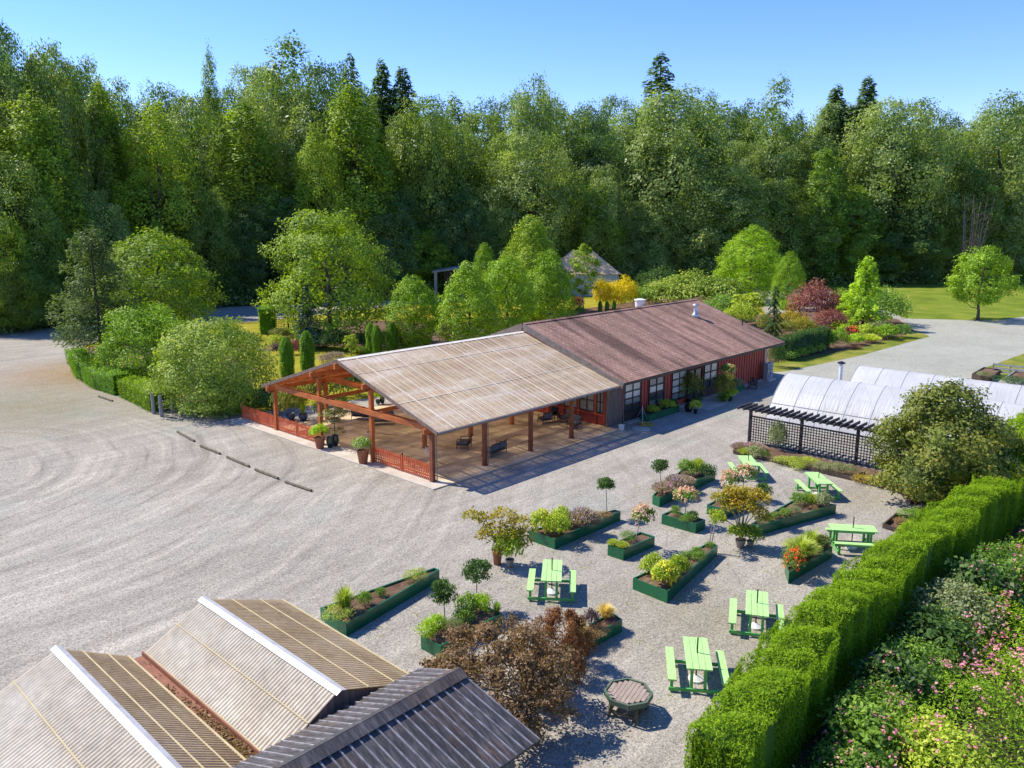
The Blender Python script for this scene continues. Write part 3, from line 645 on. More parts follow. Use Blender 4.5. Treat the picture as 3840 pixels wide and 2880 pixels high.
# roof
for sgn in (-1, 1):
    y1 = W/2+sgn*(W/2+1.15); m = MB(S0); nn = Vector((0, -sgn*0, 1))
    a = (XB, W/2, MHR); b = (XE, W/2, MHR); c_ = (XE, y1, MHE); e = (XB, y1, MHE)
    th = .10; vs = [a, b, c_, e]+[(p[0], p[1], p[2]-th) for p in (a, b, c_, e)]
    m.add(vs, [(0,1,2,3),(7,6,5,4),(3,2,6,7),(1,0,4,5),(2,1,5,6),(0,3,7,4)]); m.build('roof', M['shingle'], shop)
    m = MB(S0); m.box(((XB+XE)/2, y1+sgn*.012, MHE-.10), (XE-XB, .03, .17)); m.build('fascia', M['dkframe'], shop)
    for xa, hb_ in ((XB-.03, .46), (XE+.02, .20)): m = MB(S0); m.beam((xa, W/2, MHR+.04-hb_/2), (xa, y1, MHE+.04-hb_/2), .05, hb_); m.build('barge_board', M['gutter'], shop)
m = MB(S0); m.beam((XB, W/2-.10, MHR+.015), (XE, W/2-.10, MHR+.015), .26, .02, (0, -.38, 1)); m.beam((XB, W/2+.10, MHR+.015), (XE, W/2+.10, MHR+.015), .26, .02, (0, .38, 1)); m.build('ridge_cap', M['shingle'], shop)
# roof vents (parts of the roof they are fixed to)
v = onY(*c2(1565, 290), 5.0); zb = zmain(5.0); m = MB(S0)
m.lathe((v[0], 5.0, zb-.1), [(.34, 0), (.30, .32), (.17, .42), (.17, .95)], 14); m.lathe((v[0], 5.0, zb+.95), [(.12, 0), (.30, 0), (.30, .10), (.05, .20)], 14); m.build('flue', M['galv'], shop, True)
v = onY(*c2(1950, 430), 2.4); m = MB(S0); m.tube((v[0], 2.4, zmain(2.4)-.1), (v[0], 2.4, zmain(2.4)+.55), .05, .05, 8); m.tube((v[0], 2.4, zmain(2.4)+.5), (v[0], 2.4, zmain(2.4)+.62), .08, .06, 8); m.build('vent_pipe', M['dark'], shop)
v = onY(*c2(1105, 195), 8.9); m = MB(S0); zb = zmain(8.9); m.lathe((v[0], 8.9, zb-.1), [(.40, 0), (.45, .85), (.52, .87), (.52, .95), (.25, 1.02), (.0, 1.04)], 16); m.build('roof_fan', M['white'], shop)
# conduit pipes at the far corner and corner post boards
m = MB(S0)
for x in (38.62, 38.78): m.tube((x, -.08, 1.2), (x, -.08, 3.0), .035, .035, 8)
m.build('conduit', M['white'], shop)
m = MB(S0); m.box((15.5+.85, -.03, 1.28), (1.72, .10, 2.56)); 
for k in range(9): m.box((15.58+k*.19, -.09, 1.28), (.02, .03, 2.5))
m.build('plank_screen', M['greywood'], shop)
m = MB(S0); m.tube((17.32, -.12, .1), (17.32, -.12, 2.9), .04, .04, 8); m.build('downpipe', M['gutter'], shop)
# gable wall seen through the pavilion: red studs and windows
gx = 15.68
m = MB(S0)
for y in (.25, 1.04, 2.5, 3.9, 5.3): m.box((gx, y, 1.45), (.10, .16, 2.7))
for z in (.80, 2.55): m.box((gx-.012, 4.0, z), (.12, 8.0, .13))
m.build('timber_trim', M['redpaint'], shop)
for (ya, yb) in ((1.16, 2.40), (2.62, 3.80), (4.02, 5.20), (.36, .94)):
    f = MB(S0); 
    for y in (ya, (ya+yb)/2, yb): f.box((gx, y, 1.68), (.09, .06, 1.5))
    for z in (.93, 1.68, 2.43): f.box((gx-.004, (ya+yb)/2, z), (.09, yb-ya+.06, .06))
    fr = f.build('window', M['dkframe'], shop); q = MB(S0); q.box((gx+.02, (ya+yb)/2, 1.68), (.05, yb-ya, 1.46)); q.build('pane', M['midpane'], fr)
sheet('doorstep', [(27.9, -.02), (30.1, -.02), (29.8, -1.2), (27.83, -2.5), (24.6, -2.6), (25.3, -.02)], .02, M['concrete'])
m = MB(); m.prism([(17.4, -.55), (39.0, -.42), (39.0, -.02), (17.4, -.02)], -.03, .05); tag(m.build('footing_strip', M['concrete']), kind='structure')
# ------------------------------------------------------------------ foliage finishes (albedo of leaves, seen in any light)
M['f_forest'] = fol('leaf_forest', (0.0478, 0.0876, 0.0187), (0.1192, 0.1831, 0.0343), (0.2388, 0.3026, 0.0546), 0.45, 0.42)
M['f_maple'] = fol('leaf_bigleaf_maple', (0.0629, 0.1075, 0.0331), (0.1529, 0.217, 0.0589), (0.3149, 0.3559, 0.1012), 0.45, 0.42)
M['f_light'] = fol('leaf_poplar', (0.0666, 0.1171, 0.0103), (0.1553, 0.2342, 0.0184), (0.2959, 0.3749, 0.0308), 0.34)
M['f_dark'] = fol('leaf_dark', (0.0309, 0.0629, 0.023), (0.0706, 0.1256, 0.0384), (0.1326, 0.2034, 0.0614), 0.45, 0.42)
M['f_conifer'] = fol('needle_conifer', (0.033, 0.0672, 0.0196), (0.072, 0.126, 0.0364), (0.1275, 0.189, 0.056))
M['f_pine'] = fol('needle_pine', (0.021, 0.0439, 0.0117), (0.0577, 0.0975, 0.0273), (0.1155, 0.1658, 0.0439))
M['f_ivy'] = fol('leaf_ivy_cedar', (0.0494, 0.0971, 0.0182), (0.1304, 0.2148, 0.0312), (0.2361, 0.3361, 0.052), 0.42, 0.4)
M['f_bright'] = fol('leaf_hornbeam', (0.066, 0.1275, 0.0072), (0.154, 0.2551, 0.0126), (0.264, 0.3734, 0.027), 0.28)
M['f_lime'] = fol('leaf_lime', (.11, .20, .012), (.24, .36, .02), (.38, .50, .05))
M['f_laurel'] = fol('leaf_laurel', (0.0718, 0.1205, 0.0156), (0.1916, 0.2653, 0.0324), (0.3993, 0.4342, 0.0907), 0.28)
M['f_hedge'] = fol('leaf_hedge', (0.067, 0.1207, 0.0065), (0.1676, 0.2649, 0.0097), (0.3034, 0.4189, 0.0194), trans=.45, rough=.65)
M['f_column'] = fol('leaf_cypress', (0.0528, 0.1271, 0.008), (0.1225, 0.2392, 0.012), (0.2262, 0.3737, 0.02))
M['f_spruce'] = fol('needle_blue_spruce', (.028, .065, .055), (.06, .115, .095), (.11, .18, .15))
M['f_olive'] = fol('leaf_olive_rust', (0.0511, 0.0754, 0.0126), (0.1399, 0.1643, 0.0254), (0.292, 0.2251, 0.0422), 0.28)
M['f_purple'] = fol('leaf_purple_maple', (.07, .043, .022), (.185, .118, .058), (.33, .215, .12))
M['f_rust'] = fol('leaf_rust_maple', (.11, .045, .02), (.22, .10, .045), (.32, .175, .08))
M['f_burg'] = fol('leaf_burgundy', (.07, .022, .024), (.17, .055, .055), (.31, .14, .11))
M['f_orange'] = fol('leaf_amber', (.10, .13, .014), (.24, .215, .022), (.42, .25, .03))
M['f_gold'] = fol('leaf_golden', (.24, .21, .008), (.50, .40, .012), (.70, .50, .02))
M['f_shrub'] = fol('leaf_shrub', (.05, .105, .015), (.12, .21, .03), (.22, .32, .05))
M['f_yshrub'] = fol('leaf_yellow_green', (.12, .18, .015), (.27, .34, .03), (.44, .48, .07))
M['f_dshrub'] = fol('leaf_dark_shrub', (.02, .05, .012), (.05, .10, .022), (.10, .17, .04))
M['f_grey'] = fol('leaf_grey_green', (.09, .12, .05), (.19, .22, .10), (.29, .31, .17))
M['f_dullpurple'] = fol('leaf_dull_purple', (0.108, 0.09, 0.072), (0.228, 0.18, 0.15), (0.36, 0.288, 0.252))
M['f_darkpurple'] = fol('leaf_dark_purple', (.03, .02, .028), (.075, .045, .06), (.13, .08, .10))
M['f_grass'] = fol('blade_green', (.11, .16, .02), (.25, .31, .045), (.38, .42, .09))
M['f_tan'] = fol('blade_tan', (.26, .19, .06), (.48, .36, .13), (.66, .52, .24))
M['f_brown'] = fol('leaf_brown_mat', (.12, .075, .035), (.23, .15, .07), (.33, .24, .11))
def flower(name, a, b, c): return fol(name, a, b, c, .2, .6, .1)
M['b_pink'] = flower('petal_pink', (.34, .09, .14), (.46, .17, .21), (.54, .28, .28))
M['b_cream'] = flower('petal_cream_pink', (.34, .17, .10), (.47, .29, .19), (.56, .41, .29))
M['b_red'] = flower('petal_red', (.50, .03, .02), (.72, .10, .03), (.80, .25, .05))
M['b_purple'] = flower('petal_purple', (.18, .10, .32), (.34, .22, .50), (.48, .36, .6))
M['b_magenta'] = flower('petal_magenta', (.28, .08, .22), (.45, .18, .36), (.55, .3, .45))
M['b_yellow'] = flower('petal_yellow', (.55, .38, .02), (.75, .55, .04), (.8, .68, .2))
M['b_peach'] = flower('petal_peach', (.55, .25, .10), (.75, .45, .22), (.82, .6, .35))
M['b_white'] = flower('petal_white', (.5, .48, .42), (.7, .68, .62), (.82, .8, .76))

# ------------------------------------------------------------------ small plant shapes (unit: 2 wide, 1 high)
def shape_mound(seed, nl, kc, ml, leaf, asp=.6, up=.3, crad=.36):
    g = np.random.default_rng(seed); lob = []
    for i in range(nl):
        a = i*2.399; rr = .58*math.sqrt((i+.4)/nl); r = g.uniform(.34, .48); lob.append((rr*math.cos(a), rr*math.sin(a), .34+.22*(1-rr)+g.uniform(-.05, .08), r, r, r*.95))
    P, Nn, T = clump_points(lob, kc, ml, g, crad, -.35, .3); P[:, 2] = np.abs(P[:, 2]); Nn = Nn+np.array([0, 0, up])
    P[:, 2] /= np.percentile(P[:, 2], 98); P[:, :2] /= np.percentile(np.abs(P[:, :2]), 98.5)
    return leaf_mesh('shrub', P, nrm(Nn), leaf, T, asp, .5, g=g)
def shape_grass(seed, n, lean=.75):
    g = np.random.default_rng(seed); a = g.uniform(0, 6.283, n); u = np.sqrt(g.uniform(0, 1, n)); le = lean*u
    Z = g.uniform(.75, 1.1, n)*(1-.35*u**2); d = np.stack([np.cos(a)*le, np.sin(a)*le, Z], 1); b = np.stack([np.cos(a)*u*.16, np.sin(a)*u*.16, 0*a], 1)
    P = np.concatenate([b+d*.36, b+d*np.array([1, 1, .92])*.80+np.array([0, 0, -.02])])
    dr = d.copy(); dr2 = d*np.array([1.9, 1.9, .45]); A = nrm(np.concatenate([dr, dr2])); Nn = nrm(np.concatenate([np.stack([np.cos(a), np.sin(a), .6+0*a], 1)]*2))
    s = np.concatenate([np.full(n, .80), np.full(n, .62)]); T = np.concatenate([g.normal(.35, .15, n), g.normal(.65, .16, n)])
    N2 = nrm(Nn-(Nn*A).sum(1, keepdims=True)*A); B = np.cross(N2, A); w = .022
    V = np.stack([P-A*s[:, None]/2, P+B*w, P+A*s[:, None]/2, P-B*w], 1).reshape(-1, 3); F = np.arange(len(V)).reshape(-1, 4)
    me = bpy.data.meshes.new('grass'); me.from_pydata(V.tolist(), [], F.tolist()); me.update()
    at = me.attributes.new('tint', 'FLOAT', 'FACE'); at.data.foreach_set('value', np.clip(T, 0, 1).astype(np.float32)); return me
def shape_flowers(seed, n, size, zlo=.7, zhi=1.05, k=5, spread=.05, asp=.9):
    g = np.random.default_rng(seed); d = dirs(n, g, .05); C = d*np.array([.92, .92, 1.0])*g.uniform(.94, 1.08, (len(d), 1)); C = C[C[:, 2] > 0]
    if zlo > .3: C = C[C[:, 2] > zlo*.6]
    P = (C[:, None]+g.normal(size=(len(C), k, 3))*spread).reshape(-1, 3); ct = g.normal(.5, .2, len(C))
    return leaf_mesh('blossoms', P, np.tile([0, 0, 1.], (len(P), 1))+nrm(P)*.5, size, np.repeat(ct, k)+g.normal(0, .1, len(P)), asp, .5, g=g)
def shape_spikes(seed, n):
    g = np.random.default_rng(seed); a = g.uniform(0, 6.283, n); u = np.sqrt(g.uniform(0, 1, n)); top = np.stack([np.cos(a)*u, np.sin(a)*u, (1-.45*u**2)*g.uniform(.8, 1.06, n)], 1)
    P = np.concatenate([top*f for f in (.97, .86, .70, .5)]); A = nrm(np.concatenate([top*np.array([.8, .8, 1])]*4)); T = np.concatenate([g.normal(m_, .15, n) for m_ in (.8, .6, .4, .25)])
    return leaf_mesh('spikes', P, nrm(np.cross(A, g.normal(size=A.shape))), .17, T, .28, .3, A, g=g)
SH = {'fine': [shape_mound(20+i, 7, 26, 16, .085) for i in range(3)], 'mid': [shape_mound(30+i, 7, 20, 12, .14) for i in range(3)],
      'coarse': [shape_mound(40+i, 7, 18, 13, .16, .65) for i in range(3)], 'big': [shape_mound(50+i, 10, 34, 16, .085, .6, .3, .3) for i in range(3)],
      'grass': [shape_grass(60+i, 420) for i in range(2)], 'upright': [shape_grass(65, 260, .35)], 'spike': [shape_spikes(70+i, 520) for i in range(2)],
      'flat': [shape_mound(80+i, 8, 22, 12, .10, .6, .6) for i in range(2)]}
FL = {'heads': shape_flowers(90, 75, .13, .4, 1, 9, .07), 'dots': shape_flowers(91, 110, .07, .5, 1, 3, .03), 'tips': shape_flowers(92, 70, .075, .8, 1, 3, .025)}
_cnt = {}
def plant(kind, P, w, h, mat, name, label, cat='shrub', flowers=None, group=None, rz=None):
    lst = SH[kind]; i = _cnt.get(kind, 0); _cnt[kind] = i+1; me = lst[i % len(lst)]
    o = bpy.data.objects.new(name, me); COL.objects.link(o)
    if not me.materials: me.materials.append(mat)
    setmat(o, mat); o.location = tuple(P); o.scale = (w/2, w/2, h); o.rotation_euler = (0, 0, random.uniform(0, 6.28) if rz is None else rz)
    tag(o, label, cat, group)
    if flowers:
        fm = FL[flowers[0]]; f = link('blossoms', fm, None, o)
        if not fm.materials: fm.materials.append(flowers[1])
        setmat(f, flowers[1])
    return o
def pl(sheet_, kind, x, yb, yt, wpx, mat, name, label, cat='shrub', zb=0.0, flowers=None, group=None, k=1.0):
    """a plant measured on a survey sheet: foot (x, yb), top yt, width wpx"""
    a = sheet_(x, yb); b = sheet_(x, yt); e = sheet_(x+wpx, yb); P = G(*a, zb)
    h = max(.12, (hgt(P, b[1])-zb)*k*1.04); w = max(.15, Wm(P, e[0]-a[0])*1.2)
    return plant(kind, P, w, h, mat, name, label, cat, flowers, group)

# ------------------------------------------------------------------ planter boxes in a ring
HB = .47
def planter(label, tl, tn, tfr, tfl, sh):
    """four top corners on the survey sheet: left, near, far right, far left"""
    P = [G(*sh(*q), HB) if len(q) == 2 else np.array(q[:2]+(HB,)) for q in (tl, tn, tfr, tfl)]
    c = sum(P)/4; o = thing('planter_box', label, 'planter', (c[0], c[1], 0), 0, 'green planter boxes on the gravel'); t = .05
    ctr = Vector(c); ins = []
    n = 4; pts = [Vector((p[0], p[1], 0)) for p in P]
    ar = sum(pts[i].x*pts[(i+1)%n].y-pts[(i+1)%n].x*pts[i].y for i in range(n))
    if ar < 0: pts = pts[::-1]
    for i in range(n):                                   # inner corner by offsetting both edges
        a, b, d = pts[i-1], pts[i], pts[(i+1)%n]; e1 = (b-a).normalized(); e2 = (d-b).normalized()
        n1 = Vector((-e1.y, e1.x, 0)); n2 = Vector((-e2.y, e2.x, 0)); k = t/max(.25, 1+n1.dot(n2)); ins.append(b+(n1+n2)*k)
    for i in range(n):
        a, b = pts[i], pts[(i+1)%n]; ia, ib = ins[i], ins[(i+1)%n]; m = MB((c[0], c[1], 0))
        m.prism([(a.x, a.y), (b.x, b.y), (ib.x, ib.y), (ia.x, ia.y)], -.02, HB); m.build('side_board', M['dkgreen'], o)
    m = MB((c[0], c[1], 0)); g = np.random.default_rng(int(abs(c[0]*100)))
    A, B, C_, D_ = ins
    m.grid(lambda u, v: (*(A.lerp(B, u).lerp(D_.lerp(C_, u), v))[:2], HB-.09+g.uniform(0, .035)), 14, 5); m.build('soil', M['mulch'], o); return o
ZS = HB-.08
planter('long green planter box with a grass tuft, beside the corrugated shed roofs', (102, 400), (295, 525), (1000, 112), (962, 97), c6)
planter('green planter box with yellow-green hydrangeas and faded lavender', (483, 598), (685, 668), (1197, 450), (1152, 436), c4)
planter('small green planter box with one cream hydrangea standard and three low tufts', (1097, 712), (1220, 752), (1463, 645), (1350, 610), c4)
planter('small green planter box with a pink hydrangea standard, at the middle of the ring', (1517, 475), (1782, 548), (1856, 515), (1592, 440), c4)
planter('green wedge planter box with bare soil corner and yellow-green shrubs in the middle', (1293, 968), (1562, 1075), (1952, 712), (1878, 695), c4)
planter('green planter box packed with purple lavender, nearest the red building', (1445, 325), (1500, 348), (1936, 140), (1700, 100), c4)
planter('green planter box under the amber maple', (335, 535), (485, 578), (745, 470), (620, 392), c5)
planter('long green planter box by the lattice, widening towards the picnic table', (707, 690), (762, 712), (1408, 535), (1085, 478), c5)
planter('green planter box with red flowers beside the clipped hedge', (985, 1012), (1015, 1100), (1376, 890), (1240, 800), c5)
planter('green planter box with two clipped standards behind the purple maple', (860, 612), (1010, 690), (1475, 440), (1290, 360), c6)
planter('green planter box with tan grasses and a purple bush', (765, 1430), (822, 1500), (1210, 1290), (1130, 1232), c4)
GB = 'plants in the green planter boxes'
def bx(sh, kind, x, yb, yt, w, mat, name, label, cat='shrub', fl=None): return pl(sh, kind, x, yb, yt, w, M[mat], name, label, cat, ZS, fl)
# box beside the shed roofs
bx(c6, 'grass', 290, 430, 225, 165, 'f_grass', 'ornamental_grass', 'tall green grass tuft at the near end of the planter by the shed roofs', 'grass')
bx(c6, 'flat', 255, 470, 395, 215, 'f_grass', 'low_plant', 'low spreading green plant below the tall grass tuft, planter by the shed roofs')
bx(c6, 'mid', 440, 385, 285, 100, 'f_shrub', 'shrub', 'small round shrub next to the grass tuft in the planter by the shed roofs')
bx(c6, 'mid', 560, 315, 255, 72, 'f_shrub', 'shrub', 'smallest round shrub on the bare soil of the planter by the shed roofs')
bx(c6, 'fine', 820, 200, 118, 150, 'f_grass', 'shrub', 'low olive mound at the far end of the planter by the shed roofs')
# hydrangea and lavender box
bx(c4, 'coarse', 585, 615, 455, 150, 'f_yshrub', 'hydrangea', 'yellow-green hydrangea at the left corner of its planter', 'shrub', ('heads', M['b_yellow']))
bx(c4, 'coarse', 735, 560, 432, 140, 'f_yshrub', 'hydrangea', 'yellow-green hydrangea behind the two front ones')
bx(c4, 'coarse', 700, 640, 490, 165, 'f_yshrub', 'hydrangea', 'yellow-green hydrangea at the near corner of the lavender planter')
bx(c4, 'spike', 900, 575, 425, 200, 'f_dullpurple', 'lavender', 'faded lavender clump beside the yellow-green hydrangeas', 'lavender', ('tips', M['b_purple']))
bx(c4, 'spike', 985, 570, 455, 130, 'f_dullpurple', 'lavender', 'smaller faded lavender clump towards the clipped standard', 'lavender')
bx(c4, 'flat', 1065, 500, 455, 110, 'f_brown', 'low_plant', 'low tan plant at the foot of the clipped standard by the lavender')
# small box with three tufts
bx(c4, 'spike', 1140, 720, 668, 90, 'f_grass', 'low_plant', 'low tuft at the left corner of the small cream-hydrangea planter', 'shrub')
bx(c4, 'spike', 1210, 740, 685, 95, 'f_grass', 'low_plant', 'low tuft at the near corner of the small cream-hydrangea planter', 'shrub')
bx(c4, 'fine', 1255, 680, 612, 115, 'f_shrub', 'low_plant', 'green mound beside the stem of the cream hydrangea standard', 'shrub')
# small middle box
bx(c4, 'mid', 1620, 490, 412, 72, 'f_shrub', 'shrub', 'small shrub at the back corner of the pink-hydrangea planter')
bx(c4, 'mid', 1748, 528, 455, 90, 'f_shrub', 'shrub', 'small shrub at the right end of the pink-hydrangea planter')
bx(c4, 'flat', 1690, 525, 495, 90, 'f_shrub', 'low_plant', 'low sprigs at the foot of the pink hydrangea standard')
# wedge box
bx(c4, 'coarse', 1450, 945, 795, 150, 'f_yshrub', 'shrub', 'yellow-green shrub at the left of three in the wedge planter')
bx(c4, 'coarse', 1635, 950, 802, 140, 'f_yshrub', 'shrub', 'yellow-green shrub at the right of three in the wedge planter')
bx(c4, 'coarse', 1530, 1015, 858, 180, 'f_yshrub', 'shrub', 'front yellow-green shrub of three in the wedge planter', 'shrub', ('heads', M['b_yellow']))
for i, (x, yb, yt, w, lab) in enumerate([(1705, 905, 845, 85, 'behind the three yellow-green shrubs'), (1720, 815, 770, 95, 'on the far edge of the wedge planter'), (1790, 785, 735, 90, 'halfway along the wedge planter'), (1805, 835, 775, 85, 'on the near edge of the wedge planter'), (1895, 725, 695, 75, 'at the far tip of the wedge planter')]):
    bx(c4, 'mid', x, yb, yt, w, 'f_shrub', 'shrub', 'small green shrub '+lab)
# purple lavender box
bx(c4, 'spike', 1530, 320, 225, 170, 'f_dullpurple', 'lavender', 'lavender clump at the left tip of its planter near the red building', 'lavender', ('tips', M['b_magenta']))
bx(c4, 'spike', 1620, 285, 170, 170, 'f_dullpurple', 'lavender', 'tall purple lavender behind a clipped standard, planter near the red building', 'lavender', ('tips', M['b_purple']))
bx(c4, 'spike', 1705, 250, 175, 130, 'f_dullpurple', 'lavender', 'lavender clump at the middle of the planter near the red building', 'lavender')
bx(c4, 'mid', 1715, 170, 60, 130, 'f_shrub', 'shrub', 'green bush at the left of three in the lavender planter')
bx(c4, 'spike', 1795, 165, 42, 120, 'f_grass', 'shrub', 'spiky lime bush at the middle of three in the lavender planter')
bx(c4, 'mid', 1865, 190, 92, 115, 'f_dshrub', 'shrub', 'dark bush at the right end of the lavender planter')
# long box by the lattice
for (x, yb, yt, w, k, mt, lab) in [(1100, 545, 445, 150, 'mid', 'f_shrub', 'green bush at the left of three far ones'), (1195, 545, 448, 110, 'spike', 'f_grass', 'spiky lime bush between two others'), (1290, 550, 445, 140, 'mid', 'f_grey', 'grey-green bush nearest the far end'), (1060, 610, 550, 95, 'fine', 'f_grey', 'grey mound below the far bushes'), (985, 630, 575, 85, 'mid', 'f_shrub', 'green mound halfway along'), (915, 650, 605, 75, 'mid', 'f_shrub', 'small green mound left of halfway'), (840, 675, 620, 75, 'mid', 'f_shrub', 'small mound right of the topiary stem'), (770, 700, 652, 75, 'fine', 'f_grey', 'grey tuft at the near tip'), (1215, 575, 540, 80, 'flat', 'f_brown', 'low brown plant')]:
    bx(c5, k, x, yb, yt, w, mt, 'shrub', lab+' in the long planter by the lattice')
# red flower box
bx(c5, 'grass', 1110, 985, 790, 290, 'f_grass', 'ornamental_grass', 'wide lime fountain grass in the red-flower planter', 'grass')
bx(c5, 'grass', 1205, 900, 735, 190, 'f_grass', 'ornamental_grass', 'second fountain grass at the back of the red-flower planter', 'grass')
bx(c5, 'mid', 1300, 905, 800, 120, 'f_dshrub', 'shrub', 'dark bush with reddish tips at the far end of the red-flower planter', 'shrub', ('dots', M['b_red']))
bx(c5, 'mid', 1060, 1075, 915, 165, 'f_shrub', 'flowering_shrub', 'bright red flowering clump at the near tip of its planter', 'flowers', ('heads', M['b_red']))
# box with two standards
bx(c6, 'mid', 1215, 440, 310, 170, 'f_shrub', 'shrub', 'dark leafy bush at the foot of the taller clipped standard')
bx(c6, 'mid', 1325, 435, 305, 125, 'f_lime', 'shrub', 'lime bush right of the taller clipped standard')
bx(c6, 'upright', 1435, 455, 345, 100, 'f_shrub', 'iris_clump', 'upright blades at the far end of the two-standard planter', 'plant')
bx(c6, 'mid', 1185, 530, 405, 140, 'f_shrub', 'shrub', 'green bush in front of the taller clipped standard')
bx(c6, 'mid', 985, 570, 460, 120, 'f_lime', 'shrub', 'lime bush at the stem of the shorter clipped standard')
bx(c6, 'mid', 915, 630, 505, 130, 'f_lime', 'shrub', 'lime bush at the left end of the two-standard planter')
bx(c6, 'fine', 1110, 590, 480, 110, 'f_grey', 'shrub', 'grey wispy plant between the clipped standards')
# tan grass box
bx(c4, 'grass', 1080, 1290, 1155, 150, 'f_tan', 'ornamental_grass', 'tan grass tuft at the far end of its planter', 'grass')
bx(c4, 'grass', 860, 1430, 1285, 165, 'f_tan', 'ornamental_grass', 'tan grass tuft beside the rust maple', 'grass')
bx(c4, 'mid', 968, 1365, 1222, 115, 'f_darkpurple', 'shrub', 'dark purple bush between two tan grass tufts')
bx(c4, 'flat', 1010, 1400, 1365, 150, 'f_brown', 'low_plant', 'low brown mat below the dark purple bush')
bx(c4, 'flat', 930, 1440, 1400, 170, 'f_brown', 'low_plant', 'low olive-brown mat on the near edge of the tan grass planter')
bx(c4, 'flat', 1135, 1325, 1290, 90, 'f_darkpurple', 'low_plant', 'low dark plant behind the far tan grass tuft')

# ------------------------------------------------------------------ standards: a ball of leaves or flowers on a bare stem
def standard(sh, x, yb, head, wpx, mat, label, zb=ZS, kind='big', fl=None, name='topiary_standard', cat='topiary', multi=1):
    P = G(*sh(x, yb), zb); hx, ht, hb = head; a = sh(hx, ht); b = sh(hx, hb)
    zt, zl = hgt(P, a[1]), hgt(P, b[1]); w = 1.18*Wm(P, sh(x+wpx, yb)[0]-sh(x, yb)[0]); off = rv*((a[0]-sh(x, yb)[0])*depth(P)/FOC)
    o = thing(name, label, cat, P); m = MB(); hz = (zt+zl)/2-zb
    for k in range(multi):
        s_ = Vector((.05*math.cos(k*2.1), .05*math.sin(k*2.1), 0))*(multi > 1); m.tube(s_+Vector((0, 0, -.05)), Vector((off[0]*.6, off[1]*.6, hz*.7))+s_*1.6, .022, .018, 6); m.tube(Vector((off[0]*.6, off[1]*.6, hz*.7))+s_*1.6, (off[0], off[1], hz), .018, .012, 6)
    m.build('stem', M['palebark'], o)
    me = BALL[kind]; c = link('crown', me, None, o)
    if not me.materials: me.materials.append(mat)
    setmat(c, mat); c.location = (off[0], off[1], zl-zb); c.scale = (w/2, w/2, zt-zl); c.rotation_euler = (0, 0, random.uniform(0, 6.28))
    if fl:
        me = FL[fl[0]]; f = link('blossoms', me, None, c)
        if not me.materials: me.materials.append(fl[1])
        setmat(f, fl[1])
    return o
def shape_ball(seed, nl, kc, ml, leaf, crad=.35):
    g = np.random.default_rng(seed); lob = [(0, 0, 0, .72, .72, .72)]
    for d in dirs(nl, g, -.7): lob.append((*(d*.55), .42, .42, .42))
    P, Nn, T = clump_points(lob, kc, ml, g, crad, -.9, .4); P /= np.percentile(np.linalg.norm(P, axis=1), 97); P[:, 2] = P[:, 2]/2+.5
    return leaf_mesh('ball', P, Nn, leaf, T, .55, .6, g=g)
BALL = {'big': shape_ball(100, 9, 20, 14, .13), 'loose': shape_ball(101, 7, 9, 7, .2, .5)}
standard(c4, 1090, 445, (1075, 178, 298), 132, M['f_dshrub'], 'clipped standard tree in the lavender and hydrangea planter')
standard(c4, 1510, 240, (1500, 38, 158), 125, M['f_dshrub'], 'clipped standard tree over the purple lavender')
standard(c5, 795, 655, (790, 352, 475), 128, M['f_dshrub'], 'clipped standard tree beside the amber maple')
standard(c6, 1280, 345, (1287, 38, 208), 205, M['f_dshrub'], 'taller clipped standard tree in the two-standard planter')
standard(c6, 1042, 480, (1035, 182, 385), 180, M['f_dshrub'], 'shorter clipped standard tree in the two-standard planter')
hy = dict(kind='loose', name='hydrangea_standard', cat='hydrangea')
standard(c4, 1305, 690, (1365, 405, 552), 172, M['f_shrub'], 'leaning hydrangea standard with cream flowers in a small planter', fl=('heads', M['b_cream']), **hy)
standard(c4, 1700, 497, (1700, 268, 388), 172, M['f_shrub'], 'hydrangea standard with pink flowers in the small middle planter', fl=('heads', M['b_cream']), **hy)
standard(c5, 545, 455, (520, 250, 385), 155, M['f_shrub'], 'hydrangea standard with cream flowers, left of the pair by the amber maple', fl=('heads', M['b_cream']), **hy)
standard(c5, 625, 430, (650, 205, 330), 165, M['f_shrub'], 'hydrangea standard with cream flowers, right of the pair before a picnic table', fl=('heads', M['b_cream']), **hy)
standard(c4, 1897, 705, (1925, 430, 555), 150, M['f_yshrub'], 'slender multi-stem young tree at the tip of the wedge planter', kind='loose', name='young_tree', cat='tree', multi=3)

# ------------------------------------------------------------------ pots
def pot(P, r, h, mat, label, name='flower_pot', taper=.66, rim=True, soil=True, group=None):
    o = thing(name, label, 'plant pot', P, 0, group); m = MB(); t = r*.10
    prof = [(r*taper, 0), (r*(taper+.55*(1-taper)), h*.5), (r*.97, h*.86), (r*1.06, h*.87), (r*1.06, h), (r*1.06-t*1.5, h), (r*.85, h*.82)] if rim else [(r*taper, 0), (r, h*.45), (r*1.02, h*.65), (r*.86, h*.97), (r*.90, h), (r*.76, h), (r*.74, h*.85)]
    m.lathe((0, 0, 0), prof, 20); m.build('body', mat, o, True)
    if soil: m = MB(); m.lathe((0, 0, h*.84), [(r*.88 if rim else r*.75, 0), (0.001, .015)], 16, False); m.build('soil', M['mulch'], o)
    return o
def potpx(sh, x, yb, yt, w, mat, label, z=0.0, **k):
    P = G(*sh(x, yb), z); return P, pot(P, Wm(P, sh(x+w, yb)[0]-sh(x, yb)[0])/2, hgt(P, sh(x, yt)[1])-z, mat, label, **k)
def on(P, h): return (P[0], P[1], P[2]+h)
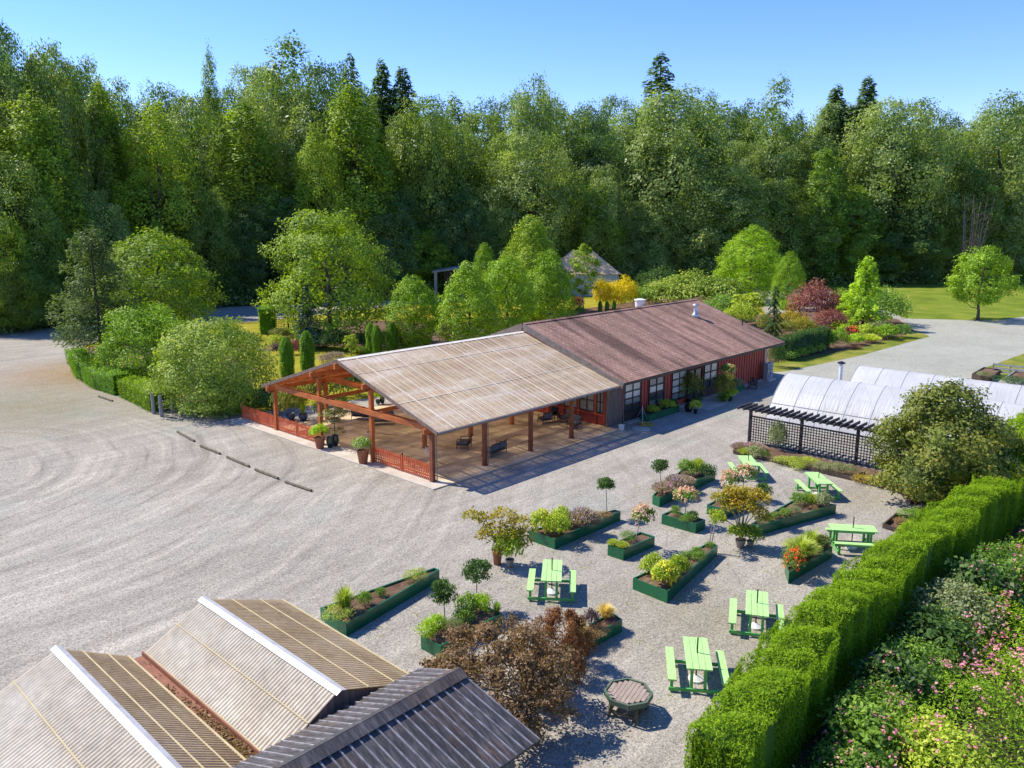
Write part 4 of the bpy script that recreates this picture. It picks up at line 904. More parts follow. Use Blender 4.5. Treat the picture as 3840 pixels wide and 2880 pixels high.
P, _ = potpx(c1, 525, 1268, 1175, 88, M['terracotta'], 'large terracotta pot at the left side of the pavilion entrance', .06); plant('coarse', on(P, .72), 1.05, .75, M['f_lime'], 'potted_plant', 'lime leafy plant in the terracotta pot left of the entrance', 'plant')
P, _ = potpx(c1, 878, 1390, 1280, 100, M['terracotta'], 'large terracotta pot at the foot of the middle gable post', .06); plant('mid', on(P, .78), 1.25, .72, M['f_shrub'], 'potted_plant', 'round leafy plant with white blooms in the pot by the middle post', 'plant', ('dots', M['b_white']))
potpx(c1, 607, 1262, 1175, 58, M['glazed'], 'shorter dark teal glazed jar by the entrance', .06, rim=False, name='glazed_jar')
P, _ = potpx(c1, 650, 1248, 1160, 62, M['glazed'], 'taller dark teal glazed jar holding a small maple', .06, rim=False, name='glazed_jar')
o = thing('potted_maple', 'small layered maple growing from the teal jar at the entrance', 'tree', on(P, .75)); m = MB(); m.tube((0, 0, 0), (.03, 0, 1.5), .03, .02, 6); m.build('stem', M['bark'], o)
g = np.random.default_rng(5); pts = []; 
for (z, r, n) in ((.35, .75, 130), (.95, .55, 60), (1.5, 1.0, 170), (1.7, .6, 70)):
    a = g.uniform(0, 6.28, n); u = np.sqrt(g.uniform(.05, 1, n))*r; pts.append(np.stack([np.cos(a)*u, np.sin(a)*u, z-.2*u+g.normal(0, .05, n)], 1))
pts = np.concatenate(pts); link('crown', leaf_mesh('crown', pts, np.tile([0, 0, 1.], (len(pts), 1)), .17, g.normal(.5, .2, len(pts)), .5, .35, g=g), M['f_olive'], o)
P, _ = potpx(c4, 238, 862, 738, 82, M['terracotta'], 'tall terracotta pot under the amber potted maple'); PA = P
P, _ = potpx(c4, 336, 884, 822, 66, M['stonepot'], 'pale stone pot in front of the terracotta pot'); plant('coarse', on(P, .38), 1.3, 1.15, M['f_yshrub'], 'potted_plant', 'yellow-green bush in the pale stone pot', 'plant')
P, _ = potpx(c5, 610, 888, 822, 88, M['stonepot'], 'larger stone pot at the foot of the amber maple'); PB = P; plant('coarse', on(P, .42), 1.15, .62, M['f_yshrub'], 'hosta', 'variegated hosta in the larger stone pot', 'plant')
P, _ = potpx(c5, 693, 888, 835, 60, M['stonepot'], 'smaller stone pot right of the hosta pot'); plant('coarse', on(P, .30), .95, .60, M['f_shrub'], 'hosta', 'green hosta in the smaller stone pot', 'plant')
def loose_maple(P, tiers, mat, label, stems, leaf=.135, name='japanese_maple', seed=3):
    """open maple: leafy sprays at the ends of forked stems; tiers are (dx along view right, dy away, z, radius, count)"""
    g = np.random.default_rng(seed); o = thing(name, label, 'tree', P); m = MB(); pts = []; tt = []
    r2 = np.array([rv[0], rv[1]]); f2 = np.array([fv[0], fv[1]])/math.hypot(fv[0], fv[1])
    for i, (dx, dy, z, r, n) in enumerate(tiers):
        n = int(n*1.7); c = np.array([*(r2*dx+f2*dy), z]); a = g.uniform(0, 6.28, n); u = np.sqrt(g.uniform(0, 1, n))*r
        p = c+np.stack([np.cos(a)*u, np.sin(a)*u, g.normal(0, .13*r+.03, n)-.25*u*u/r], 1); pts.append(p); tt.append(g.normal(.5, .10)+g.normal(0, .16, n))
        s0 = Vector((.05*(i % stems), .04*((i*2) % stems), 0)); e = Vector(c); k = Vector((e.x*.35, e.y*.35, e.z*.55))
        m.tube(s0, k, .030, .022, 6); m.tube(k, e, .022, .007, 5)
        for q in range(3): m.tube(k.lerp(e, .6), Vector(p[q]), .010, .004, 4, False)
    m.build('stem', M['palebark'], o); pts = np.concatenate(pts)
    link('crown', leaf_mesh('crown', pts, np.tile([0, 0, 1.], (len(pts), 1)), leaf, np.concatenate(tt), .55, .6, g=g), mat, o); return o
zk = (hgt(PA, c4(0, 455)[1])-.85)/2.2
loose_maple(on(PA, .85), [(t_[0], t_[1], t_[2]*zk, t_[3]*.95, t_[4]) for t_ in [(-.95, .1, 2.05, .5, 120), (-.6, .3, 1.75, .45, 90), (.25, .2, 2.05, .6, 170), (.9, .0, 1.75, .55, 140), (-.1, -.2, 1.35, .6, 150), (.6, -.2, 1.15, .6, 150), (1.2, .1, 1.0, .45, 90), (-.45, .1, .75, .5, 100), (1.0, -.1, .5, .5, 100)]], M['f_orange'], 'tall amber and green maple in the terracotta pot, left of the planters', 3, seed=8)
zk = (hgt(PB, c5(0, 410)[1])-.42)/3.05
loose_maple(on(PB, .42), [(t_[0]*.95, t_[1], t_[2]*zk, t_[3]*.85, t_[4]) for t_ in [(-.95, .2, 2.6, .5, 160), (-.35, .3, 2.9, .6, 240), (.3, .2, 2.85, .65, 260), (.75, 0, 2.65, .55, 200), (-.6, -.1, 2.2, .5, 150), (.05, -.2, 2.3, .6, 210), (.7, -.2, 1.9, .5, 120), (1.0, .1, 1.35, .42, 90), (-1.1, -.1, 1.5, .42, 80), (-.3, 0, 2.5, .5, 120)]], M['f_orange'], 'amber maple spreading over the planters from a stone pot', 4, seed=9)

# ------------------------------------------------------------------ picnic tables
def picnic(label, corners, sh, L_=1.85):
    P = [G(*sh(*q), .92) for q in corners]; c = sum(P)/4; a = (P[0]+P[1])/2; b = (P[2]+P[3])/2; d1 = b-a; a2 = (P[1]+P[2])/2; b2 = (P[0]+P[3])/2
    d = d1 if np.linalg.norm(d1[:2]) > np.linalg.norm((a2-b2)[:2]) else a2-b2; ang = math.atan2(d[1], d[0])
    o = picnic_proto() if not picnic.p else copy_tree(picnic.p); picnic.p = picnic.p or o
    o.location = (c[0], c[1], 0); o.rotation_euler = (0, 0, ang); tag(o, label, 'picnic table', 'mint green picnic tables'); return o
picnic.p = None
def picnic_proto():
    o = thing('picnic_table', 'x', 'picnic table'); m = MB()
    for i in range(4): m.box((0, -.285+i*.19, .90), (1.86, .178, .045))
    m.build('tabletop', M['mint'], o)
    m = MB(); m.box((0, -.33, .84), (1.60, .04, .08)); m.box((0, .33, .84), (1.60, .04, .08)); m.build('apron', M['leafgreen'], o)
    for sgn in (-1, 1):
        b = MB(); b.box((0, sgn*.78, .50), (1.86, .25, .045)); bo = b.build('bench', M['mint'], o)
        b = MB(); b.box((0, sgn*.78, .43), (1.66, .04, .09)); b.build('stretcher', M['leafgreen'], bo)
    for sx in (-1, 1):
        x = sx*.70
        for y in (-.20, .20): m = MB(); m.box((x, y, .50), (.09, .09, .76)); m.build('leg', M['leafgreen'], o)
        for y in (-.78, .78): m = MB(); m.box((x, y, .24), (.09, .09, .48)); m.build('bench_leg', M['leafgreen'], o)
        m = MB(); m.box((x+.068*sx, 0, .12), (.045, 1.74, .10)); m.box((x+.001, 0, .845), (.07, .60, .07)); m.build('cross_rail', M['leafgreen'], o)
    m = MB(); m.tube((0, 0, .02), (0, 0, 1.42), .022, .022, 8); m.build('umbrella_pole', M['dark'], o)
    m = MB(); m.lathe((0, 0, 0), [(.24, 0), (.24, .06), (.10, .13), (.04, .17)], 16); m.build('umbrella_base', M['white'], o); return o
picnic('mint picnic table between the amber potted maple and the tan grass planter', [(597, 830), (742, 832), (735, 990), (580, 985)], c4)
picnic('mint picnic table touching the hedge, nearest the octagonal wooden table', [(490, 390), (605, 395), (630, 555), (515, 545)], c7)
picnic('mint picnic table against the hedge, just past the nearest one', [(812, 155), (912, 160), (915, 282), (810, 275)], c7)
picnic('mint picnic table set broadside by the hedge and the red-flower planter', [(1350, 690), (1700, 710), (1745, 765), (1395, 748)], c5)
picnic('mint picnic table in front of the black lattice, beside the long planter', [(1150, 268), (1265, 268), (1385, 360), (1250, 362)], c5)
picnic('farthest mint picnic table, behind the cream hydrangea standards', [(590, 130), (700, 128), (770, 210), (650, 212)], c5)
# octagonal low table of planks
P = G(*c7(208, 770)); P[2] = 0
o = thing('octagonal_table', 'weathered octagonal plank table with green rim on splayed legs', 'table', P, R(14))
r_ = .67; zt = .64; oc = [(r_*math.cos(R(22.5+45*k)), r_*math.sin(R(22.5+45*k))) for k in range(8)]
m = MB(); ri = r_*.90; xw = ri*math.cos(R(22.5))
for i in range(9):
    y0 = -xw+2*xw*i/9; y1 = y0+2*xw/9-.012; ym = max(abs(y0), abs(y1)); ex = min(xw, xw+xw*math.tan(R(22.5))-ym) if ym > xw*math.tan(R(22.5)) else xw
    m.box((0, (y0+y1)/2, zt), (2*ex, y1-y0, .035))
m.build('plank_top', pm('pinkish_weathered_planks', (.36, .29, .24), (.25, .19, .155), 5, (.6, 6, 1), rough=.85, fine=.15), o)
m = MB()
for k in range(8): a, b = oc[k], oc[(k+1) % 8]; m.beam((a[0], a[1], zt-.045), (b[0], b[1], zt-.045), .06, .15)
m.build('rim', pm('worn_green_rim', (.07, .14, .09), (.14, .15, .11), 4, rough=.7), o)
for k in range(4): a = R(45+90*k); m = MB(); m.beam((.50*math.cos(a), .50*math.sin(a), zt-.1), (.60*math.cos(a), .60*math.sin(a), 0), .09, .09); m.build('leg', M['log'], o)
m = MB()
for k in range(4): a, b = R(45+90*k), R(135+90*k); m.beam((.57*math.cos(a), .57*math.sin(a), .16), (.57*math.cos(b), .57*math.sin(b), .16), .05, .09)
m.build('stretcher', M['log'], o)

# ------------------------------------------------------------------ lounge furniture under the pavilion
def lounge(P, rz, w, label, cat='armchair', z=.06, cush=True, round_=False):
    o = thing('lounge_'+('sofa' if w > 1 else 'chair'), label, cat, (P[0], P[1], z), rz, 'lounge furniture under the pavilion'); d = .72
    for sx in (-1, 1):
        m = MB(); x = sx*w/2
        m.tube((x, d/2, 0), (x*.98, d/2-.03, .60), .024, .022, 6); m.build('leg', M['chairwood'], o)
        m = MB(); m.tube((x, -d/2, 0), (x*.98, -d/2-.02, .62), .024, .022, 6); m.build('leg', M['chairwood'], o)
        m = MB(); m.path([(x*.98, d/2-.03, .60), (x*1.02, 0, .64), (x*.98, -d/2-.02, .66)], .026); m.build('armrest', M['chairwood'], o)
    m = MB(); m.box((0, 0, .27), (w, d, .05)); m.build('seat_frame', M['chairwood'], o)
    m = MB()
    if round_:
        pts = [(w/2*math.cos(t), -d/2-.02-.14*math.sin(t), .66+.24*math.sin(t)) for t in np.linspace(0, math.pi, 11)]; m.path(pts, .026)
        for k in range(1, 10): m.tube(pts[k], (pts[k][0]*.85, -d/2+.03, .28), .010, .010, 5)
    else:
        m.beam((-w/2, -d/2-.06, .80), (w/2, -d/2-.06, .80), .05, .06)
        for k in range(int(w/.12)): x = -w/2+.06+k*(w-.12)/max(1, int(w/.12)-1); m.tube((x, -d/2-.06, .80), (x, -d/2+.02, .28), .010, .010, 5)
    m.build('backrest', M['chairwood'], o)
    n = max(1, round(w/.7))
    for k in range(n):
        x = -w/2+w*(k+.5)/n; m = MB(); m.box((x, .02, .36), (w/n-.04, d-.08, .13)); c = m.build('seat_cushion', M['cushion'], o); bev(c, .04)
        if not round_: m = MB(); m.beam((x, -d/2+.06, .40), (x, -d/2-.01, .80), w/n-.05, .13, (0, 1, .1)); c = m.build('back_cushion', M['cushion'], o); bev(c, .04)
    return o
def bev(o, w):
    b = o.modifiers.new('soft', 'BEVEL'); b.width = w; b.segments = 2
lounge(G(*c1(1703, 1265), .06), R(30), .74, 'round-backed lounge chair standing alone under the pavilion roof', round_=True)
lounge(G(*c1(1950, 1318), .06), R(8), 1.5, 'grey lounge sofa beside the second right-hand pavilion post', 'sofa')
lounge(G(*c1(880, 1030), .06), R(-60), 1.5, 'grey sofa at the sunny left side of the pavilion floor', 'sofa')
lounge(G(*c1(1040, 1070), .06), R(140), 1.5, 'grey sofa seen from behind near the middle gable post', 'sofa')
lounge(G(*c2(318, 1185), .06), R(-20), .74, 'lounge chair left of the round table by the shop windows')
lounge(G(*c2(475, 1175), .06), R(60), .74, 'lounge chair behind the round table by the shop windows')
lounge(G(*c2(560, 1225), .06), R(100), .74, 'lounge chair right of the round table, behind a post')
P = G(*c2(395, 1175), .06); o = thing('round_table', 'round side table carrying a dark pot, near the shop windows', 'table', P)
m = MB(); m.lathe((0, 0, .52), [(.42, 0), (.42, .04)], 20, True, True); m.build('tabletop', M['chairwood'], o)
for k in range(4): a = R(45+90*k); m = MB(); m.tube((.25*math.cos(a), .25*math.sin(a), .52), (.36*math.cos(a), .36*math.sin(a), 0), .022, .02, 6); m.build('leg', M['chairwood'], o)
pot((P[0], P[1], P[2]+.56), .28, .52, M['blackpot'], 'dark glazed pot standing on the round table', rim=False, name='glazed_jar')
# pots on the garden side of the floor
def pp(sh, x, yb, yt, w, mat, lab, pk, pw, ph, pmat, plab, z=.06, rim=False, fl=None):
    P, _ = potpx(sh, x, yb, yt, w, M[mat], lab, z, rim=rim, name='glazed_jar'); h = hgt(P, sh(x, yt)[1])-z
    plant(pk, on(P, h*.84), pw, ph, M[pmat], 'potted_plant', plab, 'plant', fl)
pp(c1, 285, 1030, 985, 80, 'blueglaze', 'blue glazed pot behind the left picket fence', 'big', 2.6, 2.3, 'f_olive', 'rusty green maple bush in the blue pot behind the fence')
pp(c1, 388, 1035, 985, 75, 'blueglaze', 'blue glazed pot right of the maple pot, inside the fence', 'upright', .9, 1.1, 'f_lime', 'lime dwarf conifer in the blue pot')
pp(c1, 690, 955, 915, 60, 'blueglaze', 'blue pot at the far side of the pavilion terrace', 'mid', 1.2, .8, 'f_dshrub', 'dark bush in the far blue pot')
pp(c1, 640, 1045, 1020, 95, 'stonepot', 'wide pale bowl planter near the sunny sofa', 'mid', 1.5, .6, 'f_grey', 'white-flowered planting in the pale bowl', fl=('dots', M['b_white']))
pp(c1, 1000, 905, 870, 40, 'glazed', 'teal jar at the back of the pavilion, left of two', 'mid', .9, .9, 'f_lime', 'lime plant in the left teal jar')
pp(c1, 1035, 900, 845, 40, 'glazed', 'teal jar at the back of the pavilion, right of two', 'mid', .7, .4, 'f_dshrub', 'dark plant in the right teal jar')
P = G(*c1(520, 1000), .06); plant('mid', P, .8, 1.0, M['f_dshrub'], 'shrub', 'dark flowering bush beside the second gable post', 'shrub', ('dots', M['b_pink']))

# ------------------------------------------------------------------ along the shop front
def trough(x0, x1, y0, y1, h, label):
    o = thing('planter_box', label, 'planter', ((x0+x1)/2, (y0+y1)/2, 0), 0, 'green planter boxes along the shop front'); S = ((x0+x1)/2, (y0+y1)/2, 0)
    for c, d in ((((x0+x1)/2, y0+.02, h/2), (x1-x0, .04, h)), (((x0+x1)/2, y1-.02, h/2), (x1-x0, .04, h)), ((x0+.02, (y0+y1)/2, h/2), (.04, y1-y0-.082, h)), ((x1-.02, (y0+y1)/2, h/2), (.04, y1-y0-.082, h))):
        m = MB(S); m.box(c, d); m.build('side_board', M['dkgreen'], o)
    m = MB(S); m.box(((x0+x1)/2, (y0+y1)/2, h*.45), (x1-x0-.09, y1-y0-.09, h*.85)); m.build('soil', M['mulch'], o)
trough(18.9, 22.9, -1.15, -.45, .48, 'long low green planter under the shop windows, left of the door')
trough(31.6, 33.2, -1.0, -.40, .48, 'short green planter by the red boards right of the shop door')
def shp(kind, x, y, z, w, h, mat, lab, fl=None, name='shrub', cat='plant'): plant(kind, (x, y, z), w, h, M[mat], name, lab, cat, fl)
shp('coarse', 19.9, -.85, .42, 1.0, .55, 'f_yshrub', 'lime plant at the left of the long shop planter')
shp('coarse', 21.7, -.85, .42, 1.2, .60, 'f_yshrub', 'larger lime plant at the right of the long shop planter')
shp('mid', 22.6, -.8, .42, .8, .5, 'f_dshrub', 'dark plant at the right end of the long shop planter')
shp('mid', 32.4, -.7, .42, 1.3, .6, 'f_grey', 'grey-leaved plant with white blooms in the short shop planter', ('dots', M['b_white']))
P, _ = potpx(cb, 1040, 710, 600, 115, M['blackpot'], 'large black pot left of the shop door', 0, rim=False, name='glazed_jar')
P, _ = potpx(cb, 1135, 740, 680, 55, M['blackpot'], 'small black pot with yellow flowers beside the doorstep'); plant('mid', on(P, .3), .95, .62, M['f_yshrub'], 'potted_plant', 'yellow and orange flowers in the small black pot', 'flowers', ('heads', M['b_yellow']))
P, _ = potpx(cb, 1165, 640, 600, 60, M['blackpot'], 'black pot behind the yellow flowers'); plant('mid', on(P, .25), .8, .5, M['f_dshrub'], 'potted_plant', 'dark green plant behind the yellow flowers', 'plant')
P, _ = potpx(cb, 1040, 600, 540, 70, M['blackpot'], 'black pot under the tall bush left of the shop door'); plant('big', on(P, .3), 1.9, 2.1, M['f_olive'], 'potted_tree', 'tall olive bush standing before the shop door', 'shrub')
P, _ = potpx(cb, 1520, 570, 500, 80, M['blackpot'], 'black pot under the tall hydrangea right of the door'); plant('big', on(P, .3), 1.7, 1.9, M['f_olive'], 'potted_tree', 'tall bush right of the shop door', 'shrub'); plant('loose' if False else 'mid', (P[0]+1.1, P[1]+.35, 1.9), 1.3, .8, M['f_shrub'], 'hydrangea', 'peach-flowered hydrangea top against the red boards', 'shrub', ('heads', M['b_peach']))
P, _ = potpx(cb, 1615, 560, 505, 60, M['blackpot'], 'small black pot of lime leaves right of the doorstep'); plant('coarse', on(P, .25), 1.15, .65, M['f_lime'], 'potted_plant', 'lime trailing plant right of the doorstep', 'plant')
plant('mid', (P[0]-.9, P[1]+.1, 0), 1.0, .7, M['f_shrub'], 'shrub', 'green bush left of the lime trailing plant', 'shrub')
# tripod and coiled hose
P = G(*cb(395, 860)); o = thing('tripod_stand', 'light metal tripod stand with red head near the shop corner', 'tripod', P)
for k in range(3): a = R(100+120*k); m = MB(); m.tube((0, 0, 1.05), (.52*math.cos(a), .52*math.sin(a), 0), .016, .014, 6); m.build('leg', M['galv'], o)
m = MB(); m.tube((0, 0, .55), (0, 0, 1.25), .018, .018, 6); m.build('pole', M['galv'], o)
m = MB(); m.box((0, 0, 1.30), (.16, .10, .20)); m.tube((-.12, 0, 1.33), (.14, 0, 1.33), .05, .05, 10); m.build('head', pm('red_enamel', (.35, .04, .04), rough=.4, bmp=0), o)
P = G(*cb(452, 893)); m = MB()
for k in range(5):
    rr = .52-.055*k; m.path([(rr*math.cos(t), rr*math.sin(t), .03+.03*(k % 2)) for t in np.linspace(0, 6.283, 25)], .026, 5)
o = tag(m.build('hose', M['yellowhose'], None, True), 'coil of yellow hose lying on the gravel by the tripod', 'hose'); o.location = (P[0], P[1], 0)
P = G(*cb(385, 955)); m = MB(); m.lathe((0, 0, 0), [(.62, 0), (.62, .03), (.55, .045), (.001, .05)], 24, False); o = tag(m.build('manhole_cover', M['concrete']), 'round pale concrete cover in the gravel by the tripod', 'manhole cover'); o.location = tuple(P)
P = G(*cb(112, 965)); m = MB(); m.box((0, 0, .16), (.26, .26, .32)); m.box((0, 0, .335), (.32, .32, .04)); o = tag(m.build('drain_box', M['white']), 'small white drain box at the corner of the pavilion slab', 'drain box'); o.location = tuple(P)
# heat pump with two fans
ax, ay = 38.3, -.62; o = thing('heat_pump', 'tall grey heat pump with two round fans at the end of the red wall', 'heat pump', (ax, ay, 0))
m = MB(); m.box((0, 0, .06), (1.35, .85, .12)); m.build('base', M['concrete'], o)
m = MB(); m.box((0, 0, .82), (1.0, .40, 1.40)); bev(m.build('cabinet', M['acgrey'], o), .02)
for z in (.48, 1.14):
    m = MB()
    for r1 in (.27, .20, .13, .06): m.path([(-.02+r1*math.cos(t), -.225, z+r1*math.sin(t)) for t in np.linspace(0, 6.283, 21)], .012, 5)
    for k in range(8): a = k*.785; m.tube((-.02, -.225, z), (-.02+.27*math.cos(a), -.225, z+.27*math.sin(a)), .006, .006, 4)
    f = m.build('fan', M['galv'], o); m = MB(); m.tube((-.02, -.199, z), (-.02, -.206, z), .27, .27, 20); m.build('fan_shroud', M['dark'], f)
# dark wooden garden chair
P = G(*cb(1925, 400)); o = thing('wooden_chair', 'low dark wooden garden chair by the red boards', 'chair', P, R(-70)); m = MB()
for k in range(5): m.box((0, -.2+k*.11, .34-.02*k), (.52, .095, .022))
m.build('seat', M['chairwood'], o); m = MB()
for k in range(5): x = -.22+k*.11; m.beam((x, .28, .26), (x*1.15, .55, .92-.03*abs(k-2)), .095, .02, (0, 1, .4))
m.build('backrest', M['chairwood'], o)
for sx in (-1, 1):
    m = MB(); m.box((sx*.33, 0, .56), (.13, .72, .025)); m.build('armrest', M['chairwood'], o)
    m = MB(); m.box((sx*.31, -.28, .27), (.04, .09, .55)); m.build('leg', M['chairwood'], o); m = MB(); m.beam((sx*.29, -.25, .30), (sx*.29, .58, .04), .03, .12); m.box((sx*.31, .30, .28), (.035, .07, .55)); m.build('leg', M['chairwood'], o)

# ------------------------------------------------------------------ parking logs
labs = ['farthest from the pavilion corner', 'second from the far end', 'in the middle of the row', 'second from the near end', 'nearest the foreground']
for lab, a, b in zip(labs, [(-4.73, 20.0), (-5.25, 15.7), (-5.3, 12.28), (-5.4, 8.88), (-5.4, 5.74)], [(-5.03, 17.0), (-5.25, 13.24), (-5.34, 9.66), (-5.36, 6.55), (-5.25, 3.52)]):
    m = MB((a[0], a[1], 0)); m.tube((a[0], a[1], .07), (b[0], b[1], .07), .078, .072, 10); tag(m.build('parking_log', M['log'], None), 'weathered round parking log, '+lab, 'log', 'row of parking logs on the gravel').location = (a[0], a[1], 0)
a, b = G(*cl(335, 660)), G(*cl(475, 708)); m = MB(tuple(a)); m.tube((a[0], a[1], .07), (b[0], b[1], .07), .078, .072, 10); tag(m.build('parking_log', M['log']), 'lone pale parking log by the low hedge at the left', 'log').location = tuple(a)
# farm gate with its posts
pa, pb, pc = G(*cl(905, 835)), G(*cl(985, 862)), G(*cl(1205, 815))
o = thing('farm_gate', 'grey metal farm gate between round wooden posts by the low hedge', 'gate', pb)
for q, r_, h_ in ((pa, .13, 1.55), (pb, .14, 1.55), (pc, .09, .95)):
    m = MB(tuple(pb)); m.tube((q[0], q[1], -.1), (q[0], q[1], h_), r_, r_*.93, 10); m.build('gate_post', pm('grey_post', (.36, .35, .33), (.25, .24, .22), 4, (1, 1, .3), rough=.9), o)
m = MB(tuple(pb)); q0 = Vector(pb)+(Vector(pc)-Vector(pb))*.06; q1 = Vector(pb)+(Vector(pc)-Vector(pb))*.94
for z in (.25, .50, .78, 1.10): m.tube(q0+Vector((0, 0, z)), q1+Vector((0, 0, z)), .022, .022, 6)
for t in (0, .5, 1): p_ = q0.lerp(q1, t); m.tube(p_+Vector((0, 0, .25)), p_+Vector((0, 0, 1.10)), .022, .022, 6)
m.build('gate_leaf', M['galv'], o)
# ------------------------------------------------------------------ black lattice screens with rafters
def lattice_screen(p, q, nb, label, h=2.05, zt=1.72, zb=.10, pitch=.16, raft=True, rl=1.8, group='black lattice screens'):
    p = Vector((p[0], p[1], 0)); q = Vector((q[0], q[1], 0)); d = (q-p).normalized(); nrm_ = Vector((-d.y, d.x, 0)); Ln = (q-p).length
    o = thing('lattice_screen', label, 'lattice fence', p, 0, group); off = tuple(p)
    for i in range(nb+1):
        c = p+d*(Ln*i/nb); m = MB(off); m.box((c.x, c.y, h/2), (.16, .16, h), math.atan2(d.y, d.x)); m.build('post', M['blackwood'], o)
    for i in range(nb):
        a = p+d*(Ln*i/nb+.08); b = p+d*(Ln*(i+1)/nb-.08)
        for z in (zb, zt): m = MB(off); m.beam(a+Vector((0, 0, z)), b+Vector((0, 0, z)), .07, .09); m.build('rail', M['blackwood'], o)
        m = MB(off); n = int((b-a).length/pitch)
        for k in range(1, n): c = a.lerp(b, k/n)+nrm_*.012; m.beam(c+Vector((0, 0, zb+.04)), c+Vector((0, 0, zt-.04)), .012, .05, nrm_.cross(Vector((0, 0, 1))))
        nz = int((zt-zb)/pitch)
        for k in range(1, nz): z = zb+(zt-zb)*k/nz; m.beam(a+Vector((0, 0, z))-nrm_*.012, b+Vector((0, 0, z))-nrm_*.012, .012, .05)
        m.build('lattice_panel', M['blackwood'], o)
    if raft:
        for s_ in (-1, 1): m = MB(off); m.beam(p-d*.55+nrm_*(.10*s_)+Vector((0, 0, h)), q+d*.3+nrm_*(.10*s_)+Vector((0, 0, h)), .045, .17); m.build('beam', M['blackwood'], o)
        n = int(Ln/.40)
        for k in range(n+2):
            c = p+d*(-.45+k*.40)+Vector((0, 0, h+.13)); m = MB(off); m.beam(c-nrm_*rl/2, c+nrm_*rl/2, .06, .17); m.build('rafter', M['greyrafter'], o)
    return o
lattice_screen((18.75, -8.75), (18.55, -18.7), 3, 'long black lattice screen with slanting rafters in front of the plastic tunnels', h=2.2, zt=1.75)
lattice_screen((14.7, -19.6), (17.9, -21.6), 2, 'dark slatted lattice arbour half hidden under the olive tree', h=1.55, zt=1.35, rl=1.2)
lattice_screen(G(*ck(425, 730)), G(*ck(930, 770)), 2, 'distant black lattice screen by the blue spruce', h=2.6, zt=2.0, pitch=.24)
# climber on the lattice
P = G(*c3(310, 860)); plant('big', (P[0]+.2, P[1], 0), 1.1, 1.75, M['f_grey'], 'climbing_plant', 'pale green climber growing against the black lattice', 'climber')
# timber edging of the two beds
m = MB(); pts = [(18.3, -5.5), (16.4, -5.45), (15.4, -6.6), (15.8, -12.0), (15.0, -16.2), (13.9, -19.6)]
E0 = [G(*c3(0, 882)), G(*c3(540, 1000)), G(*c3(870, 1078)), G(*c3(1215, 1170)), G(*c3(1300, 1250))]
bed_o = thing('bed_edging', 'dark timber edging in front of the lattice bed', 'garden edging', tuple(E0[0]))
for a, b in zip(E0[:-1], E0[1:]): m = MB(tuple(E0[0])); m.beam((a[0], a[1], .10), (b[0], b[1], .10), .06, .24); m.build('board', M['railwood'], bed_o)
a, b = G(*c3(870, 1078)), G(*c3(960, 1030)); m = MB(tuple(E0[0])); m.beam((a[0], a[1], .09), (b[0], b[1], .09), .06, .22); m.build('board', M['railwood'], bed_o)
E1 = [G(*c3(1330, 1500)), G(*c3(1095, 1425)), G(*c3(1190, 1345)), G(*c3(1420, 1400))]; bo2 = thing('bed_edging', 'low square timber edging beside the hedge', 'garden edging', tuple(E1[1]))
for a, b in zip(E1[:-1], E1[1:]): m = MB(tuple(E1[1])); m.beam((a[0], a[1], .10), (b[0], b[1], .10), .06, .24); m.build('board', M['railwood'], bo2)
for (k, x, yb, yt, w, mt, fl, lab) in [('spike', 50, 865, 800, 130, 'f_dullpurple', ('tips', M['b_magenta']), 'pink heather clump at the left tip of the lattice bed'), ('spike', 150, 850, 800, 150, 'f_dullpurple', ('tips', M['b_magenta']), 'second pink heather clump at the foot of the lattice'), ('spike', 95, 890, 840, 120, 'f_grass', None, 'lime tuft in front of the heather'), ('mid', 160, 910, 835, 120, 'f_grey', None, 'pale green mound behind the farthest picnic table'), ('mid', 235, 915, 870, 60, 'f_shrub', None, 'small brownish bush right of the pale mound'),
    ('flat', 355, 955, 905, 120, 'f_grass', None, 'olive mat on the lattice bed'), ('flat', 455, 975, 905, 130, 'f_yshrub', None, 'bright yellow-green mat on the lattice bed'), ('flat', 555, 965, 912, 130, 'f_yshrub', None, 'yellow-green mat right of the brightest one'), ('flat', 480, 995, 945, 90, 'f_grass', None, 'low olive mound below the yellow-green mats'), ('fine', 650, 1000, 940, 110, 'f_grey', None, 'grey-green mound left of three behind the middle picnic table'), ('fine', 735, 1025, 950, 130, 'f_grey', None, 'large grey-green mound behind the middle picnic table'), ('fine', 840, 1030, 965, 110, 'f_grey', None, 'grey-green mound at the right end of the lattice bed'),
    ('flat', 960, 1085, 1045, 150, 'f_orange', None, 'orange creeping mat in the edged bed'), ('flat', 1075, 1110, 1060, 130, 'f_grass', None, 'yellow creeping mat right of the orange one'), ('flat', 1150, 1120, 1065, 110, 'f_shrub', None, 'green mat under the olive tree'),
    ('mid', 1300, 1345, 1300, 160, 'f_shrub', None, 'low green mound in the square bed by the hedge'), ('flat', 1230, 1390, 1360, 110, 'f_brown', None, 'brown mat in the square bed by the hedge'), ('spike', 1290, 1420, 1380, 90, 'f_tan', None, 'sparse orange tuft in the square bed by the hedge'), ('mid', 1370, 1330, 1285, 130, 'f_shrub', None, 'leafy green plant at the foot of the hedge')]:
    pl(c3, k, x, yb, yt, w, M[mt], 'shrub', lab, 'plant', .05, fl)

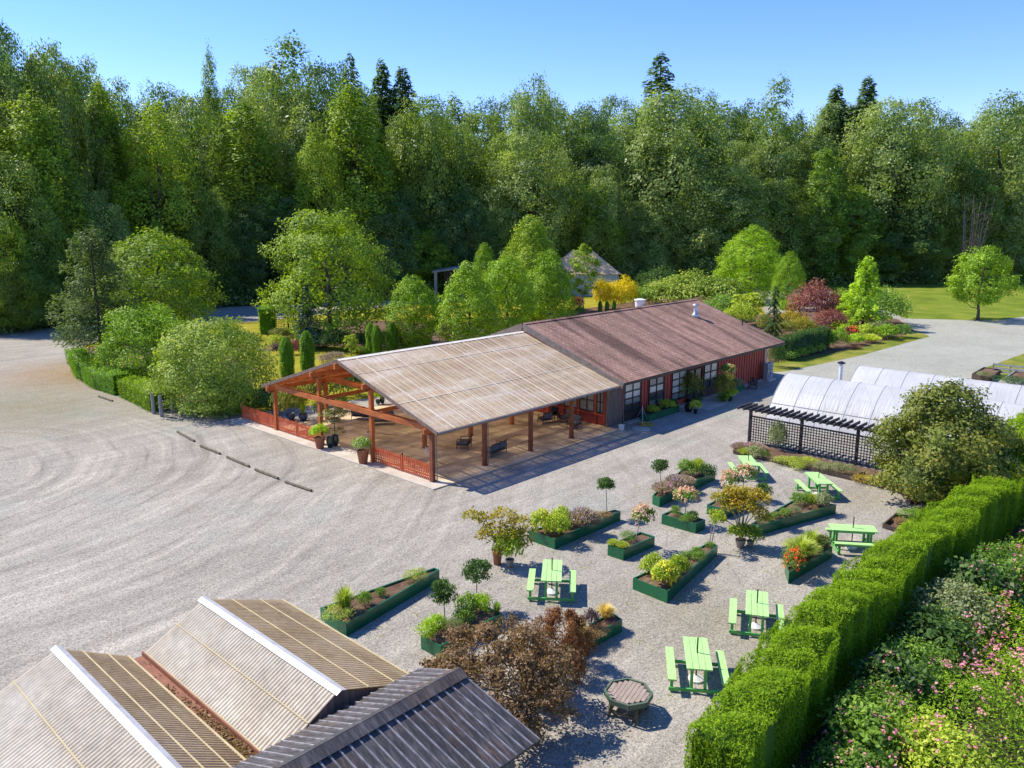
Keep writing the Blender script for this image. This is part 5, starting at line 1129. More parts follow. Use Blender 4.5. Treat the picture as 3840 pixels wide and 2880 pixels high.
# ------------------------------------------------------------------ plastic tunnels
def film_mat():
    m, nt, out = new_mat('white_poly_film'); tc = N(nt, 'ShaderNodeTexCoord'); v = tc.outputs['Object']
    p = N(nt, 'ShaderNodeBsdfPrincipled'); p.inputs['Roughness'].default_value = .38; p.inputs['Specular IOR Level'].default_value = .4
    n = noise(nt, v, .7, 3); r = ramp(nt, [(.35, (.66, .66, .66)), (.65, (.78, .78, .78))]); L(nt, n.outputs['Fac'], r.inputs['Fac']); L(nt, r.outputs['Color'], p.inputs['Base Color'])
    n2 = noise(nt, mapping(nt, v, (.5, 5.5, .5)), 1.0, 4, .6); bump(nt, p, n2.outputs['Fac'], .5, .10)
    t = N(nt, 'ShaderNodeBsdfTranslucent'); t.inputs[0].default_value = (.78, .78, .80, 1); a = N(nt, 'ShaderNodeMixShader'); a.inputs[0].default_value = .42; L(nt, p.outputs[0], a.inputs[1]); L(nt, t.outputs[0], a.inputs[2])
    tr = N(nt, 'ShaderNodeBsdfTransparent'); b = N(nt, 'ShaderNodeMixShader'); b.inputs[0].default_value = .20; L(nt, a.outputs[0], b.inputs[1]); L(nt, tr.outputs[0], b.inputs[2]); L(nt, b.outputs[0], out.inputs['Surface']); return m
M['film'] = film_mat(); M['hoop'] = pm('hoop_tube', (.36, .37, .40), (.30, .31, .34), 5, rough=.4, bmp=0)
def tunnel(x0, x1, ya, yb, h, label, nr, end=True):
    o = thing('poly_tunnel', label, 'greenhouse', ((x0+x1)/2, ya, 0), 0, 'white plastic tunnels'); S = ((x0+x1)/2, ya, 0); xc = (x0+x1)/2; hw = (x1-x0)/2; g = np.random.default_rng(4)
    def pf(u): t = math.sin((-1+2*u)*math.pi/2); t = .6*t+.4*(-1+2*u); return xc+hw*t, h*max(0, 1-abs(t)**1.45)**.78
    m = MB(S); ny = nr*8
    def fn(u, v):
        x, z = pf(u); s_ = abs(math.sin(v*nr*math.pi)); k = 1-.006*s_; y = ya+(yb-ya)*v
        return (xc+(x-xc)*k, y, z*k)
    m.grid(fn, 28, ny); m.build('film', M['film'], o, True)
    for i in range(nr+1):
        y = ya+(yb-ya)*i/nr; m = MB(S); m.path([(xc+(pf(u)[0]-xc)*1.002, y, pf(u)[1]*1.002+.004) for u in np.linspace(0, 1, 25)], .022, 5); m.build('hoop', M['hoop'], o)
    for u in (.17, .83): x, z = pf(u); m = MB(S); m.box((x, (ya+yb)/2, z), (.04, abs(yb-ya), .05)); m.build('side_rail', M['hoop'], o)
    for y, mt in ((ya, M['film']), (yb, pm('plywood', (.42, .28, .13), (.33, .21, .10), 3) if 'end' not in M else M['end'])):
        m = MB(S); pts = [pf(u) for u in np.linspace(0, 1, 25)]; m.add([(p[0], y-.02*(y == ya), p[1]*.985) for p in pts], [tuple(range(25))]); m.build('end_wall', mt, o)
    return o
tunnel(24.8, 31.15, -6.9, -22.2, 2.95, 'nearer white plastic tunnel behind the black lattice', 9)
tunnel(31.25, 37.6, -9.6, -38.0, 2.95, 'farther white plastic tunnel beside the gravel drive', 16)
P = onY(*c3(850, 250), -9.3); o = thing('flue_pipe', 'white flue pipe with dark cap at the end of the farther tunnel', 'flue', (31.9, -9.2, 0))
m = MB(); m.tube((0, 0, 0), (0, 0, 3.35), .13, .13, 10); m.build('pipe', M['white'], o); m = MB(); m.lathe((0, 0, 3.35), [(.13, 0), (.28, .04), (.28, .12), (.02, .22)], 12); m.build('cap', M['dark'], o)
# raised vegetable beds beyond the tunnels
def raised(pts, label, mat, h=.5):
    c = sum(np.array(p) for p in pts)/len(pts); o = thing('raised_bed', label, 'raised bed', (c[0], c[1], 0), 0, 'raised beds beyond the tunnels')
    for a, b in zip(pts, pts[1:]+pts[:1]): m = MB((c[0], c[1], 0)); m.beam((a[0], a[1], h/2), (b[0], b[1], h/2), .08, h); m.build('side_board', mat, o)
    m = MB((c[0], c[1], 0)); m.quad(*[(p[0], p[1], h-.1) for p in pts]); m.build('soil', M['mulch'], o)
Q = lambda *a: [tuple(G(*c3(*q))[:2]) for q in a]
raised(Q((1745, 335), (1830, 285), (1950, 305), (1880, 360)), 'wooden raised bed at the end of the farther tunnel', M['railwood'])
raised(Q((1990, 360), (2080, 300), (2230, 325), (2200, 400)), 'green-planted raised bed at the right edge', M['acgrey'])
P = G(*c3(2060, 365), .3); plant('flat', P, 3.5, .5, M['f_dshrub'], 'vegetable_plants', 'leafy vegetables in the raised bed at the right edge', 'plant')
P = G(*c3(1830, 320), .4); plant('flat', P, 1.2, .5, M['f_grey'], 'vegetable_plants', 'grey sprigs in the wooden raised bed', 'plant')
a, b = G(*c3(1900, 300)), G(*c3(2290, 345)); o = thing('rail_fence', 'long silvery slatted rail beside the raised beds', 'fence', tuple(a))
m = MB(tuple(a))
for z in (.30, .62, .94): m.beam((a[0], a[1], z), (b[0], b[1], z), .05, .16)
m.build('slats', pm('silver_rail', (.36, .37, .36), (.26, .27, .27), 3), o)
for t in (0, .33, .66, 1): m = MB(tuple(a)); p_ = Vector(a).lerp(Vector(b), t); m.box((p_.x+.05, p_.y+.05, .5), (.1, .1, 1.0)); m.build('post', M['greywood'], o)

# ------------------------------------------------------------------ corrugated shed roofs, lower left
M['palecorr'] = roof_sheet_mat('pale_clear_corrugated', (.60, .52, .40), (.73, .655, .52), (.80, .75, .63), .30, .10, 1, 0, (.8, .5, 1))
M['tancorr'] = roof_sheet_mat('tan_clear_corrugated', (.50, .375, .20), (.66, .51, .29), (.74, .60, .38), .35, .10, 1, 0, (.6, .6, 1))
M['whiteridge'] = pm('white_ridge_flashing', (.55, .55, .56), (.42, .41, .41), 2, rough=.4, spec=.5, bmp=.03)
M['redvalley'] = pm('rusty_valley_gutter', (.28, .12, .075), (.20, .09, .06), 3, rough=.8)
def corr(m, A, B, C_, D_, pitch, amp, nr=10):
    """corrugated sheet A-B ridge, D-C eave; waves run along A-B"""
    A, B, C_, D_ = map(Vector, (A, B, C_, D_)); n = int((B-A).length/pitch)*6; nn = (B-A).cross(D_-A).normalized(); nn = nn if nn.z > 0 else -nn
    def fn(u, v): p = A.lerp(B, u).lerp(D_.lerp(C_, u), v)+nn*(amp*math.sin(u*n/6*2*math.pi)); return tuple(p)
    m.grid(fn, n, nr)
def shed(xr, xl, xre, y0, y1, zr, ze, label):
    """gable roof whose ridge runs along Y at xr, eaves at xl and xre"""
    o = thing('shade_house', label, 'shed', (xr, y1, 0), 0, 'pair of corrugated shed roofs at the lower left'); S = (xr, y1, 0)
    m = MB(S); corr(m, (xr, y0, zr), (xr, y1, zr), (xl, y1, ze), (xl, y0, ze), .115, .020); m.build('roof', M['palecorr'], o, True)
    m = MB(S); corr(m, (xr, y0, zr), (xr, y1, zr), (xre, y1, ze), (xre, y0, ze), .115, .020); m.build('roof', M['tancorr'], o, True)
    m = MB(S)
    for xe in (xl, xre):
        for f in ((.34, .70) if xe == xre else (.48,)):
            x = xr+(xe-xr)*f; z = zr+(ze-zr)*f; m.box((x, (y0+y1)/2, z+.022), (.035, y1-y0, .012))
        m.box((xe, (y0+y1)/2, ze+.02), (.05, y1-y0, .03))
    m.build('fixing_strips', pm('straw_battens', (.50, .42, .24), (.42, .34, .18), 3, rough=.6, bmp=0) if not shed.m else shed.m, o); shed.m = shed.m or bpy.data.materials['straw_battens']
    for s_, xe in ((-1, xl), (1, xre)):
        k = (ze-zr)/(xe-xr); m = MB(S); m.beam((xr+s_*.07, y0-.1, zr+k*s_*.07+.045), (xr+s_*.07, y1+.1, zr+k*s_*.07+.045), .15, .012, (-k, 0, 1)); m.build('ridge_flashing', M['whiteridge'], o)
    for yy in (y0+.05, y1-.05):
        m = MB(S); m.add([(xl+.04, yy, 0), (xre-.04, yy, 0), (xre-.04, yy, ze-.05), (xr, yy, zr-.06), (xl+.04, yy, ze-.05)], [(0, 1, 2, 3, 4)]); m.build('end_wall', M['greywood'], o)
    for x in (xl+.1, xre-.1): m = MB(S); m.box((x, (y0+y1)/2, ze/2-.06), (.08, y1-y0-.12, ze-.1)); m.build('wall', M['greywood'], o)
    return o
shed.m = None
shed(-17.72, -19.45, -15.30, -16.95, -10.45, 3.42, 2.50, 'corrugated shed with white ridge next to the planter box, right of the pair')
shed(-21.45, -23.6, -19.82, -16.95, -10.30, 3.42, 2.50, 'corrugated shed with white ridge at the lower left corner')
m = MB((-19.62, -13.7, 2.4)); m.box((-19.63, -13.7, 2.42), (.34, 6.5, .05)); m.box((-19.50, -13.7, 2.50), (.04, 6.5, .14)); o = tag(m.build('valley_gutter', M['redvalley']), 'rusty red valley gutter between the two corrugated shed roofs', 'gutter'); o.location = (-19.62, -13.7, 2.4)
# dark metal roofed building
def seam_mat():
    m, nt, out = new_mat('dark_mossy_metal'); p = principled(nt, out, .55, .4); tc = N(nt, 'ShaderNodeTexCoord'); v = tc.outputs['Object']
    a = noise(nt, mapping(nt, v, (2.2, .5, 1)), 1.0, 6, .65); b = noise(nt, mapping(nt, v, (20, 3.0, 1)), 1.0, 4, .7); c_ = noise(nt, v, .7, 3)
    r = ramp(nt, [(.36, (.022, .021, .021)), (.50, (.055, .050, .050)), (.64, (.145, .125, .125))]); L(nt, math_(nt, 'ADD', math_(nt, 'MULTIPLY', a.outputs['Fac'], .45), math_(nt, 'MULTIPLY', b.outputs['Fac'], .55)), r.inputs['Fac'])
    r2 = ramp(nt, [(.5, (1, 1, 1)), (.7, (1.5, 1.1, .75))]); L(nt, c_.outputs['Fac'], r2.inputs['Fac']); L(nt, mixc(nt, 1, r.outputs['Color'], r2.outputs['Color'], 'MULTIPLY'), p.inputs['Base Color']); return m
M['seam'] = seam_mat(); M['seamrib'] = pm('worn_seam', (.34, .32, .32), (.15, .14, .14), 4, (1, 1, 1), rough=.5)
xr0, xr1, yr, zr, ze = -24.5, -15.95, -19.05, 4.0, 3.0; S = (-18, yr, 0)
o = thing('dark_metal_shed', 'building with dark mossy standing seam metal roof at the bottom edge', 'shed', S)
for yy in (-17.05, -21.05):
    m = MB(S); A = [(xr0, yr, zr), (xr1, yr, zr), (xr1+.45, yy, ze), (xr0, yy, ze)]; m.add(A+[(p[0], p[1], p[2]-.05) for p in A], [(0,1,2,3),(7,6,5,4),(3,2,6,7),(1,0,4,5),(2,1,5,6),(0,3,7,4)]); m.build('roof', M['seam'], o)
    m = MB(S); n = 38
    for k in range(n+1):
        x = xr0+(xr1-xr0)*k/n; x2 = xr0+(xr1+.45-xr0)*k/n; m.beam((x, yr+(.12 if yy > yr else -.12), zr-.045), (x2, yy, ze+.015), .035, .03)
    m.build('standing_seams', M['seamrib'], o)
m = MB(S)
for s_ in (-1, 1): m.beam((xr0, yr+s_*.12, zr-.01), (xr1+.05, yr+s_*.12, zr-.01), .26, .02, (0, s_*.5, 1))
m.build('ridge_cap', M['seam'], o)
m = MB(S); m.prism([(xr0+.2, -20.8), (xr1-.05, -20.8), (xr1-.05, -17.3), (xr0+.2, -17.3)], 0, ze-.12); m.add([(xr1-.05, -20.8, ze-.12), (xr1-.05, -17.3, ze-.12), (xr1-.05, yr, zr-.2)], [(0, 1, 2)]); m.build('wall', M['greywood'], o)

# ------------------------------------------------------------------ far house and open barn among the trees
P = G(*ds(1282, 640)); hx = P; hz1, hz2 = hgt(P, ds(0, 592)[1]), hgt(P, ds(0, 549)[1]); ang = YAW-math.pi/2
def lp(dx, dy, z): return tuple(hx[:2]+np.array([rv[0], rv[1]])*dx+np.array([fv[0], fv[1]])/math.hypot(fv[0], fv[1])*dy)+(z,)
def hip(lab, dx0, dx1, dy0, dy1, ze, zr, wall, roof, inset):
    c = lp((dx0+dx1)/2, dy0, 0); o = thing('house', lab, 'house', c); m = MB(c); q = [lp(dx0, dy0, 0), lp(dx1, dy0, 0), lp(dx1, dy1, 0), lp(dx0, dy1, 0)]
    m.prism([p[:2] for p in q], 0, ze); m.build('wall', wall, o); e = .5
    a, b, c_, d = lp(dx0-e, dy0-e, ze), lp(dx1+e, dy0-e, ze), lp(dx1+e, dy1+e, ze), lp(dx0-e, dy1+e, ze); ym = (dy0+dy1)/2; r0, r1 = lp(dx0+inset, ym, zr), lp(dx1-inset, ym, zr)
    m = MB(c); m.add([a, b, c_, d, r0, r1], [(0, 1, 5, 4), (1, 2, 5), (2, 3, 4, 5), (3, 0, 4), (0, 3, 2, 1)]); m.build('roof', roof, o)
    for f in (.2, .75):
        x = dx0+(dx1-dx0)*f; w_ = MB(c); w_.prism([lp(x-.7, dy0-.05, 0)[:2], lp(x+.7, dy0-.05, 0)[:2], lp(x+.7, dy0+.02, 0)[:2], lp(x-.7, dy0+.02, 0)[:2]], 1.2, 2.6); w_.build('window', M['darkpane'], o)
    return o
hip('small pale blue house with tan hip roof among the garden trees', -8.0, 4.4, 0, 9, hz1, hz2+.5, pm('pale_blue_siding', (.40, .46, .50), (.33, .39, .43), 2), pm('tan_shingles', (.78, .50, .28), (.66, .41, .22), 2, fine=.15), 4.4)
P = G(*ds(975, 648)); hx = P
c = lp(0, 0, 0); o = thing('open_barn', 'dark open-sided barn with low pale roof behind the bright green trees', 'barn', c); zl, zrr = 4.9, 6.2
m = MB(c); A = [lp(-3.2, -.5, zl), lp(7, -.5, zrr), lp(7, 9, zrr), lp(-3.2, 9, zl)]; m.add(A+[(p[0], p[1], p[2]-.25) for p in A], [(0,1,2,3),(7,6,5,4),(3,2,6,7),(1,0,4,5),(2,1,5,6),(0,3,7,4)]); m.build('roof', pm('pale_barn_roof', (.30, .29, .27), (.22, .215, .2), 1), o)
m = MB(c); m.prism([lp(-2.6, 8.2, 0)[:2], lp(6.6, 8.2, 0)[:2], lp(6.6, 8.6, 0)[:2], lp(-2.6, 8.6, 0)[:2]], 0, zl-.3); m.prism([lp(-1.2, 1.0, 0)[:2], lp(6.6, 1.0, 0)[:2], lp(6.6, 1.3, 0)[:2], lp(-1.2, 1.3, 0)[:2]], 0, zl-.1); m.build('wall', pm('dark_barn_boards', (.06, .045, .04), (.04, .03, .028), 2), o)
for dx in (-2.6, 2.0, 6.4): m = MB(c); q = lp(dx, -.1, 0); m.box((q[0], q[1], zl/2), (.5, .5, zl-.25), YAW); m.build('post', M['palebark'], o)
# ------------------------------------------------------------------ clipped hedges
def hedge(path, wd, h, label, mat, name='hedge', dens=150, leaf=.15, ctr=None, wob=.12, seed=1, rough=.10, group=None):
    g = np.random.default_rng(seed); o = thing(name, label, 'hedge', (path[0][0], path[0][1], 0), 0, group); P = []; Nn = []; T = []; cv = []; cf = []
    off = np.array([path[0][0], path[0][1], 0]); pts = [np.array(p, float) for p in path]
    ph = g.uniform(0, 6, 6)
    def wv(s): return wob*(math.sin(s*.9+ph[0])+.6*math.sin(s*2.3+ph[1])+.4*math.sin(s*4.1+ph[2]))
    def wvv(s, k): return wob*(np.sin(s*.9+ph[k])+.6*np.sin(s*2.3+ph[k+1])+.5*np.sin(s*4.7+ph[k+2]))
    s0 = 0; nseg = len(pts)-1
    for i in range(nseg):
        a, b = pts[i], pts[i+1]; d = b-a; Ln = np.linalg.norm(d); d = d/Ln; n2 = np.array([-d[1], d[0]])
        for face, area in (('top', Ln*wd), ('l', Ln*h), ('r', Ln*h)):
            n = int(area*dens*(1.25 if face == 'top' else .9)); s = g.uniform(-.02*Ln, Ln*1.02, n); q = g.uniform(0, 1, n)
            if face == 'top':
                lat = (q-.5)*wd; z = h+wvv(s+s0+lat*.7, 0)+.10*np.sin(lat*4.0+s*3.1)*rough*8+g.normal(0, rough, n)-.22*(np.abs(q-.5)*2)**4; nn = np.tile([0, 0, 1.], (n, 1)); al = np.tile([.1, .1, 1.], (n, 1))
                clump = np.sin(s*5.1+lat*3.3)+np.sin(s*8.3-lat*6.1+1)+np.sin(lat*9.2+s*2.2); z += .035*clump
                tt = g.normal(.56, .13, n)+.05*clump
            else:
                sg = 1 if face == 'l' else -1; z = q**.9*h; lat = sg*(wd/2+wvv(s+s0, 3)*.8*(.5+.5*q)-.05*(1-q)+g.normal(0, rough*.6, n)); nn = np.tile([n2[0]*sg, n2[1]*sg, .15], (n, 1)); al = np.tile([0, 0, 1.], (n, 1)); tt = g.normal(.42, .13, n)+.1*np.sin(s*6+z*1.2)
            xy = a+np.outer(s, d)+np.outer(lat, n2); P.append(np.column_stack([xy, z])); Nn.append(nn); T.append(np.stack([tt], 1)[:, 0])
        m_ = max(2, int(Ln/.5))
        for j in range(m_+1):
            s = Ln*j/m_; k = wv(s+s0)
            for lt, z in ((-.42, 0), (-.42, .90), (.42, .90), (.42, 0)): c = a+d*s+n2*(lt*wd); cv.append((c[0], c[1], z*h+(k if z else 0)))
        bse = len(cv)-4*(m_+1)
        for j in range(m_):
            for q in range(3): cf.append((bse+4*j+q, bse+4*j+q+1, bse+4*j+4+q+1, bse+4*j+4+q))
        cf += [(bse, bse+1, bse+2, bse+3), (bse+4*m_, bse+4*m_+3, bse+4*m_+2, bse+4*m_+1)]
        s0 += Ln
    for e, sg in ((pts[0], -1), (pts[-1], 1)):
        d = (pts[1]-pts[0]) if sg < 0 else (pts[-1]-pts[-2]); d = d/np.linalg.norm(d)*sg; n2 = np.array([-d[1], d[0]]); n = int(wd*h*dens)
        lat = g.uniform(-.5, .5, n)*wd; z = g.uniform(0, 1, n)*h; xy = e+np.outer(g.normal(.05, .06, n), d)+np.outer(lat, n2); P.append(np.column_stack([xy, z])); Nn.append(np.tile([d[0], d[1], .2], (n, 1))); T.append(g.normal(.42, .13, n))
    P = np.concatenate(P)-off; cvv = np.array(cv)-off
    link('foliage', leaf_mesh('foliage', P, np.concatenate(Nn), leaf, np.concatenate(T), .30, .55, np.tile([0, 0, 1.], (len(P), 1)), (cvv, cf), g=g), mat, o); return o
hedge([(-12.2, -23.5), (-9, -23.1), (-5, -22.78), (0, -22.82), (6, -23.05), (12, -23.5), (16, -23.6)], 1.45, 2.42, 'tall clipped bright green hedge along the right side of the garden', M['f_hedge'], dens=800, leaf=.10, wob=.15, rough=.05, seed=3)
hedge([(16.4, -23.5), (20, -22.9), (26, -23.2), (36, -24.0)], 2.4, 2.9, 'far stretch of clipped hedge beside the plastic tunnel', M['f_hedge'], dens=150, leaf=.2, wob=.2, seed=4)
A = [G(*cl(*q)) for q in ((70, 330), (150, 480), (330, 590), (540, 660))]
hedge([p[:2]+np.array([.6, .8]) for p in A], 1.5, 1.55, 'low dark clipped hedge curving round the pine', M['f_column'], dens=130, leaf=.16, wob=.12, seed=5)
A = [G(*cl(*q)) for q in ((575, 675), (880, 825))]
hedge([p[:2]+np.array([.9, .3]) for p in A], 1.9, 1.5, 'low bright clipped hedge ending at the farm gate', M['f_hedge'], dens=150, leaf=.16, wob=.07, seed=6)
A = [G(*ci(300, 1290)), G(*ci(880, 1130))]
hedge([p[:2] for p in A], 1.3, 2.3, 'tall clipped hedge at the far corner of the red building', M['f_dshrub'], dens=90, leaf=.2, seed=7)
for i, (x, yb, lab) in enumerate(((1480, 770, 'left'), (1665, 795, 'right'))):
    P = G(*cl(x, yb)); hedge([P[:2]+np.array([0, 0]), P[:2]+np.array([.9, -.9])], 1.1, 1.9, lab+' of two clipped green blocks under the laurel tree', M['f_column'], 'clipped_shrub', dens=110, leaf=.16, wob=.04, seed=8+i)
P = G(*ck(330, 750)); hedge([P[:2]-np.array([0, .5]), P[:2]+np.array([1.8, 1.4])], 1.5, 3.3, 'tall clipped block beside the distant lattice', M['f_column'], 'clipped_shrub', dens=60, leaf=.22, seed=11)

# ------------------------------------------------------------------ tree shapes
PR = {}
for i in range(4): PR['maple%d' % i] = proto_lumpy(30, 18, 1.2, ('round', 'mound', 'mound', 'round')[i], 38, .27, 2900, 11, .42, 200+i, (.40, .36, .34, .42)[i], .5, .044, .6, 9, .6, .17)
for i in range(3): PR['poplar%d' % i] = proto_lumpy(28, 12, .8, ('poplar', 'oval', 'poplar')[i], 36, .27, 2700, 10, .35, 220+i, (.38, .34, .42)[i], .35, .05, .6, 7, .6, .17)
for i in range(2): PR['ivy%d' % i] = proto_lumpy(24, 10, .3, ('poplar', 'oval')[i], 50, .24, 2300, 10, .38, 240+i, .40, .4, .045, .42, 7, .8, .1, .1)
for i in range(2): PR['fir%d' % i] = proto_conifer(30, 9, 3, 150, 150, .55, 250+i, .28, .35, .03, .68)
PR['thinfir'] = proto_conifer(30, 9, 4, 90, 150, .5, 253, .30, .30, .06, .68)
PR['cottonwood'] = proto_lumpy(30, 13, 4, 'poplar', 30, .38, 1000, 11, .42, 255, .5, .4, .05, .6, 12, .95)
PR['hornbeam0'] = proto_lumpy(9, 5.4, .1, 'oval', 44, .26, 2000, 10, .18, 260, .24, .16, .045, .6, 5, .4, .15)
PR['hornbeam1'] = proto_lumpy(9, 5.4, .1, 'egg', 44, .26, 2000, 10, .18, 261, .26, .16, .045, .6, 5, .4, .15)
PR['laurel0'] = proto_lumpy(7, 8.4, .2, 'mound', 34, .27, 2200, 11, .20, 262, .36, .18, .045, .6, 7, .6, .16)
PR['laurel1'] = proto_lumpy(7, 8.4, .2, 'mound', 36, .27, 2400, 11, .20, 263, .38, .18, .045, .6, 7, .6, .16)
PR['garden0'] = proto_lumpy(14, 11, .3, 'egg', 44, .25, 2500, 11, .26, 264, .44, .25, .04, .6, 9, .8)
PR['garden1'] = proto_lumpy(14, 11, .3, 'mound', 48, .25, 2700, 11, .26, 265, .42, .25, .04, .6, 9, .8)
PR['olive'] = proto_lumpy(7, 7.6, .05, 'egg', 46, .26, 2900, 14, .19, 266, .42, .16, .045, .6, 14, .6, .20)
PR['purple'] = proto_tree(3.6, 7.0, .3, 'mound', 42, 34, 14, .145, 267, .10, (.13, .24), .30, .6, .9, 12)
PR['lollipop'] = proto_lumpy(10, 8.2, 2.0, 'egg', 26, .30, 1700, 11, .25, 268, .44, .17, .045, .6, 8, .85)
PR['whip'] = proto_tree(8, 4.0, 2.0, 'oval', 18, 18, 10, .24, 269, .07, (.2, .34), .34, .55, 1.2)
PR['small'] = proto_tree(3.2, 2.4, .8, 'round', 12, 16, 10, .17, 270, .05, (.2, .34), .34)
PR['pine'] = proto_conifer(14, 10.5, 2.2, 80, 420, .30, 271, .05, .24, .12, .55, .12, .35)
PR['spruce'] = proto_conifer(7, 3.6, .1, 90, 90, .22, 272, .12, .12, .0, .9)
PR['weeping'] = proto_conifer(6, 2.0, .3, 60, 60, .24, 273, 1.1, .10, .1, .45)
PR['goldcedar'] = proto_conifer(9, 7.0, .3, 56, 200, .34, 274, .38, .14, .08, .62)
PR['cypress0'] = proto_column(5, 1.35, 6500, .12, 275, .6)
PR['cypress1'] = proto_column(5, 1.35, 5200, .13, 276, .5)
PR['yewcone'] = proto_lumpy(12, 7.2, .1, 'egg', 60, .24, 2400, 10, .22, 277, .22, .2, .042, .4, 5, .3, .12, .2)
def tree(kind, x, yb, yt, w, mat, name, label, cat='tree', group=None, sh=ds, back=0.0, bark='bark'):
    """x, foot yb, top yt and crown width on a survey sheet; 'back' sets the foot that many metres farther off"""
    P = G(*sh(x, yb)); v = (P-CX)[:2]; P[:2] += v/np.linalg.norm(v)*back; P[2] = 0
    return plant_tree(PR[kind], P, hgt(P, sh(x, yt)[1]), Wm(P, sh(x+w, yb)[0]-sh(x, yb)[0]), M[mat], M[bark], name, label, cat, group)

# ------------------------------------------------------------------ garden trees, left to right
tree('pine', 225, 805, 478, 205, 'f_pine', 'pine_tree', 'dark pine with bare lower trunk rising behind the curved low hedge')
tree('garden0', 352, 730, 487, 245, 'f_light', 'maple_tree', 'light green spreading maple right of the dark pine')
tree('laurel0', 322, 822, 652, 215, 'f_bright', 'laurel_tree', 'bright rounded laurel tree behind the low hedge, left of two')
tree('laurel1', 466, 880, 682, 262, 'f_laurel', 'laurel_tree', 'large rounded pale-leaved laurel nearest the farm gate, right of two')
tree('garden1', 716, 738, 450, 272, 'f_light', 'maple_tree', 'large spreading maple behind the blue spruce')
tree('spruce', 668, 752, 610, 80, 'f_spruce', 'spruce_tree', 'slim blue spruce in front of the spreading maple', bark='bark')
cy = dict(cat='cypress', group='columnar cypresses on the garden lawn')
tree('cypress0', 622, 818, 728, 30, 'f_column', 'cypress', 'columnar cypress left of the pair nearest the laurel', **cy)
tree('cypress1', 666, 806, 715, 30, 'f_column', 'cypress', 'columnar cypress right of the pair nearest the laurel', **cy)
tree('cypress1', 802, 768, 697, 21, 'f_column', 'cypress', 'columnar cypress left of a touching pair behind the pavilion roof', **cy)
tree('cypress0', 815, 770, 702, 21, 'f_column', 'cypress', 'columnar cypress right of a touching pair behind the pavilion roof', **cy)
tree('cypress0', 848, 765, 697, 27, 'f_column', 'cypress', 'columnar cypress standing alone beside the first hornbeam', **cy)
tree('small', 759, 768, 722, 32, 'f_yshrub', 'small_tree', 'tiny yellow-green tree on the lawn behind the pavilion ridge')
hb = dict(cat='tree', group='row of bright green hornbeams behind the building')
tree('hornbeam0', 896, 758, 592, 122, 'f_bright', 'hornbeam_tree', 'bright green hornbeam at the left end of the row', **hb)
tree('hornbeam1', 1012, 765, 563, 130, 'f_bright', 'hornbeam_tree', 'bright green hornbeam second from the left in the row', **hb)
tree('hornbeam0', 1095, 735, 546, 128, 'f_bright', 'hornbeam_tree', 'bright green hornbeam third from the left in the row', **hb)
tree('hornbeam1', 1184, 712, 539, 115, 'f_bright', 'hornbeam_tree', 'bright green hornbeam at the right end of the row', **hb)
tree('hornbeam1', 1047, 690, 524, 70, 'f_bright', 'young_tree', 'slim light tree top rising behind the hornbeam row')
tree('hornbeam1', 1146, 672, 464, 130, 'f_light', 'maple_tree', 'tall light tree with reddish top edge behind the hornbeams')
tree('whip', 1260, 672, 527, 72, 'f_light', 'young_tree', 'young tree with thin pale trunk in front of the tan-roofed house', bark='palebark')
tree('yewcone', 1618, 652, 484, 148, 'f_lime', 'evergreen_tree', 'broad yellow-green upright evergreen, larger of two beyond the roof')
tree('yewcone', 1700, 668, 541, 72, 'f_bright', 'evergreen_tree', 'narrower yellow-green evergreen right of the broad one')
tree('weeping', 1668, 735, 618, 44, 'f_conifer', 'weeping_conifer', 'slim dark weeping conifer at the far gable end')
tree('small', 1612, 702, 632, 72, 'f_yshrub', 'small_tree', 'small yellow-green tree with thin trunk on the dry lawn')
tree('goldcedar', 1862, 712, 553, 118, 'f_lime', 'golden_cedar', 'golden weeping cedar in the island bed')
tree('lollipop', 2112, 692, 528, 138, 'f_bright', 'lawn_tree', 'round-headed bright tree with straight trunk at the lawn edge')
tree('olive', 2032, 1078, 815, 300, 'f_olive', 'crabapple_tree', 'large olive and rust tinted tree in front of the plastic tunnels')
P = G(1865, 2680); plant_tree(PR['purple'], P, 2.5, 4.4, M['f_purple'], M['bark'], 'japanese_maple', 'spreading purple-brown maple beside the dark metal roof', 'tree')
P = G(*c6(1925, 870)); plant_tree(PR['purple'], P, hgt(P, c6(0, 425)[1]), 1.9, M['f_rust'], M['bark'], 'japanese_maple', 'rust-red upright maple at the end of the tan grass planter', 'tree')
# dead tree at the wood's edge
P = G(*ds(2088, 618)); o = thing('dead_tree', 'bare grey-brown dead tree at the edge of the wood', 'tree', P); g = np.random.default_rng(8); m = MB(); H = hgt(P, ds(0, 408)[1]); Wd = Wm(P, 95*1.736)
for k in range(9):
    a = g.uniform(0, 6.28); q = Vector((math.cos(a)*Wd*.10, math.sin(a)*Wd*.10, 0)); e = Vector((math.cos(a)*Wd*g.uniform(.12, .45), math.sin(a)*Wd*g.uniform(.12, .45), H*g.uniform(.7, 1.0))); mid = q.lerp(e, .5)+Vector((0, 0, H*.04)); m.tube(q, mid, .15, .10, 6); m.tube(mid, e, .10, .03, 5)
    for j in range(9): t = g.uniform(.3, .95); s_ = q.lerp(e, t); u = Vector((g.normal(0, .13), g.normal(0, .13), g.uniform(.05, .2)))*H*.8; m.tube(s_, s_+u, .045, .012, 4, False)
m.build('branches', pm('dead_wood', (.28, .20, .165), (.18, .125, .105), 3, rough=.9), o)
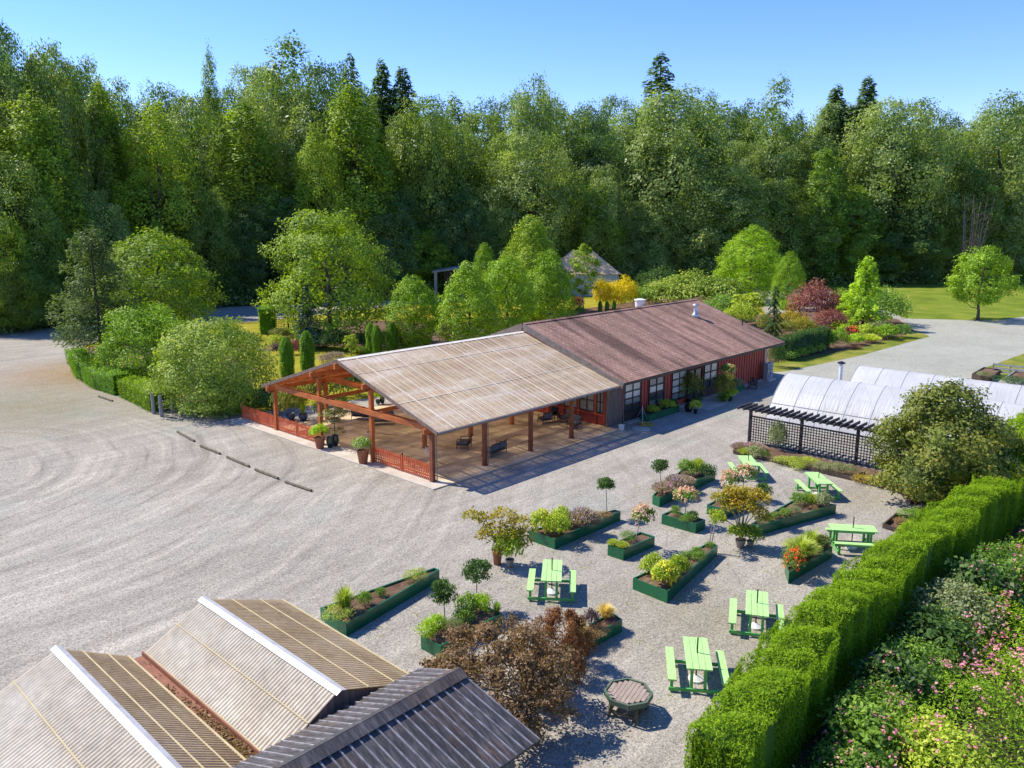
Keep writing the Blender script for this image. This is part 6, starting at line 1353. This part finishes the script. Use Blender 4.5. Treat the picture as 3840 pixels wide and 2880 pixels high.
# ------------------------------------------------------------------ garden shrubs
def sb(sh, k, x, yb, yt, w, mt, name, lab, fl=None, cat='shrub', group=None):
    w *= 1.22; yt -= (yb-yt)*.08
    return pl(sh, k, x, yb, yt, w, M[mt], name, lab, cat, .02, fl, group)
sb(ds, 'big', 1300, 668, 612, 32, 'f_gold', 'golden_shrub', 'golden yellow shrub left of three beside the tan-roofed house')
sb(ds, 'big', 1322, 668, 618, 37, 'f_gold', 'golden_shrub', 'golden yellow shrub in the middle of three')
sb(ds, 'big', 1350, 666, 609, 37, 'f_gold', 'golden_shrub', 'golden yellow shrub right of three, with orange top')
for i, (x, lab) in enumerate(((1296, 'left'), (1311, 'middle'), (1326, 'right'))): tree('cypress0', x, 676, 650, 9, 'f_column', 'dwarf_cypress', lab+' of three dwarf cypresses below the golden shrubs', 'cypress', 'dwarf cypresses below the golden shrubs')
sb(ds, 'mid', 1248, 668, 645, 18, 'f_burg', 'shrub', 'round red shrub at the foot of the young pale-trunked tree', ('dots', M['b_red']))
sb(ds, 'mid', 1252, 680, 664, 18, 'f_shrub', 'shrub', 'small green mound below the round red shrub')
for x, yb, yt, w, mt, lab in ((1395, 662, 626, 62, 'f_shrub', 'leafy shrub right of the golden shrubs'), (1440, 662, 612, 80, 'f_laurel', 'tall loose shrub behind the far roof ridge, left'), (1490, 662, 598, 95, 'f_laurel', 'tallest loose light green shrub behind the far roof ridge'), (1545, 664, 608, 90, 'f_laurel', 'loose light green shrub left of the broad evergreen'), (1560, 690, 645, 70, 'f_shrub', 'green shrub by the far gable peak'), (1595, 706, 662, 50, 'f_yshrub', 'yellowish shrub on the dry lawn beside the gable'), (1580, 660, 620, 60, 'f_light', 'lime shrub at the foot of the broad evergreen'), (1420, 655, 590, 60, 'f_dshrub', 'dark shrub behind the loose light green shrubs')):
    sb(ds, 'big', x, yb, yt, w, mt, 'shrub', lab)
sb(ci, 'mid', 350, 660, 490, 200, 'f_bright', 'shrub', 'lime green shrub beside the weeping conifer')
sb(ci, 'big', 400, 830, 640, 300, 'f_orange', 'maple_shrub', 'amber layered maple shrub above the clipped hedge, rear')
sb(ci, 'big', 350, 950, 780, 240, 'f_olive', 'maple_shrub', 'rust and green maple shrub by the roof corner')
sb(ci, 'big', 590, 950, 740, 270, 'f_orange', 'maple_shrub', 'amber maple shrub right of the roof corner')
sb(ci, 'big', 740, 800, 300, 470, 'f_burg', 'burgundy_shrub', 'large burgundy smoke bush in the island bed')
sb(ci, 'big', 960, 880, 630, 300, 'f_burg', 'burgundy_shrub', 'lower burgundy bush in front of the large one')
sb(ci, 'big', 1120, 800, 390, 260, 'f_bright', 'shrub', 'tall lime shrub between burgundy bush and golden cedar')
sb(ci, 'big', 1680, 800, 380, 480, 'f_shrub', 'maple_shrub', 'layered green maple at the right of the golden cedar')
sb(ci, 'mid', 1285, 975, 845, 170, 'f_burg', 'red_shrub', 'small bright red shrub low in the island bed', ('heads', M['b_red']))
sb(ci, 'coarse', 1190, 960, 820, 170, 'f_lime', 'shrub', 'lime shrub left of the small red shrub')
sb(ci, 'coarse', 1450, 990, 830, 210, 'f_yshrub', 'shrub', 'yellow-green shrub right of the small red shrub')
sb(ci, 'coarse', 1620, 960, 790, 210, 'f_grey', 'shrub', 'grey-green shrub at the middle of the island bed edge')
sb(ci, 'coarse', 1740, 1000, 830, 230, 'f_bright', 'shrub', 'leafy lime shrub near the tip of the island bed')
sb(ci, 'mid', 1950, 980, 820, 190, 'f_shrub', 'shrub', 'dull green shrub at the right tip of the island bed')
sb(ci, 'coarse', 1320, 1080, 950, 150, 'f_lime', 'shrub', 'lime shrub on the grass side of the small red shrub')
sb(ci, 'spike', 1520, 1050, 940, 210, 'f_yshrub', 'shrub', 'arching yellow-green plant on the island bed edge')
sb(ci, 'flat', 1310, 1130, 1085, 150, 'f_rust', 'low_plant', 'flat pinkish-red mat on the island bed edge')
sb(ci, 'big', 1060, 1120, 900, 230, 'f_bright', 'shrub', 'lime rounded shrub right of the tall clipped hedge')
sb(ci, 'mid', 940, 1130, 940, 160, 'f_shrub', 'shrub', 'light shrub against the end of the tall clipped hedge')
for i, x in enumerate((400, 520, 640, 760)): sb(ci, 'mid', x, 1290-i*35, 1160-i*30, 170, 'f_laurel' if i % 2 else 'f_shrub', 'shrub', ['first', 'second', 'third', 'fourth'][i]+' low shrub from the building corner along the tall clipped hedge')
sb(ci, 'big', 230, 1390, 1080, 170, 'f_dshrub', 'shrub', 'dark shrub at the end wall beside the heat pump')
sb(ci, 'big', 60, 900, 690, 160, 'f_olive', 'shrub', 'reddish shrub behind the far gable verge')
# garden between the laurel and the pavilion
sb(ck, 'mid', 510, 930, 780, 180, 'f_yshrub', 'shrub', 'yellow-green shrub between the laurel and the first cypress')
sb(ck, 'big', 560, 800, 680, 220, 'f_olive', 'shrub', 'rusty green shrub in front of the distant lattice')
sb(ck, 'mid', 690, 790, 700, 130, 'f_yshrub', 'shrub', 'yellow shrub below the distant lattice')
sb(ck, 'mid', 790, 1030, 860, 180, 'f_burg', 'shrub', 'reddish pink shrub between the two nearest cypresses')
sb(ck, 'mid', 510, 1030, 900, 120, 'f_darkpurple', 'shrub', 'dark purple shrub left of the first cypress')
sb(ck, 'big', 1280, 1150, 1020, 260, 'f_dullpurple', 'shrub', 'dusty pink bush behind the pavilion roof peak')
sb(ck, 'big', 1320, 970, 720, 320, 'f_dshrub', 'shrub', 'dark shrub in shade below the spreading maple')
sb(ck, 'mid', 1650, 1010, 930, 200, 'f_yshrub', 'shrub', 'low yellow shrub left of the touching cypresses')
sb(ck, 'mid', 2000, 960, 730, 110, 'f_laurel', 'shrub', 'narrow light shrub beside the lone cypress')
sb(ck, 'big', 1640, 960, 760, 200, 'f_dshrub', 'shrub', 'dark shrub behind the tiny yellow-green tree')
sb(ck, 'big', 1060, 950, 700, 280, 'f_spruce', 'shrub', 'blue-grey spreading conifer at the foot of the blue spruce')
for i, (x, yb, yt, w, mt, k, lab) in enumerate(((1880, 620, 560, 110, 'f_yshrub', 'mid', 'lime shrub under the left roof corner of the pavilion'), (1990, 730, 600, 260, 'f_dshrub', 'big', 'dark bush behind the left picket fence'), (1800, 760, 610, 200, 'f_dshrub', 'big', 'shaded bush left of the picket fence end'), (1750, 830, 720, 160, 'f_laurel', 'mid', 'pale leafy bush at the end of the picket fence'))):
    sb(cl, k, x, yb, yt, w, mt, 'shrub', lab)
sb(cl, 'flat', 1450, 830, 770, 330, 'f_shrub', 'ground_cover', 'green ground cover below the two clipped blocks', cat='plant')
sb(cl, 'flat', 1640, 860, 800, 260, 'f_shrub', 'ground_cover', 'green ground cover left of the picket fence', cat='plant')
sb(cl, 'mid', 1060, 800, 700, 180, 'f_laurel', 'shrub', 'leafy shrub behind the farm gate')
sb(cl, 'big', 640, 480, 370, 260, 'f_dshrub', 'shrub', 'dull shrub in the shade behind the bright low hedge')
sb(cl, 'big', 230, 330, 215, 220, 'f_dshrub', 'shrub', 'dark shrub under the pine by the low hedge')
# garden beyond the terrace, seen through the open gable
for i, (x, y, h, w, mt, k, lab) in enumerate(((6.5, 20.5, 2.4, 3.0, 'f_olive', 'big', 'amber maple bush seen through the open gable'), (9.5, 20.8, 2.2, 2.6, 'f_dshrub', 'big', 'green bush seen through the open gable'), (13.0, 20.0, 2.0, 3.0, 'f_shrub', 'big', 'rounded shrub behind the pavilion terrace'), (2.6, 20.8, 1.8, 3.0, 'f_dshrub', 'big', 'dark bush behind the blue pots'), (16.5, 19.6, 1.8, 2.6, 'f_laurel', 'big', 'pale shrub behind the shop end of the pavilion'))): plant(k, (x, y, 0), w, h, M[mt], 'shrub', lab)

# ------------------------------------------------------------------ the wood
TLX = [-500, 0, 100, 250, 480, 600, 900, 1200, 1500, 1900, 2212, 2700]; TLY = [735, 716, 702, 690, 658, 652, 642, 628, 617, 612, 609, 604]
def tl(x): return float(np.interp(x, TLX, TLY))
def wood(kind, x, yt, w, mat, label, back=3, name='forest_tree', group='trees of the wood', yb=None):
    return tree(kind, x, yb or tl(x), yt, w, mat, name, label, 'tree', group, ds, back)
FR = [('poplar0', 118, 185, 190, 'f_light', 'tall light green tree at the left edge of the wood, behind the pine', 4),
 ('poplar2', 262, 155, 135, 'f_light', 'slender light green tree between two light ones at the left', 16), ('poplar1', 365, 212, 185, 'f_light', 'light green tree rising behind the spreading maple', 8),
 ('poplar0', 552, 205, 215, 'f_light', 'broad light green tree left of the tallest light one', 9), ('poplar2', 782, 165, 190, 'f_light', 'tallest light green tree with a bright pointed crown', 6), ('poplar1', 700, 262, 120, 'f_light', 'lower light tree leaning on the tallest light one', 2),
 ('maple1', 925, 196, 170, 'f_forest', 'mid green tree right of the tallest light one', 10), ('maple0', 1148, 278, 205, 'f_maple', 'rounded maple standing forward in the middle of the wood', 3), ('poplar1', 1288, 368, 115, 'f_light', 'short yellow-green tree behind the tan-roofed house', 1),
 ('maple2', 1446, 182, 270, 'f_maple', 'huge domed maple right of the middle', 9), ('maple3', 1548, 352, 215, 'f_maple', 'lower maple mound at the foot of the huge domed one', 1), ('maple1', 1395, 430, 150, 'f_maple', 'small shaded maple at the foot of the domed one', 2),
 ('cottonwood', 1655, 152, 115, 'f_forest', 'pointed tree with wispy right edge on the skyline', 16), ('maple0', 1660, 330, 150, 'f_dark', 'dark hollow tree between the domed maple and the ivy-clad ones', 9), ('ivy0', 1762, 318, 125, 'f_ivy', 'ivy-draped conical tree left of the twin ivy mass', 1),
 ('maple3', 1912, 202, 240, 'f_maple', 'domed maple at the right with a full round top', 6), ('ivy1', 1835, 400, 140, 'f_ivy', 'ivy-draped tree at the lawn edge, left of the dark one', .5), ('ivy0', 1935, 392, 165, 'f_dark', 'dark ivy-clad tree at the lawn edge behind the golden cedar', 1),
 ('maple2', 2130, 196, 215, 'f_maple', 'full-crowned maple at the right edge of the picture', 7), ('poplar1', 2165, 388, 125, 'f_light', 'bright light green tree at the right edge above the round-headed one', 2), ('maple1', 2040, 300, 150, 'f_forest', 'mid green tree behind the dead tree', 5),
 ('fir1', 1838, 163, 150, 'f_conifer', 'conifer on the skyline at the right, beside its darker twin', 26), ('fir0', 1775, 182, 150, 'f_conifer', 'darker conifer left of the right-hand skyline conifer', 28), ('thinfir', 1410, 112, 215, 'f_conifer', 'lone fir spire standing above the wood', 30),
 ('thinfir', 612, 470, 70, 'f_conifer', 'thin dead-topped conifer in the shade behind the maple', -2),
 ('maple2', 70, 330, 190, 'f_forest', 'green mass of a tree at the far left edge', 1), ('maple1', 20, 455, 150, 'f_light', 'low bushy light tree at the far left edge', -2), ('maple0', 60, 560, 140, 'f_forest', 'bushy low tree by the gravel at the far left', -4),
 ('maple3', 455, 400, 150, 'f_forest', 'shaded tree behind the light maple', 2), ('maple2', 540, 450, 130, 'f_dark', 'dark shaded tree behind the grey track', 1), ('maple0', 640, 420, 150, 'f_dark', 'dark shaded tree left of the spreading maple', 3), ('maple1', 850, 400, 170, 'f_dark', 'dark shaded tree behind the spreading maple', 3), ('maple3', 985, 410, 150, 'f_dark', 'dark shaded tree behind the hornbeam row', 4), ('maple0', 1070, 470, 110, 'f_forest', 'small green tree at the edge of the wood above the hornbeams', 0),
 ('maple2', 1255, 480, 120, 'f_dark', 'dark tree behind the tan-roofed house', 5), ('maple2', 2195, 470, 110, 'f_forest', 'low tree at the right edge of the lawn', 1), ('maple3', 1990, 470, 120, 'f_forest', 'low green tree between the ivy mass and the dead tree', 0),
 ('cottonwood', 652, 60, 185, 'f_forest', 'tall open-crowned tree breaking the skyline', 22), ('poplar2', 490, 84, 60, 'f_forest', 'narrow tree spike on the skyline left of the open-crowned one', 20), ('maple0', 60, 40, 190, 'f_dark', 'tall dark tree in the top left corner', 18), ('maple2', 165, 80, 160, 'f_forest', 'tall tree right of the top left corner', 14),
 ('thinfir', 776, 112, 130, 'f_conifer', 'thin conifer tip on the skyline, leftmost of three', 22), ('fir0', 840, 128, 140, 'f_conifer', 'conifer tip on the skyline, middle of three', 24), ('fir1', 882, 142, 150, 'f_conifer', 'conifer tip on the skyline, rightmost of three', 22), ('maple1', 1150, 155, 150, 'f_maple', 'rounded crown on the skyline in the middle', 18)]
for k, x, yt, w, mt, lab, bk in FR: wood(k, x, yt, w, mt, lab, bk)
SKX = [-300, 0, 100, 220, 262, 400, 470, 560, 600, 740, 765, 830, 900, 1000, 1100, 1200, 1300, 1400, 1500, 1600, 1700, 1760, 1850, 1920, 2000, 2045, 2110, 2212, 2600]
SKY = [40, 70, 75, 98, 150, 158, 150, 140, 115, 115, 170, 175, 178, 188, 185, 182, 196, 195, 182, 192, 228, 205, 205, 205, 224, 222, 212, 208, 215]
gg = np.random.default_rng(77); kinds = ['maple0', 'maple1', 'maple2', 'maple3', 'poplar0', 'maple1', 'maple3']
RL = {0: ('f_forest', 'green broadleaf tree in the second row of the wood'), 1: ('f_maple', 'pale green broadleaf tree in the third row of the wood'), 2: ('f_dark', 'dark broadleaf tree at the back of the wood')}
for row, (bk, st, lo, hi) in enumerate(((14, 100, 40, 120), (26, 84, 12, 55), (40, 70, 2, 26))):
    x = -330+row*30
    while x < 2560:
        xx = x+gg.uniform(-22, 22); yt = float(np.interp(xx, SKX, SKY))+gg.uniform(lo, hi); k = kinds[gg.integers(len(kinds))]; inside = -20 < xx < 2230
        mt = ['f_forest', 'f_maple', 'f_dark', 'f_forest'][gg.integers(4)] if row < 2 else ['f_forest', 'f_maple', 'f_dark'][gg.integers(3)]
        tone = {'f_forest': 'mid green', 'f_maple': 'pale grey-green', 'f_dark': 'dark green'}[mt]
        wood(k, xx, yt, gg.uniform(125, 190), mt, '%s broadleaf tree in the %s of the dense wood' % (tone, ['second row', 'third row', 'back row'][row]), bk+gg.uniform(-3, 3), group='trees in the deep of the wood')
        x += st
x = -40
while x < 2270:
    xx = x+gg.uniform(-16, 16); yt = float(np.interp(xx, [0, 400, 900, 1200, 2212], [480, 455, 430, 415, 400]))+gg.uniform(-70, 60); mt = (['f_light', 'f_forest', 'f_light', 'f_maple'] if xx < 330 else ['f_forest', 'f_maple', 'f_light', 'f_maple'])[gg.integers(4)]
    tone = {'f_light': 'bright light green', 'f_forest': 'mid green', 'f_maple': 'pale grey-green', 'f_dark': 'dark green'}[mt]
    wood('maple%d' % gg.integers(4), xx, yt, gg.uniform(130, 200), mt, '%s low rounded tree along the front edge of the wood' % tone, gg.uniform(2.5, 7), group='low trees at the front of the wood'); x += 78
# trees outside the left edge throw their shade on the gravel
for i, (x, y, h) in enumerate(((-13, 75, 14), (-16, 68, 11))): plant_tree(PR['garden%d' % i], (x, y, 0), h, 10, M['f_forest'], M['bark'], 'maple_tree', 'tree beyond the left edge shading the gravel, %s' % ('taller' if i == 0 else 'shorter'), 'tree')
# undergrowth along the foot of the wood
def stuff_leaves(name, P, Nn, s, T, mat, asp=.6, jit=.6, align=None): return tag(link(name, leaf_mesh(name, P, Nn, s, T, asp, jit, align), mat), kind='stuff')
pts = []; 
for x in np.arange(-300, 2500, 7.0):
    P0 = G(*ds(x, tl(x)+1.0)); 
    for k in range(46): pts.append(P0+np.array([gg.normal(0, 1.8), gg.normal(0, 1.8), abs(gg.normal(0, 1.5))]))
pts = np.array(pts); stuff_leaves('undergrowth', pts, np.tile([-.3, -.3, .8], (len(pts), 1)), .55, gg.normal(.45, .2, len(pts)), M['f_maple'])

# ------------------------------------------------------------------ wild flowers beyond the hedge, lower right
g = np.random.default_rng(31); n = 150000
X = g.uniform(-17, 17, n); Y = g.uniform(-39, -24.75, n)
def fieldh(X, Y): return np.clip(.95+.30*np.sin(X*.9+Y*.5)+.22*np.sin(X*2.1-Y*1.3)+.18*np.sin(Y*2.7+X*.4)-.10*np.exp(-((Y+24.7)/.6)**2), .25, 1.7)
Hh = fieldh(X, Y); q = g.uniform(0, 1, n)**.55; Z = Hh*q*g.uniform(.85, 1.12, n)
patch = np.sin(X*.7+1.3)+np.sin(Y*.8-X*.3)+.6*np.sin(X*2.3+Y*1.9); T = g.normal(.50, .16, n)+.13*patch
stuff_leaves('wildflower_foliage', np.stack([X, Y, Z], 1), np.tile([0, 0, 1.], (n, 1)), .13, T, M['f_lime'], .30, .8)
n = 3300; X = g.uniform(-17, 17, n); Y = g.uniform(-38, -25.3, n); keep = g.uniform(0, 1, n) < .35+.35*np.sin(X*.6+Y*.9+1)+.4*np.exp(-((Y+26.8)/.9)**2); X, Y = X[keep], Y[keep]; Hh = fieldh(X, Y)*1.08
c = np.stack([X, Y, Hh+g.uniform(0, .35, len(X))], 1); P = (c[:, None]+g.normal(size=(len(X), 9, 3))*.06).reshape(-1, 3); T = np.repeat(g.normal(.5, .25, len(X)), 9)+g.normal(0, .1, len(P))
stuff_leaves('pink_blossoms', P, np.tile([0, 0, 1.], (len(P), 1)), .075, T, M['b_pink'], .9, .8)
for i, (x, y, w_, h_, mt, fl) in enumerate(((-10.6, -25.9, 1.9, 1.35, 'f_shrub', 1), (-8.9, -25.6, 1.7, 1.2, 'f_shrub', 1), (-7.3, -25.3, 1.9, 1.45, 'f_shrub', 1), (-5.7, -25.1, 1.6, 1.3, 'f_shrub', 1), (-4.1, -24.9, 1.8, 1.5, 'f_dshrub', 1), (-2.4, -25.1, 1.9, 1.2, 'f_shrub', 0), (-.4, -25.0, 2.0, 1.5, 'f_dshrub', 0), (1.7, -25.1, 2.2, 1.7, 'f_grey', 0), (4.0, -25.4, 2.3, 1.8, 'f_dshrub', 1), (6.2, -25.6, 2.2, 1.7, 'f_shrub', 1), (-9.4, -27.4, 1.9, 1.3, 'f_shrub', 1), (-6.6, -27.0, 2.0, 1.4, 'f_yshrub', 1))):
    nm = ['nearest the camera', 'second', 'third', 'fourth', 'fifth', 'sixth', 'seventh', 'eighth', 'ninth', 'farthest'][i] if i < 10 else ['the nearer', 'the farther'][i-10]
    lab = ('%s leafy perennial from the near end of the hedge foot%s' % (nm, ', with pink blooms' if fl else '')) if i < 10 else '%s of two tall pink-flowered perennials standing out from the hedge' % nm
    plant('big' if i % 2 else 'mid', (x, y+.22, 0), w_*1.25, h_, M[mt], 'flowering_perennial', lab, 'plant', ('tips', M['b_pink']) if fl else None)
# small weeds scattered over the gravel
pts = []
for k in range(420):
    x, y = g.uniform(-14, 12), g.uniform(-22, -8)
    for j in range(g.integers(2, 7)): pts.append((x+g.normal(0, .06), y+g.normal(0, .06), g.uniform(.01, .05)))
pts = np.array(pts); stuff_leaves('gravel_weeds', pts, np.tile([0, 0, 1.], (len(pts), 1)), .06, g.normal(.5, .2, len(pts)), M['f_grass'])

# dead leaves washed into the rusty valley gutter
n = 900; Y = -16.9+np.abs(g.normal(0, 1.9, n)); X = g.normal(-19.66, .09, n); stuff_leaves('leaf_litter', np.stack([X, Y, 2.455+g.uniform(0, .05, n)], 1), np.tile([0, 0, 1.], (n, 1)), .08, g.normal(.3, .25, n), M['f_brown'])
